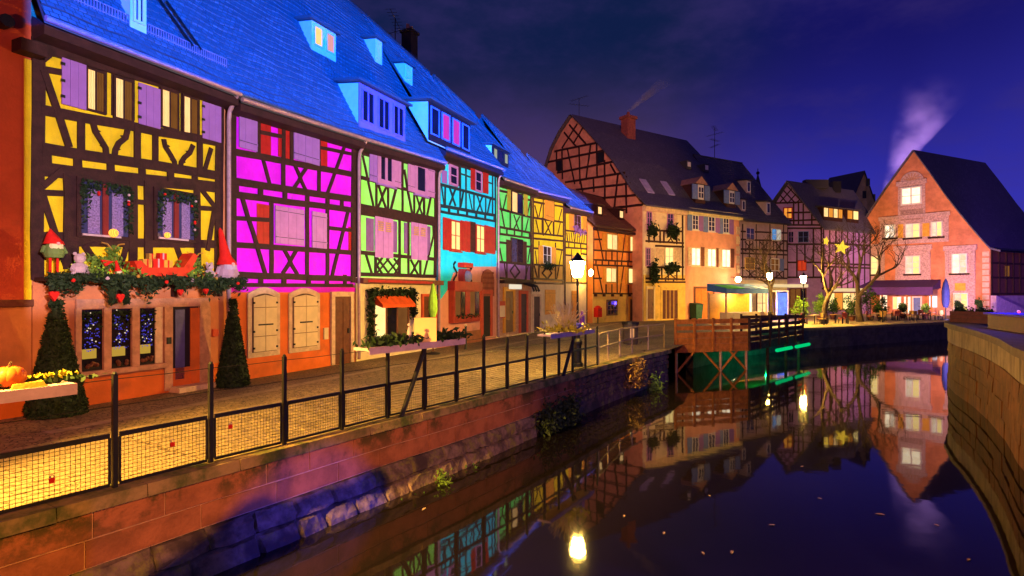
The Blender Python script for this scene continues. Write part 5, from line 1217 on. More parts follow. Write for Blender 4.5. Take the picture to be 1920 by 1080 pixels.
for (x, y) in ((1285, 312), (1318, 318)):
    q = on_slope(hg2, pz, x, y)
    if q:
        _, u, yy, z, sl = q; fu = h.P(x, y, 20 - u)[0]; yl = 20 - u
        dm = h.part(MB().box(fu - .4, fu + .4, yl - .5, yl + 1.2, z - .4, z + .55), 'roof_hatch', roof_dark); h.part(MB().box(fu - .25, fu + .25, yl - .53, yl - .49, z - .1, z + .4), 'pane', whitepaint, dm)
for xl, xr, yt in ((1297, 1309, 402), (1327, 1340, 405), (1355, 1366, 408)):
    h.window((xl, yt, yt + 29, xr), whitepaint, blueglass, 2, 3, fw=.10, sill=whitepaint); h.shutter((xl - 9, yt, yt + 30, xl), bluepaint, battens=0); h.shutter((xr, yt + 1, yt + 31, xr + 9), lilac, battens=0)
for xl, xr, yt in ((1295, 1313, 463), (1325, 1342, 465), (1352, 1369, 466)):
    h.window((xl, yt, yt + 36, xr), stone_cream, [lit_white, lit_white], 2, 1, fw=.12, sill=stone_cream); h.shutter((xl - 6, yt, yt + 36, xl), stone_cream, battens=0); h.shutter((xr, yt, yt + 36, xr + 7), brownpaint, battens=0)
h.door((1303, 541, 598, 1336), mat('door_orange', (.62, .20, .04)), brownpaint, .2, panels=3)
for k in range(9): h.part(MB().box(W2 - .55, W2 + .05, -.06, .0, .6 + k * 1.02, 1.4 + k * 1.02), 'quoin', stone_cream)

# ---- timber house with two shed dormers
a, b = at(1387, 594, 61.0), at(1476, 591, 66.0)
h = House('timber_house', 'timber-framed house with dark steep roof and two shed dormers behind the bare trees', (a.x, a.y), (b.x - a.x, b.y - a.y)); W = h.P(1476, 500)[0]; h.w = W
h.b, h.ov = 6.0, .5; h.e0, h.e1 = h.P(1387, 410, -.5)[1], h.P(1478, 420, -.5)[1]; h.r0, h.r1 = 18.6, 18.8
h.body(0, W, 12, h.e0 - .2, 18.2, 6, mauve); h.roof(-.1, W + .2, h.e0, h.e1, 18.6, 18.8, 6, .5, roof_dark, n=26)
h.panel([(1387, 415), (1476, 422), (1476, 525), (1387, 525)], mauve, 'upper_wall', 0, .06); h.panel([(1387, 525), (1476, 525), (1476, 594), (1387, 598)], creamwall, 'ground_wall', 0, .06)
for yy in (437, 452, 470, 478, 505, 522): h.beam(.18, (1389, yy - 3), (1476, yy))
for k in range(14): x = 1392 + k * 6.4; h.beam(.12, (x, 420 if k % 4 == 0 else 452), (x, 472 if k % 2 else 522))
for k in range(3): xbrace(h, .12, (1396 + k * 28, 453), (1412 + k * 28, 455), (1396 + k * 28, 470), (1412 + k * 28, 472)); xbrace(h, .12, (1398 + k * 27, 505), (1416 + k * 27, 507), (1398 + k * 27, 521), (1416 + k * 27, 523))
h.window((1398, 426, 450, 1414), mauve, blueglass, 2, 2, fw=.1); h.window((1446, 428, 451, 1464), whitepaint, [glow('window_tv_blue', (.16, .45, .9), .8, .6, (.05, .1, .35)), glow('window_pale', (.85, .75, .6), .7, .5)], 2, 2, fw=.08)
h.window((1396, 482, 505, 1414), ochre, lit_dim, 2, 2, fw=.1); h.window((1444, 484, 508, 1460), whitepaint, lit_dim, 2, 2, fw=.1); h.shutter((1462, 485, 508, 1469), bluepaint, battens=0)
h.window((1392, 548, 590, 1410), whitepaint, [lit_yellow, lit_white], 2, 1, fw=.15); h.window((1418, 545, 592, 1440), brownpaint, [lit_warm, lit_yellow], 2, 2, fw=.12); h.window((1448, 545, 594, 1474), brownpaint, [lit_dim, darkglass], 2, 1, fw=.12)
sg = h.part(MB().box(h.P(1400, 534)[0], h.P(1476, 534)[0], -.5, -.05, h.P(1400, 538)[1], h.P(1400, 532)[1]), 'shop_fascia', glow('fascia_lit', (1, .72, .36), .9))
dormer(h, 1399, 1407, 338, 362, mauve, mauve, roofm=roof_dark, panes=[blueglass], cols=1); dormer(h, 1436, 1444, 378, 402, mauve, mauve, roofm=roof_dark, panes=[blueglass], cols=1); dormer(h, 1390, 1397, 374, 396, mauve, mauve, roofm=roof_dark, panes=[blueglass], cols=1)
antenna(h, h.P(1340, 296, 6)[0], 6, 18.3, h.P(1340, 240, 6)[1], 1.1, .5); antenna(h, h.P(1340, 296, 6)[0], 6.02, 18.3, h.P(1340, 262, 6)[1], .8, .1)

# ---- church spire far behind
sp = tag(empty('church_spire', (at(1421, 500, 140).x, 140, 0)), 'slim dark church spire with a finial above the roofs', 'spire')
z0, z1 = at(1421, 430, 140).z, at(1421, 326, 140).z
MB().lathe([(2.9, z0), (2.3, z0 + (z1 - z0) * .35), (1.0, z0 + (z1 - z0) * .72), (.1, z1)], n=8).build('spire_roof', roof_dark, sp)
MB().lathe([(2.9, 0), (2.9, z0)], n=8).build('tower', mauve, sp); MB().ball((0, 0, z1 + .2), .45, 8).build('finial', iron, sp); MB().tube([(0, 0, z1), (0, 0, z1 + 1.3)], .1, 5).build('finial_rod', iron, sp)

# ---- purple gabled house
ca, sa = math.cos(math.radians(-12)), math.sin(math.radians(-12)); c = at(1540, 592, 66.5)
w_ = 8.2; h = House('gabled_house', 'violet half-timbered gabled house with one orange lit attic window', (c.x - ca * w_, c.y - sa * w_), (ca, sa)); vio = mat('plaster_violet', (.42, .22, .58), .9, .2, 1.2, .3, 20, ext=grime)
vz = h.P(1541, 424)[1]; ga = [(1480, 342), (1541, 424), (1541, 592), (1432, 592), (1430, 420)]
h.panel(ga, vio, 'front_wall', 0, .4); h.beam_mat = timber
for a, b in (((1450, 381), (1510, 379)), ((1475, 399), (1524, 398)), ((1475, 414), (1534, 412)), ((1470, 422), (1541, 422)), ((1475, 428), (1541, 428)), ((1475, 458), (1541, 458)), ((1475, 492), (1541, 492)), ((1475, 520), (1541, 520))): h.beam(.2, a, b)
for a, b in (((1476, 349), (1505, 380)), ((1469, 357), (1492, 382)), ((1462, 365), (1477, 382)), ((1487, 351), (1461, 381)), ((1495, 361), (1476, 382)), ((1503, 371), (1492, 381))): h.beam(.14, a, b)
for x, a, b in ((1488, 381, 422), (1497, 381, 420), (1506, 381, 422), (1522, 398, 422), (1540, 424, 530), (1509, 458, 492), (1525, 428, 520), (1476, 428, 520), (1494, 458, 520)): h.beam(.16, (x, a), (x, b))
h.window((1468, 389, 411, 1486), redpaint, [lit_orange, lit_orange], 2, 1, fw=.12); h.window((1478, 434, 455, 1488), vio, darkglass, 2, 2); h.window((1496, 434, 455, 1516), bluepaint, darkglass, 2, 2); h.window((1495, 488, 508, 1512), redpaint, [lit_red, lit_red], 2, 1, fw=.08)
h.window((1480, 540, 588, 1512), brownpaint, [lit_dim, lit_dim, darkglass], 3, 1, fw=.12); h.part(MB().box(h.P(1478, 535)[0], h.P(1514, 535)[0], -.3, -.05, h.P(1478, 539)[1], h.P(1478, 533)[1]), 'shop_fascia', glow('fascia_lit', (1, .72, .36), .9))
# its long side towards the square, with the roof above
SD = Vector((.874, .486)); hs = House('', '', (c.x, c.y), SD, root=h.root); Ls = 11.0; ezs = vz
hs.part(MB().box(.02, Ls, .0, 4, 0, ezs), 'side_wall', vio)
for zz in (3.0, 5.6, 6.0, 8.4): hs.part(MB().box(.05, Ls - .02, -.05, .0, zz, zz + .2), 'timber_beam', timber)
for k in range(9): hs.part(MB().box(.3 + k * 1.2, .5 + k * 1.2, -.045, .0, 3.0, ezs - .3), 'timber_beam', timber)
apx = h.P(1480, 342); A = h.O + h.t * apx[0]; A = Vector((A.x, A.y, apx[1])); E0 = Vector((c.x, c.y, ezs)); nrm2 = Vector((SD.y, -SD.x, 0)) * .5
D3 = Vector((SD.x, SD.y, 0)); mb = MB(); q = [A - D3 * .5, A + D3 * 13, E0 + nrm2 + D3 * (Ls + 1) - Vector((0, 0, .5)), E0 + nrm2 - D3 * .3 - Vector((0, 0, .5))]
rmx = Matrix.Translation(h.root.location) @ Matrix.Rotation(h.root.rotation_euler[2], 4, 'Z'); inv = rmx.inverted()
def world_part(hh, mb_, name, m, parent=None):
    i2 = (Matrix.Translation(hh.root.location) @ Matrix.Rotation(hh.root.rotation_euler[2], 4, 'Z')).inverted(); mb_.v = [tuple(i2 @ Vector(v)) for v in mb_.v]; return mb_.build(name, m, parent or hh.root)
for i, (uu, vv) in enumerate(((0, 8), (13, 8), (13, 0), (0, 0))): mb.uv[i] = (uu, vv); mb.uv[i + 4] = (uu, vv)
mb.hexa([tuple(x) for x in (q[3], q[2], q[1], q[0])] + [tuple(x + Vector((0, 0, .2))) for x in (q[3], q[2], q[1], q[0])])
rf = world_part(h, mb, 'roof', roof_dark)
L0 = h.P(1428, 415); Lw = h.O + h.t * L0[0]; mb = MB(); q = [A - D3 * .5, A + D3 * 13, Vector((Lw.x, Lw.y, L0[1])) + D3 * 13, Vector((Lw.x, Lw.y, L0[1])) - D3 * .5]
mb.hexa([tuple(x) for x in q] + [tuple(x + Vector((0, 0, .2))) for x in q]); world_part(h, mb, 'back_roof', roof_dark)
def roof_pt(x, y):   # pixel on the long roof plane
    n = (E0 + nrm2 - Vector((0, 0, .5)) - A).cross(D3); d = Vector(((x - CX) / F, 1, -(y - HY) / F)); k = (A - Vector((0, 0, CH))).dot(n) / d.dot(n); return d * k + Vector((0, 0, CH))
for (xl, xr, yt, yb, pn) in ((1540, 1576, 388, 408, [lit_warm, lit_orange, lit_warm, lit_orange]), (1584, 1606, 393, 412, [lit_orange, lit_yellow])):
    a0 = roof_pt(xl, yb); n0 = Vector((SD.y, -SD.x, 0)); hh_ = (yb - yt) * a0.y / F; ln = (xr - xl) / F * a0.y / (SD.x - SD.y * (xr - CX) / F)
    mb = MB().hexa([tuple(a0 + D3 * s + n0 * o + Vector((0, 0, z))) for z in (-.5, hh_) for s, o in ((0, .25), (ln, .25), (ln, -1.6), (0, -1.6))]); dm = world_part(h, mb, 'dormer', timber)
    mb = MB().hexa([tuple(a0 + D3 * s + n0 * o + Vector((0, 0, z - o * .12))) for z in (hh_ + .03, hh_ + .15) for s, o in ((-.3, .5), (ln + .3, .5), (ln + .3, -2.0), (-.3, -2.0))]); world_part(h, mb, 'dormer_roof', roof_dark, dm)
    for k, m_ in enumerate(pn):
        s0, s1 = ln * (k + .12) / len(pn), ln * (k + .88) / len(pn)
        mb = MB().hexa([tuple(a0 + D3 * s + n0 * o + Vector((0, 0, z))) for z in (.12, hh_ - .12) for s, o in ((s0, .29), (s1, .29), (s1, .26), (s0, .26))]); world_part(h, mb, 'pane', m_, dm)
chq = A + D3 * 9; world_part(h, MB().box(chq.x - .5, chq.x + .5, chq.y - .5, chq.y + .5, chq.z - .5, chq.z + .9), 'chimney', iron); chq = A + D3 * 5; world_part(h, MB().box(chq.x - 1.4, chq.x + 1.4, chq.y - .4, chq.y + .4, chq.z - .3, chq.z + .75), 'chimney', roof_dark)
# ground floor bar with the yellow canopy light
hs.window(None, brownpaint, [lit_yellow, lit_orange, lit_yellow, lit_warm], 4, 1, fw=.12, raw=(.8, 7.5, .5, 2.7)); hs.part(MB().box(.4, 8.5, -1.1, -.0, 3.0, 3.15), 'canopy', amberpaint); hs.part(MB().box(.4, 8.5, -1.12, -1.1, 2.75, 3.15), 'canopy_edge', glow('fascia_lit', (1, .72, .36), .9))

# ---- yellow gable behind
A = at(1620, 323, 88); B_ = at(1555, 336, 101); Lh = at(1598, 374, 88.5); Rh = at(1645, 396, 84)
gh = tag(empty('gabled_house', (A.x, A.y, 0)), 'pale yellow gable end of a dark-roofed house rising behind the others', 'house')
gl = Vector(gh.location); mb = MB()
bl, br_ = Vector((Lh.x, Lh.y, 0)), Vector((Rh.x, Rh.y, 0)); dpv = B_ - A
q = [bl, br_, Rh, A, Lh]; mb.add([tuple(x - gl) for x in q] + [tuple(x + dpv - gl) for x in q], [(0, 1, 2, 3, 4), (9, 8, 7, 6, 5), (0, 4, 9, 5), (1, 6, 7, 2), (0, 5, 6, 1), (2, 7, 8, 3), (3, 8, 9, 4)])
mb.build('gable_wall', mat('plaster_straw', (.85, .66, .26), .9, .25, .8, .3, 12, ext=grime, emit=None), gh)
up_ = Vector((0, 0, .25)); mb = MB(); Lo = Lh + (Lh - A) * .25; o_ = (A - B_).normalized() * .3
q = [A + o_, B_, Lo + dpv, Lo + o_]; mb.hexa([tuple(x - gl) for x in q] + [tuple(x + up_ - gl) for x in q])
for i in range(8): mb.uv[i] = ((0, 14, 14, 0)[i % 4], (8, 8, 0, 0)[i % 4])
mb.build('roof', roof_dark, gh); mb = MB(); Ro = Rh + (Rh - A) * .1; q = [A + o_, Ro + o_, Ro + dpv, B_]; mb.hexa([tuple(x - gl) for x in q] + [tuple(x + up_ - gl) for x in q]); mb.build('roof', roof_dark, gh)
m_ = lambda x, y: None
for (x, y) in ((1622, 343), (1615, 366), (1632, 372)):
    f = at(x, y, 86.6); MB().box(f.x - gl.x - .2, f.x - gl.x + .2, f.y - gl.y - .9, f.y - gl.y - .6, f.z - .6, f.z + .5).build('gable_slit', iron, gh)

# ---- red gabled house with painted stone surrounds
ra = math.radians(-50); ct, st_ = math.cos(ra), math.sin(ra); C0 = Vector((48.1, 68.0)); k0 = 6.9
h = House('gabled_house', 'red-orange gabled house with carved pale stone window surrounds above the cafe terrace', (C0.x - ct * k0, C0.y - st_ * k0), (ct, st_)); RH = h
redg = mat('plaster_coral', (.70, .255, .135), .9, .35, .8, .6, 9, ext=stain)
rs = [(1714, 284), (1745, 326), (1775, 369), (1800, 401), (1825, 431), (1843, 452), (1857, 467)]; ls = [(1690, 316), (1660, 358), (1632, 399), (1610, 434), (1596, 458), (1588, 475)]
h.panel(rs + [(1857, 594), (1588, 594)] + ls[::-1], redg, 'gable_wall', 0, .8)
pr_ = [h.P(*q) for q in rs]; pr_ = [(u + .05, z + .18) for u, z in pr_]; pr_.append((pr_[-1][0] + .9, pr_[-1][1] - .35))
RD = Vector((.903, .43)); rk = RD.dot(h.t) / RD.dot(h.i)
def sheared(prof, y0, y1, m, name):
    mb = MB(); d = 0
    P = [Vector(p) for p in prof]
    for i, p in enumerate(P):
        if i: d += (p - P[i - 1]).length
        for (yy, dz) in ((y0, 0), (y1, 0), (y1, -.2), (y0, -.2)): mb.uv[len(mb.v)] = (yy * 1.2, -d); mb.v.append((p.x + rk * yy, yy, p.y + dz))
    for i in range(len(P) - 1):
        k = 4 * i; mb.f += [(k, k + 4, k + 5, k + 1), (k + 1, k + 5, k + 6, k + 2), (k + 2, k + 6, k + 7, k + 3), (k + 3, k + 7, k + 4, k)]
    return h.part(mb, name, m)
sheared(pr_, -.25, 15, roof_dark, 'roof'); lf_ = [h.P(*q) for q in [rs[0]] + ls]; sheared([(u - .05, z + .18) for u, z in lf_][::-1], -.25, 12, roof_dark, 'back_roof')
hsd = House('', '', h.O + h.t * h.P(1857, 500)[0], RD, root=h.root); ezr = pr_[-2][1]
hsd.part(MB().box(0.05, 18, .0, 3, 2.3, ezr - .1), 'side_wall', brownpaint); hsd.part(MB().box(0.05, 18, .15, 3, 0, 2.3), 'side_ground_wall', mauve)
for k in range(10): hsd.part(MB().box(.2 + k * 1.5, .42 + k * 1.5, -.06, .0, 2.4, ezr - .2), 'timber_beam', timber)
for zz in (2.4, 4.2, 5.8): hsd.part(MB().box(.05, 16, -.05, .0, zz, zz + .2), 'timber_beam', timber)
hsd.window(None, timber, [lit_dim, lit_dim], 2, 1, raw=(2.9, 3.9, 4.4, 5.7)); hsd.part(MB().prism([(0.1, 0), (9, 0), (.1, 2.3)], -.5, .1), 'stair_wall', mat('stair_plaster', (.6, .4, .5)))
ss = mat('stone_mauve', (.66, .42, .42), .85, .45, 7, .7, 26)
def blk(px, pr, name='stone_surround', m=None): u0, u1, z0, z1 = h.rect(*px); return h.part(MB().box(u0, u1, -pr, .02, z0, z1), name, m or ss)
top = blk((1684, 348, 418, 1735), .08); blk((1681, 342, 350, 1738), .2, 'cornice_stone'); blk((1686, 388, 394, 1733), .14, 'sill_stone'); blk((1689, 395, 414, 1731), .12, 'carved_panel', mat('carved_stone', (.55, .33, .30), .9, .7, 14, 1.0, 40))
u0, u1, z0, z1 = h.rect(1689, 325, 342, 1732); mid = (u0 + u1) / 2
h.part(MB().prism([(u0, z0), (u1, z0)] + [(mid + (u1 - u0) / 2 * math.cos(math.pi * k / 12), z0 + (z1 - z0) * 1.0 * math.sin(math.pi * k / 12)) for k in range(13)], -.12, .02), 'shell_pediment', ss, top)
for k in range(1, 8):
    a_ = math.pi * k / 8; h.part(MB().strip([(mid + .12 * math.cos(a_), z0 + .1), (mid + (u1 - u0) * .42 * math.cos(a_), z0 + (z1 - z0) * .85 * math.sin(a_))], .09, -.17, -.12), 'shell_rib', stone_pink, top)
row2 = blk((1650, 412, 460, 1779), .07); blk((1648, 408, 415, 1782), .2, 'cornice_stone'); blk((1650, 449, 455, 1779), .16, 'sill_stone')
for px in ((1684, 421, 447, 1694), (1730, 419, 446, 1743)): blk(px, .10, 'painted_panel', mat('panel_gold', (.78, .42, .06)))
for (x0, x1, yt, yb) in ((1609, 1659, 460, 530), (1679, 1745, 462, 530), (1772, 1829, 462, 592)):
    s_ = blk((x0, yt, yb, x1), .07); blk((x0 - 3, yt, yt + 9, x1 + 3), .22, 'cornice_stone'); blk((x0, 518, 524, x1), .14, 'sill_stone')
    for xx in (x0 + 1, x1 - 7): blk((xx, yt + 10, 517, xx + 6), .15, 'pilaster'); blk((xx - 1, yt + 10, yt + 17, xx + 7), .2, 'capital')
blk((1791, 531, 545, 1811), .12, 'painted_panel', mat('panel_gold', (.78, .42, .06)))
for px in ((1690, 353, 386, 1729),): h.window(px, whitepaint, [lit_white, lit_white], 2, 2, fw=.16, pr=.24)
for px in ((1659, 422, 448, 1680), (1698, 420, 448, 1726), (1746, 416, 446, 1768), (1620, 481, 516, 1648), (1698, 480, 515, 1726), (1785, 476, 514, 1814), (1788, 549, 588, 1816)): h.window(px, whitepaint, [lit_white, lit_white2] if px[0] % 2 else [lit_white2, lit_yellow], 2, 3 if px[1] > 470 else 2, fw=.11, pr=.22)
for (x0, x1, y) in ((1616, 1650, 517), (1695, 1728, 516), (1780, 1818, 515), (1655, 1684, 449), (1694, 1730, 449), (1741, 1772, 447)):
    u0, u1, z0, z1 = h.rect(x0, y - 2, y + 1, x1); h.part(MB().box(u0, u1, -.3, -.1, z0, z1), 'window_box', timber)
for k in range(10):
    y = 472 + k * 11.5; blk((1842, y, y + 9, 1855), .08 + .04 * (k % 2), 'quoin', stone_cream)
for k in range(6): y = 482 + k * 12; blk((1591, y, y + 9, 1600), .08 + .04 * (k % 2), 'quoin', stone_pink)
# terrace awning, door and lit sign of the cafe
u0, u1, z0, z1 = h.rect(1622, 529, 546, 1764); aw = h.part(MB().hexa([(u0, -3.2, z0 + .1), (u1, -3.2, z0 + .1), (u1, -.05, z0 + .35), (u0, -.05, z0 + .35), (u0, -3.2, z0 + .45), (u1, -3.2, z0 + .45), (u1, -.05, z1 + .2), (u0, -.05, z1 + .2)]), 'awning', purplecloth)
h.part(MB().box(u0, u1, -3.23, -3.2, z0 - .45, z0 + .45), 'valance', purplecloth, aw)
for f in (.02, .36, .68, .98): h.part(MB().box(u0 + (u1 - u0) * f - .07, u0 + (u1 - u0) * f + .07, -3.15, -3.0, 0, z0 + .1), 'awning_post', deckwood, aw)
h.door((1713, 558, 592, 1726), bluepaint, whitepaint, .15); s_ = blk((1744, 555, 576, 1757), .3, 'lit_sign', glow('sign_white', (.75, .85, 1), 1.6))
h.window((1650, 553, 588, 1664), whitepaint, [lit_white], 1, 1); h.window((1674, 556, 580, 1690), whitepaint, [lit_yellow, lit_white], 2, 1); h.window((1695, 556, 588, 1708), whitepaint, [lit_pink if 0 else lit_white], 1, 1)
# ------------------------------------------------------------------ street furniture and small things
def thing(name, label, cat, loc, rz=0.0, group=None):
    o = empty(name, loc, rz); tag(o, label, cat, group); return o
def street_lamp(loc, H, label, power, r=.20, ornate=True):
    t = thing('street_lamp', label, 'street lamp', loc)
    if ornate: MB().lathe([(.20, 0), (.20, .12), (.15, .16), (.14, .75), (.17, .80), (.17, .88), (.09, .98), (.07, 1.2)], n=10).build('pedestal', iron, t)
    MB().lathe([(.07, 0), (.05, 1.2), (.034, H - .75), (.05, H - .70), (.04, H - .52)], n=8).build('post', iron, t)
    MB().lathe([(.05, H - .52), (.16, H - .46), (.05, H - .42)], n=8).build('collar', iron, t)
    MB().lathe([(r * .62, H - .40), (r, H + .10), (r * .7, H + .2), (.02, H + .3)], n=10).build('lantern_glass', glow('lamp_glass_%d' % power, (1.0, .60, .10), power), t)
    m = MB()
    for k in range(4):
        a = math.pi / 4 + k * math.pi / 2; m.tube([(r * .66 * math.cos(a), r * .66 * math.sin(a), H - .42), (r * 1.05 * math.cos(a), r * 1.05 * math.sin(a), H + .12)], .012, 4)
    m.build('lantern_cage', iron, t); MB().lathe([(r * 1.12, H + .10), (r * .5, H + .26), (.03, H + .42)], n=10).build('lantern_cap', iron, t)
    return t
l1 = gnd(1083, 687); street_lamp(l1, 3.55, 'tall lit street lamp on the quay beside the fence, by the last yellow house', 1300, .26)
l2 = at(1443, 515, 50); street_lamp((l2.x, 50, 0), l2.z, 'lit street lamp in the square in front of the timber shops', 900, .24)
l3 = at(1519, 520, 47.5); street_lamp((l3.x - .2, 48.2, 0), l3.z, 'lit street lamp half hidden by a bare tree on the terrace', 2200, .24)
l4 = at(1384, 524, 57.5); t = thing('wall_lamp', 'bright wall lamp above the blue awning on the pink house corner', 'lamp', (l4.x, l4.y, l4.z)); MB().ball((0, 0, 0), .28, 10).build('lamp_globe', glow('lamp_glass_200', (1.0, .66, .28), 95), t); MB().tube([(0, 0, .2), (0, 1.8, .3)], .05, 6).build('bracket', iron, t)

q = at(1104, 512, 47.0); t = thing('wall_lamp', 'assumed wall lantern, added to light the corner between the small yellow and orange houses', 'lamp', (q.x, q.y - 1.2, q.z)); MB().lathe([(.10, -.25), (.17, .1), (.03, .25)], n=8).build('lamp_glass', glow('lamp_glass_500', (1.0, .58, .14), 420), t); MB().tube([(0, 0, .2), (0, .5, .35), (0, 1.1, .3)], .03, 5).build('bracket', iron, t)  # assumed lamp, added to brighten the orange house and the yellow ground floors
# ---- bare trees
def bare_tree(loc, H, seed, label, spread=.9, group='bare trees on the terrace', lean=0.0):
    rr = random.Random(seed); t = thing('bare_tree', label, 'tree', loc, 0, group); tr = MB(); crn = MB()
    def grow(p, d, L, r, lev):
        pts = [p]; n = 4 if lev < 3 else 3
        for k in range(n):
            d = (d + Vector((rr.gauss(0, .16), rr.gauss(0, .16), rr.gauss(.05, .10)))).normalized(); pts.append(pts[-1] + d * (L / n))
        (tr if lev == 0 else crn).tube([tuple(q) for q in pts], max(r, .012), 6 if lev < 2 else 4, r * (.62 if lev < 3 else .35), cap=lev == 0)
        if lev >= 6: return
        for k in range(3 if lev < 4 else 2):
            a = rr.random() * 6.28; tilt = spread * rr.uniform(.45, .95); ax = d.cross(Vector((math.cos(a), math.sin(a), .1))).normalized()
            nd = (Matrix.Rotation(tilt, 3, ax) @ d); nd = (nd + Vector((0, 0, .12))).normalized()
            grow(pts[-1] if k < 2 else pts[-2], nd, L * rr.uniform(.62, .82), r * .58, lev + 1)
    grow(Vector((0, 0, 0)), Vector((lean, 0, 1)), H * .30, H * .030, 0)
    tr.build('trunk', bark, t, True); crn.build('crown', bark, t); return t
tA = at(1546, 608, 47.5); bare_tree((tA.x, tA.y, 0), 8.6, 4, 'bare tree beside the lit lamp, hung with a glowing star', lean=.05)
tB = at(1613, 603, 51); bare_tree((tB.x, tB.y, 0), 10.2, 9, 'bare tree on the terrace in front of the red gabled house', lean=-.04)
tC = at(1446, 597, 54); bare_tree((tC.x, tC.y, 0), 9.0, 21, 'bare tree beside the blue-lit stall in front of the timber houses', .95)
# ---- glowing stars and light clusters
def star(loc, r, label, rz):
    P = []
    for k in range(10): q = r if k % 2 == 0 else r * .45; a = math.pi / 2 + k * math.pi / 5; P.append((q * math.cos(a), q * math.sin(a)))
    m = MB(); m.v = [(0, -.18, 0), (0, .18, 0)] + [(x, 0, z) for x, z in P]
    for k in range(10): a, b = 2 + k, 2 + (k + 1) % 10; m.f += [(0, a, b), (1, b, a)]
    o = m.build('star_ornament', glow('star_gold', (1.0, .72, .06), 1.3, .6, (.9, .35, .02), 3)); o.location = loc; o.rotation_euler = (0, .2, rz); tag(o, label, 'ornament', 'stars hung in the bare tree')
q = at(1578, 464, 46.5); star(q, .62, 'large glowing golden star hanging between the bare trees', -.3)
q = at(1549, 452, 46.8); star(q, .42, 'small glowing golden star hung higher in the bare tree by the lamp', .5)

# ---- cone topiaries
def topiary(loc, r, H, label, seed):
    rr = random.Random(seed); t = thing('cone_topiary', label, 'topiary', loc, 0, 'cone topiaries beside the shop door')
    MB().lathe([(r * .95, .02), (r * .9, .3), (r * .12, H * .97)], n=16).build('core', pinegreen, t)
    pts = []
    for k in range(3600):
        f = 1 - math.sqrt(rr.random()); z = H * f; rad = r * (1.02 - .86 * f ** .85) * (1 + rr.gauss(0, .03)) * (1.0 if f > .06 else .92 + f); a = rr.random() * 6.28; pts.append((rad * math.cos(a), rad * math.sin(a), z + .02))
    for k in range(160): a = rr.random() * 6.28; q = r * .24 * math.sqrt(rr.random()); pts.append((q * math.cos(a), q * math.sin(a), H - .05 + rr.gauss(.03, .04)))
    MB().leaves(pts, .055, rr).build('foliage', mat('topiary_leaf', (.02, .042, .012), .7, .5, 9, 0), t)
    MB().lathe([(.10, 0), (.08, .2)], n=8).build('trunk', bark, t)
g1 = gnd(118, 776); topiary(g1 + Vector((-.05, -.1, 0)), .54, 2.36, 'cone-shaped clipped topiary left of the shop window, the nearer of the two', 3)
g2 = gnd(437, 724); topiary(g2, .42, 2.34, 'cone-shaped clipped topiary beside the downpipe at the magenta house', 8)

# ---- Christmas shelf of the yellow house
def hp(u, y, z): p = h1.O + h1.t * u + h1.i * y; return Vector((p.x, p.y, z))
RZ = math.atan2(TA.y, TA.x); u0, u1, zs = GSH
ga = thing('fir_garland', 'dark green fir garland along the shelf of the yellow house', 'garland', hp(0, -.6, zs - .02), RZ)
pts = []; rr = random.Random(2)
for k in range(4200):
    u = u0 + (u1 - u0) * rr.random(); dr = abs(rr.gauss(0, .075)) * (1.0 + .7 * math.sin(u * 5.3) * math.sin(u * 2.1)); pts.append((u, rr.gauss(.02, .07), .10 - dr * 1.6 + rr.gauss(0, .03)))
for uu in (.55, 1.25, 1.55, 2.2, 2.9, 3.6, 4.1, 4.6):
    L = rr.uniform(.10, .26) if uu not in (1.25, 1.55) else .45
    for k in range(int(130 * L / .3)): f = rr.random(); pts.append((uu + rr.gauss(0, .035), rr.gauss(0, .04), -.08 - L * f))
MB().leaves(pts, .062, rr).build('needles', mat('garland_needles', (.022, .045, .016), .7, .5, 9, 0), ga)
for k in range(7): MB().ball((.4 + k * .68, -.12, -.02 + .06 * (k % 3)), .045, 8).build('bauble', (redfelt, snowwhite, goldpaint)[k % 3], ga)
def heart(px, py, s, label):
    q = h1.P(px, py, -.62); o = MB().prism([(0, -s), (s * .62, s * .05), (s * .6, s * .42), (s * .3, s * .58), (0, s * .38), (-s * .3, s * .58), (-s * .6, s * .42), (-s * .62, s * .05)], -.04, .04).build('heart_ornament', redfelt)
    o.location = hp(q[0], -.66, q[1]); o.rotation_euler = (0, 0, RZ); tag(o, label, 'ornament', 'red hearts under the garland')
heart(99, 553, .13, 'red felt heart hanging under the garland nearest the house corner'); heart(223, 557, .13, 'red felt heart hanging above the shop window'); heart(336, 547, .10, 'small red felt heart hanging above the shop door'); heart(384, 545, .09, 'tiny red felt heart hanging near the downpipe')
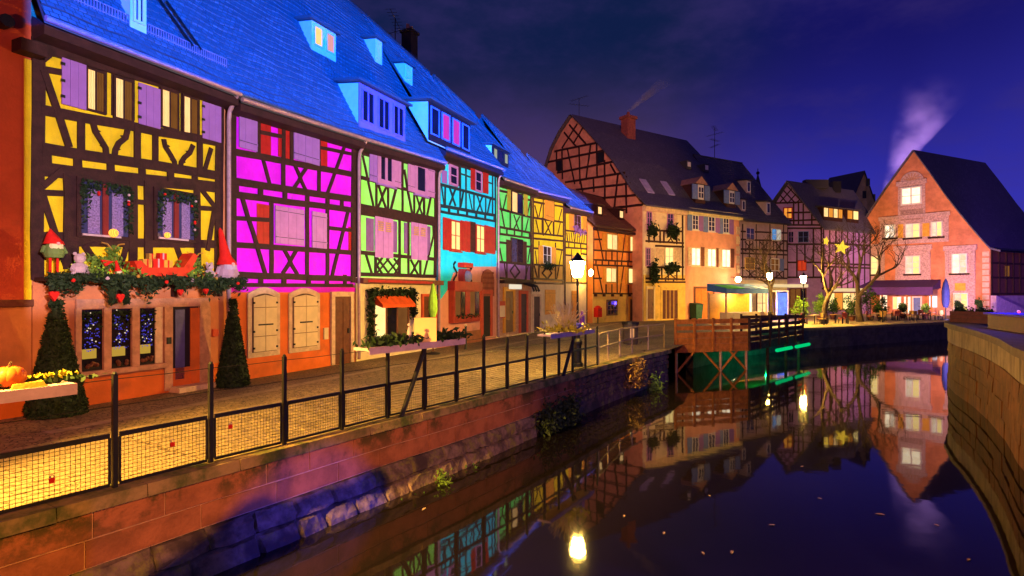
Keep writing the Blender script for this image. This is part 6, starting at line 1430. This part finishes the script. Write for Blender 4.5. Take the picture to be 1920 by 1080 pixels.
def gnome(px, py, H, label, hat, beard, bodym, legs=False):
    q = h1.P(px, py, -.35); t = thing('gnome_figure', label, 'figurine', hp(q[0], -.45, zs + .06), RZ, 'gnomes on the garland shelf'); r = H * .17
    b0 = .38 * H if legs else 0
    if legs:
        for s_ in (-1, 1): MB().tube([(s_ * r * .4, 0, 0), (s_ * r * .4, 0, b0)], r * .16, 6).build('leg', redfelt, t)
    MB().lathe([(r * .9, b0), (r * 1.15, b0 + H * .08), (r, b0 + H * .22), (r * .7, b0 + H * .30)], n=12).build('body', bodym, t)
    MB().lathe([(r * .2, b0 + H * .06), (r * .8, b0 + H * .2), (r * .75, b0 + H * .32), (r * .2, b0 + H * .36)], (0, -r * .55, 0), 10, 1, .6).build('beard', beard, t)
    MB().ball((0, -r * 1.0, b0 + H * .30), r * .22, 8).build('nose', skin_m, t)
    hp_ = [(r * 1.1, b0 + H * .29), (r * 1.0, b0 + H * .34), (r * .62, b0 + H * .46), (r * .22, H * .95), (.01, H)]
    m = MB().lathe(hp_, n=12); m.v = [(x - (z - b0 - H * .3) * .22 if z > b0 + H * .34 else x, y, z) for x, y, z in m.v]; m.build('hat', hat, t, True)
    for s_ in (-1, 1): MB().tube([(s_ * r, 0, b0 + H * .24), (s_ * r * 1.35, -.02, b0 + H * .10)], r * .22, 6).build('arm', bodym, t)
    return t
gnome(421, 505, 1.42, 'big grey-bodied gnome with tall red hat at the downpipe end of the shelf', redfelt, greyfelt, mat('felt_mauve', (.40, .26, .36)))
gnome(96, 505, .98, 'thin-legged gnome with red pointed hat at the corner end of the shelf', redfelt, mat('beard_cream', (.75, .72, .4)), mat('felt_green', (.14, .22, .06)), True)
gnome(217, 508, .45, 'small gnome with red cap in the middle of the shelf', redfelt, mat('beard_cream', (.7, .7, .4)), mat('felt_green', (.1, .2, .05)))
def bear(px, py, s, label):
    q = h1.P(px, py, -.35); t = thing('plush_bear', label, 'plush toy', hp(q[0], -.4, zs + .04), RZ)
    MB().ball((0, 0, s * .32), s * .30, 10, 1.05).build('body', snowwhite, t); hd = MB().ball((0, -.02, s * .78), s * .22, 10).build('head', snowwhite, t)
    for k in (-1, 1): MB().ball((k * s * .16, 0, s * .97), s * .08, 6).build('ear', snowwhite, hd); MB().ball((k * s * .28, -.08, s * .12), s * .13, 8).build('paw', snowwhite, t); MB().tube([(k * s * .2, 0, s * .5), (k * s * .34, -.06, s * .28)], s * .08, 6).build('arm', snowwhite, t)
bear(146, 510, .52, 'pale plush bear sitting on the garland shelf beside the thin-legged gnome'); bear(390, 508, .46, 'pale plush figure sitting at the foot of the big gnome')
q = h1.P(300, 505, -.35); t = thing('toy_sleigh', 'red toy sleigh loaded with gifts on the garland shelf', 'sleigh', hp(q[0], -.38, zs + .04), RZ)
MB().prism([(-.62, .05), (.55, .05), (.85, .62), (.72, .68), (.45, .30), (-.45, .26), (-.62, .42), (-.78, .40)], -.22, .22).build('tub', mat('sleigh_red', (.60, .03, .012), .45, .25, 6, .1, 30), t)
for k in (-1, 1): MB().tube([(-.75, k * .2, .02), (.7, k * .2, 0), (.92, k * .2, .12)], .02, 6).build('runner', goldpaint, t)
for (x, z, s_, m) in ((-.38, .36, .11, goldpaint), (-.12, .36, .13, redfelt), (.14, .36, .11, goldpaint), (.02, .55, .09, redfelt), (-.25, .53, .08, goldpaint)):
    gb = MB().box(x - s_, x + s_, -s_ * .8, s_ * .8, z - s_, z + s_).build('gift_box', m, t); MB().box(x - .02, x + .02, -s_ * .82, s_ * .82, z - s_ * 1.02, z + s_ * 1.02).build('ribbon', snowwhite if m is redfelt else redfelt, gb)
for (px, py, s_, lab) in ((192, 500, .5, 'leafy reindeer figure with twig antlers on the shelf left of the sleigh'), (352, 500, .45, 'leafy reindeer figure on the shelf right of the sleigh')):
    q = h1.P(px, py, -.35); t = thing('reindeer_figure', lab, 'figurine', hp(q[0], -.36, zs + .04), RZ); rr = random.Random(px)
    MB().leaves([(rr.gauss(0, s_ * .32), rr.gauss(0, .08), s_ * .75 + rr.gauss(0, s_ * .14)) for _ in range(220)] + [(s_ * .45 + rr.gauss(0, s_ * .1), rr.gauss(0, .05), s_ * 1.15 + rr.gauss(0, s_ * .12)) for _ in range(90)], .06, rr).build('body', leafbright, t)
    for k in (-.28, -.15, .15, .28): MB().tube([(k * s_, .03, 0), (k * s_, 0, s_ * .6)], .018, 5).build('leg', bark, t)
    for k in (-1, 1): MB().tube([(s_ * .45, 0, s_ * 1.25), (s_ * .45 + k * s_ * .25, 0, s_ * 1.55), (s_ * .45 + k * s_ * .5, 0, s_ * 1.6)], .018, 5).build('antler', goldpaint, t)
    MB().prism([(-.02, s_ * .5), (.16, s_ * .75), (-.1, s_ * .8)], -.14, -.08).build('scarf', redfelt, t)
for (px, py, r_, lab) in ((213, 437, .10, 'glowing golden lantern ball in front of the first decorated window'), (314, 441, .075, 'small glowing lantern ball in front of the second decorated window')):
    q = h1.P(px, py, -.25); o = MB().ball((0, 0, 0), r_, 12).build('lantern_ball', glow('lantern_gold', (1.0, .45, .06), 2.2, .5, (.8, .12, .01))); o.location = hp(q[0], -.25, q[1]); tag(o, lab, 'lantern', 'lantern balls')
rr = random.Random(31)
for k, (px, m, nm) in enumerate(((165, leafbright, 'lime green foliage tuft on the shelf beside the pale bear'), (240, leafbright, 'lime green foliage tuft on the shelf left of the sleigh'), (345, leafbright, 'lime green foliage tuft on the shelf under the right reindeer'), (375, leafgreen, 'green foliage tuft on the shelf beside the big gnome'))):
    q = h1.P(px, 512, -.4); o = MB().leaves([(rr.gauss(0, .16), rr.gauss(0, .06), abs(rr.gauss(0, .12))) for _ in range(160)], .06, rr).build('foliage_tuft', m); o.location = hp(q[0], -.45, zs + .05); tag(o, nm, 'plant')

m3 = [MB(), MB(), MB()]
for k in range(150): m3[k % 3].ball((u0 + .5 + (u1 - u0 - 1.1) * rr.random(), .1 + .25 * rr.random(), .10 + abs(rr.gauss(0, .16))), .014 + .016 * rr.random(), 5)
for m_, g_ in zip(m3, (glow('fairy_yellow', (1, .75, .05), .9), glow('fairy_scarlet', (1, .06, .01), .9), glow('fairy_lime', (.45, .8, .05), .7))): m_.build('fairy_lights', g_, ga, kind='stuff')
# ---- shelves on the fence with arrangements
def fence_shelf(a, b, zt, label, foot_px=None, top_f=.7):
    d = b - a; L = d.length; rz = math.atan2(d.y, d.x); t = thing('plank_shelf', label, 'shelf', (a.x, a.y, zt), rz, 'plank shelves on the fence')
    MB().box(0, L, -.22, .22, -.06, 0).build('board', mat('shelf_board', (.62, .42, .52), .7, .2, 4, .2, 30), t); MB().box(0, L, -.23, -.22, -.13, .005).build('edge_board', mat('shelf_board', (1, 1, 1)), t)
    if foot_px:
        f = gnd(*foot_px); e = a + d * top_f; lo_ = Matrix.Rotation(-rz, 3, 'Z') @ Vector((f.x - a.x, f.y - a.y, -zt)); MB().tube([(L * top_f, 0, -.1), tuple(lo_)], .055, 6).build('strut', iron, t)
    return t, rz
def on_fence(px): return EL.at(EL.near(px), -.17, 0)
a, b = on_fence(690), on_fence(868); a.z = b.z = 0
fence_shelf(a, b, 1.50, 'long plank shelf on the fence carrying fir branches and a tan board', (752, 783), .62)
d = (b - a); rz = math.atan2(d.y, d.x)
def sp(base, d, f, o, z): n = Vector((d.y, -d.x, 0)).normalized(); return base + d * f + n * o + Vector((0, 0, z))
rr = random.Random(77)
for f, n_, lab in ((.28, 520, 'fir branch bundle lying on the long plank shelf left of the pale board'), (.80, 380, 'fir branch bundle at the far end of the long plank shelf')):
    o = MB().leaves([(rr.gauss(0, .34), rr.gauss(0, .10), abs(rr.gauss(0, .08))) for _ in range(n_)], .085, rr).build('fir_branches', pinegreen, kind='stuff'); o.location = sp(a, d, f, 0, 1.51); o.rotation_euler = (0, 0, rz); tag(o, lab, 'branches')
o = MB().box(-.24, .24, -.03, .03, 0, .52).build('blank_board', mat('board_tan', (.74, .46, .24), .8, .1, 2, .1, 20)); o.location = sp(a, d, .60, .05, 1.50); o.rotation_euler = (0, 0, .1); tag(o, 'plain tan upright board standing on the long plank shelf', 'board')
t = thing('angel_figure', 'small white angel figure standing among the fir branches', 'figurine', sp(a, d, .42, .08, 1.50), 0); MB().lathe([(.07, 0), (.05, .22), (.025, .34)], n=10).build('robe', snowwhite, t); MB().ball((0, 0, .39), .04, 8).build('head', snowwhite, t)
a2, b2 = on_fence(1030), on_fence(1112); d2 = b2 - a2; fence_shelf(a2, b2, 1.34, 'short plank shelf on the fence with dry twigs, in front of the street lamp', (1056, 706), .66)
t = thing('twig_arrangement', 'pale dry twig bouquet with gold leaves on the short shelf', 'bouquet', sp(a2, d2, .42, 0, 1.34)); m = MB(); rr = random.Random(5)
for k in range(60): q = Vector((rr.gauss(0, .30), rr.gauss(0, .18), rr.uniform(.35, 1.0))); m.tube([(0, 0, 0), tuple(q * .5 + Vector((rr.gauss(0, .06), 0, 0))), tuple(q)], .010, 4)
m.build('twigs', mat('pale_twig', (.72, .55, .25)), t); MB().leaves([(rr.gauss(0, .35), rr.gauss(0, .15), abs(rr.gauss(0, .12))) for _ in range(220)], .09, rr).build('leaves', mat('gold_leaf', (.55, .45, .04)), t); MB().lathe([(.12, 0), (.16, .14)], n=10).build('pot', brownpaint, t)
o = MB().lathe([(.085, 0), (.085, .46), (.05, .52), (.03, .62)], n=12).build('candle', mat('candle_purple', (.30, .10, .42), .5)); o.location = sp(a2, d2, .84, 0, 1.34); tag(o, 'tall purple candle standing at the end of the short shelf', 'candle')
o = MB().ball((0, 0, .13), .13, 12).build('ornament_ball', mat('ball_blue', (.06, .05, .45), .15, .2, 4, 0, spec=.7)); o.location = sp(a2, d2, .70, .06, 1.34); tag(o, 'shiny dark blue ball beside the purple candle', 'ornament')
# near shelf at the picture's edge
a3, b3 = EL.at(EL.near(215) - 2.9, -.05, 0), EL.at(EL.near(215) - .78, -.05, 0); zt3 = 1.46
e3 = at(130, 716, 7.0); d3 = (FP[4] - FP[3]).normalized(); b3 = Vector((e3.x, e3.y, 0)); a3 = b3 - d3 * 2.2; fence_shelf(a3, b3, e3.z, 'pale plank shelf with pumpkin on the fence at the left edge', None); zt3 = e3.z; dd = b3 - a3
t = thing('pumpkin', 'orange pumpkin ornament lying on the near shelf', 'pumpkin', sp(a3, dd, .74, -.02, zt3 + .002)); m = MB()
for k in range(10): a_ = k * .628; m.ball((.065 * math.cos(a_), .065 * math.sin(a_), .13), .10, 10, 1.15)
m.build('flesh', pumpkin_m, t, True); MB().tube([(0, 0, .22), (.02, 0, .30)], .015, 6).build('stalk', bark, t)
rr = random.Random(8); o = MB().leaves([(rr.gauss(-.1, .38), rr.gauss(0, .08), abs(rr.gauss(0, .05))) for _ in range(420)], .06, rr).build('fir_branches', pinegreen, kind='stuff'); o.location = sp(a3, dd, .75, -.08, zt3); o.rotation_euler = (0, 0, math.atan2(dd.y, dd.x)); tag(o, 'fir branch bundle under the pumpkin on the near shelf', 'branches')
o = MB().leaves([(rr.gauss(0, .14), rr.gauss(0, .03), .08 + abs(rr.gauss(0, .02))) for _ in range(90)], .04, rr).build('gilded_sprig', mat('gold_leaf', (1, 1, 1))); o.location = sp(a3, dd, .93, -.08, zt3); o.rotation_euler = (0, 0, math.atan2(dd.y, dd.x)); tag(o, 'yellow gilded sprig at the end of the near shelf', 'sprig')
o = MB().hexa([(-.16, -.06, 0), (.16, -.06, 0), (.16, .06, 0), (-.16, .06, 0), (-.14, -.05, .06), (.13, -.05, .07), (.13, .05, .07), (-.14, .05, .06)]).build('wax_block', mat('wax_yellow', (.80, .55, .06), .5)); o.location = sp(a3, dd, .80, .12, zt3); o.rotation_euler = (0, 0, .9); tag(o, 'flat yellow wax block on the near shelf in front of the fir', 'block')
# red padlocks on the mesh
for k, (px, f, z) in enumerate(((15, .2, .38), (104, .5, .30), (330, .4, .42), (440, .3, .5))):
    s_ = EL.near(max(px, 30)) - (.35 if px < 30 else 0); q = EL.at(s_, -.14, z); t = thing('padlock', ('red padlock on the fence mesh at the edge of the picture', 'red padlock low on the first mesh panel', 'red padlock on the second mesh panel', 'red padlock high on the third mesh panel')[k], 'padlock', q, 1.0, 'padlocks on the fence')
    MB().box(-.028, .028, -.012, .012, -.03, .03).build('case', redfelt, t); MB().tube([(-.018, 0, .03), (-.018, 0, .055), (0, 0, .07), (.018, 0, .055), (.018, 0, .03)], .006, 5).build('shackle', zinc, t)

# ---- bins, post box, bollards, folded green parasol
q = gnd(1182, 645); t = thing('litter_bin', 'dark litter bin with pale notice beside the thin railing', 'bin', q); MB().lathe([(.34, 0), (.38, .1), (.40, .95), (.42, 1.0)], n=12).build('drum', mat('bin_brown', (.07, .05, .05)), t); MB().lathe([(.44, 1.0), (.44, 1.12), (.1, 1.15)], n=12).build('lid', iron, t); MB().box(-.1, .1, -.43, -.41, .35, .8).build('notice', creampaint, t)
q = at(1305, 597, 55.5); t = thing('wheelie_bin', 'green wheelie bin standing against the pink house', 'bin', (q.x, q.y, 0), .5); MB().hexa([(-.38, -.38, .1), (.38, -.38, .1), (.38, .38, .1), (-.38, .38, .1), (-.48, -.48, 1.45), (.48, -.48, 1.45), (.48, .48, 1.45), (-.48, .48, 1.45)]).build('tub', mat('bin_green', (.03, .10, .05), .5), t); MB().hexa([(-.5, -.52, 1.46), (.5, -.52, 1.46), (.5, .5, 1.46), (-.5, .5, 1.46), (-.48, -.48, 1.54), (.48, -.48, 1.54), (.48, .48, 1.62), (-.48, .48, 1.62)]).build('lid', mat('bin_green_dark', (.015, .06, .04), .5), t)
for k in (-1, 1): MB().tube([(k * .4, .3, .11), (k * .48, .3, .11)], .11, 10).build('wheel', iron, t)
q = at(1121, 603, 48.0); t = thing('post_box', 'red rounded post box at the corner of the orange house', 'post box', (q.x, q.y, 0), .8); MB().box(-.3, .3, -.22, .22, .55, 1.35).build('body', redfelt, t); MB().lathe([(.30, 1.35), (.28, 1.45), (.1, 1.52)], n=12, sy=.75).build('top', redfelt, t); MB().tube([(0, 0, 0), (0, 0, .56)], .06, 6).build('leg', iron, t); MB().box(-.2, .2, -.235, -.22, 1.12, 1.17).build('slot', iron, t)
q = gnd(873, 655); t = thing('bollard', 'slim dark bollard behind the fence near the pink ground floor', 'bollard', q); MB().lathe([(.06, 0), (.05, 1.0), (.06, 1.05)], n=8).build('shaft', iron, t); MB().ball((0, 0, 1.1), .06, 8).build('knob', creampaint, t)
q = gnd(812, 664); t = thing('folded_parasol', 'folded lime green parasol standing at the shop door of the lime house', 'parasol', q); MB().tube([(0, 0, 0), (0, 0, 2.9)], .03, 6).build('pole', brownpaint, t); MB().lathe([(.10, 1.55), (.20, 1.9), (.17, 2.4), (.05, 2.95)], n=9).build('cloth', mat('cloth_lime', (.42, .85, .08), .8), t); MB().lathe([(.3, 0), (.3, .06), (.05, .12)], n=12).build('base', iron, t)

# ---- stall with blue-green awning, blue lit window
k0 = at(1346, 600, 46.5); k1 = at(1424, 600, 48.5); d = Vector((k1.x - k0.x, k1.y - k0.y, 0)); L = d.length; rz = math.atan2(d.y, d.x); t = thing('market_stall', 'wooden market stall with blue and green cloth awning beside the landing stage', 'stall', (k0.x, k0.y, 0), rz)
MB().hexa([(0, -.9, 2.55), (L, -.9, 2.55), (L, 1.2, 2.75), (0, 1.2, 2.75), (0, -.9, 2.95), (L, -.9, 2.95), (L, 1.2, 3.35), (0, 1.2, 3.35)]).build('awning', mat('awning_blue', (.06, .20, .75), .8, .2, 3, .1, 20), t)
MB().hexa([(.05, -.95, 2.93), (L * .42, -.95, 2.93), (L * .40, .4, 3.18), (.05, .4, 3.18), (.05, -.95, 2.99), (L * .42, -.95, 2.99), (L * .40, .4, 3.26), (.05, .4, 3.26)]).build('awning_stripe', mat('awning_green', (.10, .75, .15), .8, .2, 3, .1, 20), t)
for x in (.08, L - .08):
    for y in (-.8, 1.1): MB().box(x - .06, x + .06, y - .06, y + .06, 0, 2.6).build('post', creampaint, t)
MB().box(.1, L - .1, -.7, -.1, .0, 1.0).build('counter', creamwall, t); MB().box(.1, L - .1, 1.0, 1.08, 0, 2.5).build('back_board', amberpaint, t)
point('stall_light', (k0.x + d.x * .5 - .3, k0.y + d.y * .5 + .3, 2.35), 320, (1.0, .72, .38), .08)
q = at(1458, 585, 56.0); t = thing('lit_booth', 'tall glass booth glowing deep blue beside the shop', 'booth', (q.x, q.y, 0), .5)
for x in (-.85, .85):
    for y in (-.5, .5): MB().box(x - .05, x + .05, y - .05, y + .05, 0, 2.7).build('post', whitepaint, t)
MB().box(-.9, .9, -.55, .55, 2.7, 2.85).build('roof', whitepaint, t)
for x0, x1 in ((-.78, -.25), (-.18, .35), (.42, .78)): MB().box(x0, x1, -.5, -.46, .25, 2.6).build('glowing_pane', glow('booth_blue', (.06, .05, 1.0), 1.6, .7, (.30, .55, 1.0), 4), t)
point('booth_light', (q.x - .4, q.y - 1.2, 1.4), 260, (.12, .06, 1.0), .2)

# ---- cafe terrace
def chair(x, Y, rz, label, m): 
    t = thing('cafe_chair', label, 'chair', (x, Y, 0), rz, 'chairs on the cafe terrace')
    MB().box(-.22, .22, -.22, .22, .43, .48).build('seat', m, t); MB().box(-.22, .22, .19, .23, .55, .92).build('backrest', m, t)
    for a in (-.19, .19):
        for b in (-.19, .2): MB().box(a - .02, a + .02, b - .02, b + .02, 0, .93 if b > 0 else .43).build('leg', iron, t)
def table(x, Y, label, m):
    t = thing('cafe_table', label, 'table', (x, Y, 0), 0, 'tables on the cafe terrace'); MB().lathe([(.42, .72), (.42, .76)], n=14).build('table_top', m, t); MB().lathe([(.22, 0), (.20, .03), (.04, .06), (.04, .72)], n=8).build('pedestal', iron, t)
rr = random.Random(17); ords = ('first', 'second', 'third', 'fourth', 'fifth', 'sixth', 'seventh', 'eighth')
tp = [(1527, 47.0), (1566, 48.5), (1648, 52.0), (1672, 54.2), (1697, 53.5), (1722, 55.5), (1745, 54.5)]
cm = (mat('chair_rattan', (.60, .34, .10), .7), mat('chair_red', (.45, .08, .06), .6))
for i, (px, Y) in enumerate(tp):
    x = (px - CX) / F * Y; table(x, Y, ords[i] + ' round cafe table counted from the landing stage', goldpaint if i % 2 else creampaint)
    for k in range(3):
        a = rr.random() * .8 + k * 2.2; chair(x + .75 * math.cos(a), Y + .75 * math.sin(a), a - math.pi / 2, ('nearest-water', 'inner', 'outer')[k] + ' chair at the ' + ords[i] + ' cafe table from the landing stage', cm[(i + k) % 2])
def shrub(px, py, Y, w_, H, m, label, seed, pot=True):
    rr = random.Random(seed); q = at(px, py, Y); t = thing('potted_shrub', label, 'shrub', (q.x, q.y, 0), 0, 'potted shrubs of the square'); b0 = .4 if pot else 0
    if pot: MB().lathe([(.22, 0), (.32, .42), (.30, .45)], n=10).build('pot', brownpaint, t)
    pts = []
    for c in range(9):
        cx, cy, cz = rr.gauss(0, w_ * .32), rr.gauss(0, w_ * .3), b0 + H * rr.uniform(.2, .9)
        for k in range(75): pts.append((cx + rr.gauss(0, w_ * .16), cy + rr.gauss(0, w_ * .16), cz + rr.gauss(0, H * .11)))
    MB().leaves(pts, .11, rr).build('foliage', m, t); MB().tube([(0, 0, b0), (0, 0, b0 + H * .6)], .04, 5).build('stem', bark, t)
for i, (px, Y, w_, H, m, lab) in enumerate(((1502, 52, .9, 1.9, leafbright, 'bright yellow-green shrub beside the lit lamp'), (1538, 54, .9, 2.0, leafbright, 'bright green shrub behind the first bare tree'), (1562, 56, .8, 1.7, leafgreen, 'dark shrub between the bare trees'), (1597, 53, 1.0, 2.4, leafgreen, 'tall dark green shrub left of the second bare tree'), (1632, 54, 1.0, 2.5, leafgreen, 'tall green shrub right of the second bare tree'), (1650, 56, .8, 1.7, leafgreen, 'dark shrub at the corner of the purple awning'), (1693, 58, .6, 1.2, pinegreen, 'small fir in a pot under the purple awning'), (1735, 58, .6, 1.1, leafbright, 'small light green shrub in front of the blue cafe door'), (1800, 60, .5, 1.3, pinegreen, 'small fir under the carved ground floor window'), (1836, 60, .5, 1.4, leafgreen, 'small green shrub at the corner quoins of the red house'))): shrub(px, 600, Y, w_, H, m, lab, 40 + i)
q = at(1773, 592, 54); t = thing('closed_parasol', 'closed dark blue parasol standing at the end of the terrace', 'parasol', (q.x, q.y, 0)); MB().tube([(0, 0, 0), (0, 0, 3.9)], .05, 6).build('pole', iron, t); MB().lathe([(.18, 1.2), (.30, 1.6), (.32, 2.8), (.18, 3.6), (.04, 3.95)], n=10).build('cloth', mat('cloth_navy', (.02, .025, .09)), t); MB().lathe([(.4, 0), (.4, .1), (.1, .14)], n=12).build('base', iron, t)
for px, Y in ((1545, 45.5), (1590, 47.5), (1655, 50.0)):
    q = at(px, 600, Y); t = thing('bollard', {1545: 'thin terrace bollard at the foot of the first bare tree', 1590: 'thin terrace bollard between the two bare trees', 1655: 'thin terrace bollard near the yellow cafe chairs'}[px], 'bollard', (q.x, q.y, 0)); MB().lathe([(.05, 0), (.05, .9), (.07, .95), (.02, 1.0)], n=8).build('shaft', iron, t)

# ---- planter and blue counter on the right bank
q0, q1 = at(1781, 600, 24.6), at(1856, 600, 23.2); d = Vector((q1.x - q0.x, q1.y - q0.y, 0)); L = d.length; t = thing('planter_box', 'long brown wooden planter box on the curved quay wall', 'planter', (q0.x, q0.y, 1.30), math.atan2(d.y, d.x))
for k in range(3): MB().box(0, L, -.02, .02, .01 + k * .165, .16 + k * .165).build('plank', deckdark if 0 else brownpaint, t)
MB().box(0, .04, .021, .5, 0, .48).build('end_board', brownpaint, t); MB().box(L - .04, L, .021, .5, 0, .48).build('end_board', brownpaint, t); MB().box(.04, L - .04, .03, .48, 0, .40).build('soil', bark, t)
rr = random.Random(3); MB().leaves([(L * rr.random(), .25 + rr.gauss(0, .08), .45 + abs(rr.gauss(0, .10))) for _ in range(240)], .07, rr).build('plants', pinegreen, t)
q0, q1 = at(1850, 605, 20.5), at(1960, 605, 16.5); d = Vector((q1.x - q0.x, q1.y - q0.y, 0)); L = d.length; t = thing('covered_counter', 'long counter under a blue-lit cloth on the right bank, with small coloured lights', 'counter', (q0.x, q0.y, 1.12), math.atan2(d.y, d.x))
MB().box(0, L, -.1, 1.6, .68, .74).build('cloth_top', mat('cloth_blue_lit', (.10, .06, .75), .7), t); MB().box(.1, L, .0, 1.5, 0, .675).build('front_board', brownpaint, t)  # blue light on the counter top put into the cloth colour
for k in range(10): MB().ball((.3 + (L - .4) * k / 10, .8 + .3 * math.sin(k * 2.1), .80), .045, 6).build('fairy_light', glow('fairy_red', (1, .08, .25), 2.0) if k % 3 else glow('fairy_violet', (.5, .2, 1), 2.0), t)
point('counter_blue_light', (q1.x + 1.6, q1.y + 3.2, 2.9), 120, (.10, .06, 1.0), .1)  # assumed unseen lamp for the blue light over the counter

# ---- growth on the canal wall, leaves on the water
def growth(px, w_, H, n, m, label, seed, z=-1.2, out=.25, size=.08):
    rr = random.Random(seed); q = EL.at(EL.near(px), out, z); t0 = (EL.at(EL.near(px) + .3) - EL.at(EL.near(px))).normalized(); pts = []
    for c in range(10):
        a = rr.gauss(0, w_ * .45)
        for k in range(n // 10): s_ = a + rr.gauss(0, w_ * .16); pts.append((t0.x * s_ + rr.gauss(0, .10), t0.y * s_ + rr.gauss(0, .10), abs(rr.gauss(0, H * .42)) - .2))
    o = MB().leaves(pts, size, rr).build('wall_shrub', m); o.location = q; tag(o, label, 'plant')
growth(1042, 1.1, .85, 1500, mat('wall_leaf', (.05, .075, .02), .7, .5, 6, 0), 'dense dark creeper growing at the foot of the wall below the short shelf', 1)
growth(1180, .8, 1.1, 700, mat('dry_leaf', (.30, .17, .04), .7, .5, 6, 0), 'dry brown climbing plant hanging on the wall near the landing stage', 2, -.9, .2)
growth(1215, .35, .7, 260, leafbright, 'bright green fern on the wall beside the landing stage', 3, -1.3, .35)
growth(798, .18, .35, 110, leafbright, 'small bright weed growing from the wall footing', 4, -1.3, .50, .05); growth(735, .30, .25, 160, leafgreen, 'low green weeds along the waterline of the footing', 6, -1.45, .55, .05); growth(870, .25, .25, 120, leafgreen, 'sparse green weeds at the waterline near the wall break', 7, -1.45, .35, .05)
for k, (px, py) in enumerate(((1537, 935), (1447, 985), (1372, 1036), (1318, 1038), (1756, 985), (1816, 1050), (1170, 968), (1504, 875), (1770, 770), (795, 955), (866, 870), (1245, 1000), (1650, 965), (1330, 930))):
    q = gnd(px, py, WZ); s_ = .05 + .035 * rr.random(); m = MB(); P = [(-1, 0, 0), (-.4, .32, .1), (.3, .36, .12), (1, .05, .05), (.35, -.3, .1), (-.45, -.34, .08)]; m.add([(x * s_, y * s_, z * s_) for x, y, z in P] + [(0, 0, -.02 * s_)], [(0, 1, 6), (1, 2, 6), (2, 3, 6), (3, 4, 6), (4, 5, 6), (5, 0, 6)])
    o = m.build('floating_leaf', mat('fallen_leaf', (.45, .30, .16), .7, .3, 9, 0)); o.location = (q.x, q.y, WZ + .006); o.rotation_euler = (0, 0, rr.random() * 6); tag(o, 'fallen leaf floating on the dark canal water', 'leaf', 'leaves floating on the canal')

# ------------------------------------------------------------------ chimney smoke
def smoke(name, pts, rads, dens, label):
    m = bpy.data.materials.new(name + '_volume'); m.use_nodes = True; t = m.node_tree; t.nodes.clear()
    pv = N(t, 'ShaderNodeVolumePrincipled'); pv.inputs['Color'].default_value = (.92, .88, .96, 1)
    o = N(t, 'ShaderNodeOutputMaterial'); t.links.new(pv.outputs[0], o.inputs['Volume'])
    tcn = N(t, 'ShaderNodeTexCoord'); nz = N(t, 'ShaderNodeTexNoise'); nz.inputs['Scale'].default_value = .35 if rads[-1] > 2 else .9; nz.inputs['Detail'].default_value = 3
    t.links.new(tcn.outputs['Object'], nz.inputs['Vector'])
    p0, p1 = Vector(pts[0]), Vector(pts[-1]); ax = (p1 - p0).normalized(); Ln = (p1 - p0).length; r0, r1 = rads[0] * .9, rads[-1] * .95
    sv = N(t, 'ShaderNodeVectorMath', operation='SUBTRACT'); t.links.new(tcn.outputs['Object'], sv.inputs[0]); sv.inputs[1].default_value = p0
    al = dotv(t, sv.outputs[0], ax); le = N(t, 'ShaderNodeVectorMath', operation='LENGTH'); t.links.new(sv.outputs[0], le.inputs[0])
    dist = mth(t, 'SQRT', mth(t, 'MAXIMUM', mth(t, 'SUBTRACT', mth(t, 'POWER', le.outputs['Value'], 2.0), mth(t, 'POWER', al, 2.0)), 0.0))
    ff = mth(t, 'DIVIDE', al, Ln); rad = mth(t, 'ADD', mth(t, 'MULTIPLY', ff, r1 - r0), r0)
    soft = mth(t, 'SUBTRACT', 1.0, smooth(t, mth(t, 'DIVIDE', dist, rad), .05, 1.0))
    ends = mth(t, 'MULTIPLY', soft, mth(t, 'SUBTRACT', 1.0, smooth(t, ff, .35, 1.0)))
    t.links.new(mth(t, 'MULTIPLY', mth(t, 'MULTIPLY', smooth(t, nz.outputs['Fac'], .30, .72), dens), ends), pv.inputs['Density'])
    mb = MB(); P = [Vector(p) for p in pts]; n = 12
    for p, r in zip(P, rads):
        for j in range(n): a = 6.2832 * j / n; mb.v.append((p.x + r * math.cos(a), p.y + r * math.sin(a), p.z))
    for i in range(len(P) - 1):
        for j in range(n): mb.f.append((i * n + j, i * n + (j + 1) % n, (i + 1) * n + (j + 1) % n, (i + 1) * n + j))
    mb.f += [tuple(range(n))[::-1], tuple(range((len(P) - 1) * n, len(P) * n))]
    ob = mb.build('smoke', m, kind='stuff'); tag(ob, label, 'smoke'); return ob
smoke('plume', [at(1662, 365, 84), at(1672, 320, 84), at(1690, 275, 84.5), at(1712, 235, 85), at(1738, 195, 85), at(1765, 150, 85.5)], [.9, 2.0, 3.2, 4.4, 5.4, 6.2], .36, 'violet-lit chimney smoke plume rising behind the red gabled house')
smoke('wisp', [SM1, SM1 + Vector((1.2, 0, 1.1)), SM1 + Vector((2.6, 0, 2.2)), SM1 + Vector((4.6, 0, 3.6))], [.25, .6, .9, 1.2], 2.6, 'faint wisp of smoke drifting from the brick chimney of the big gabled house')
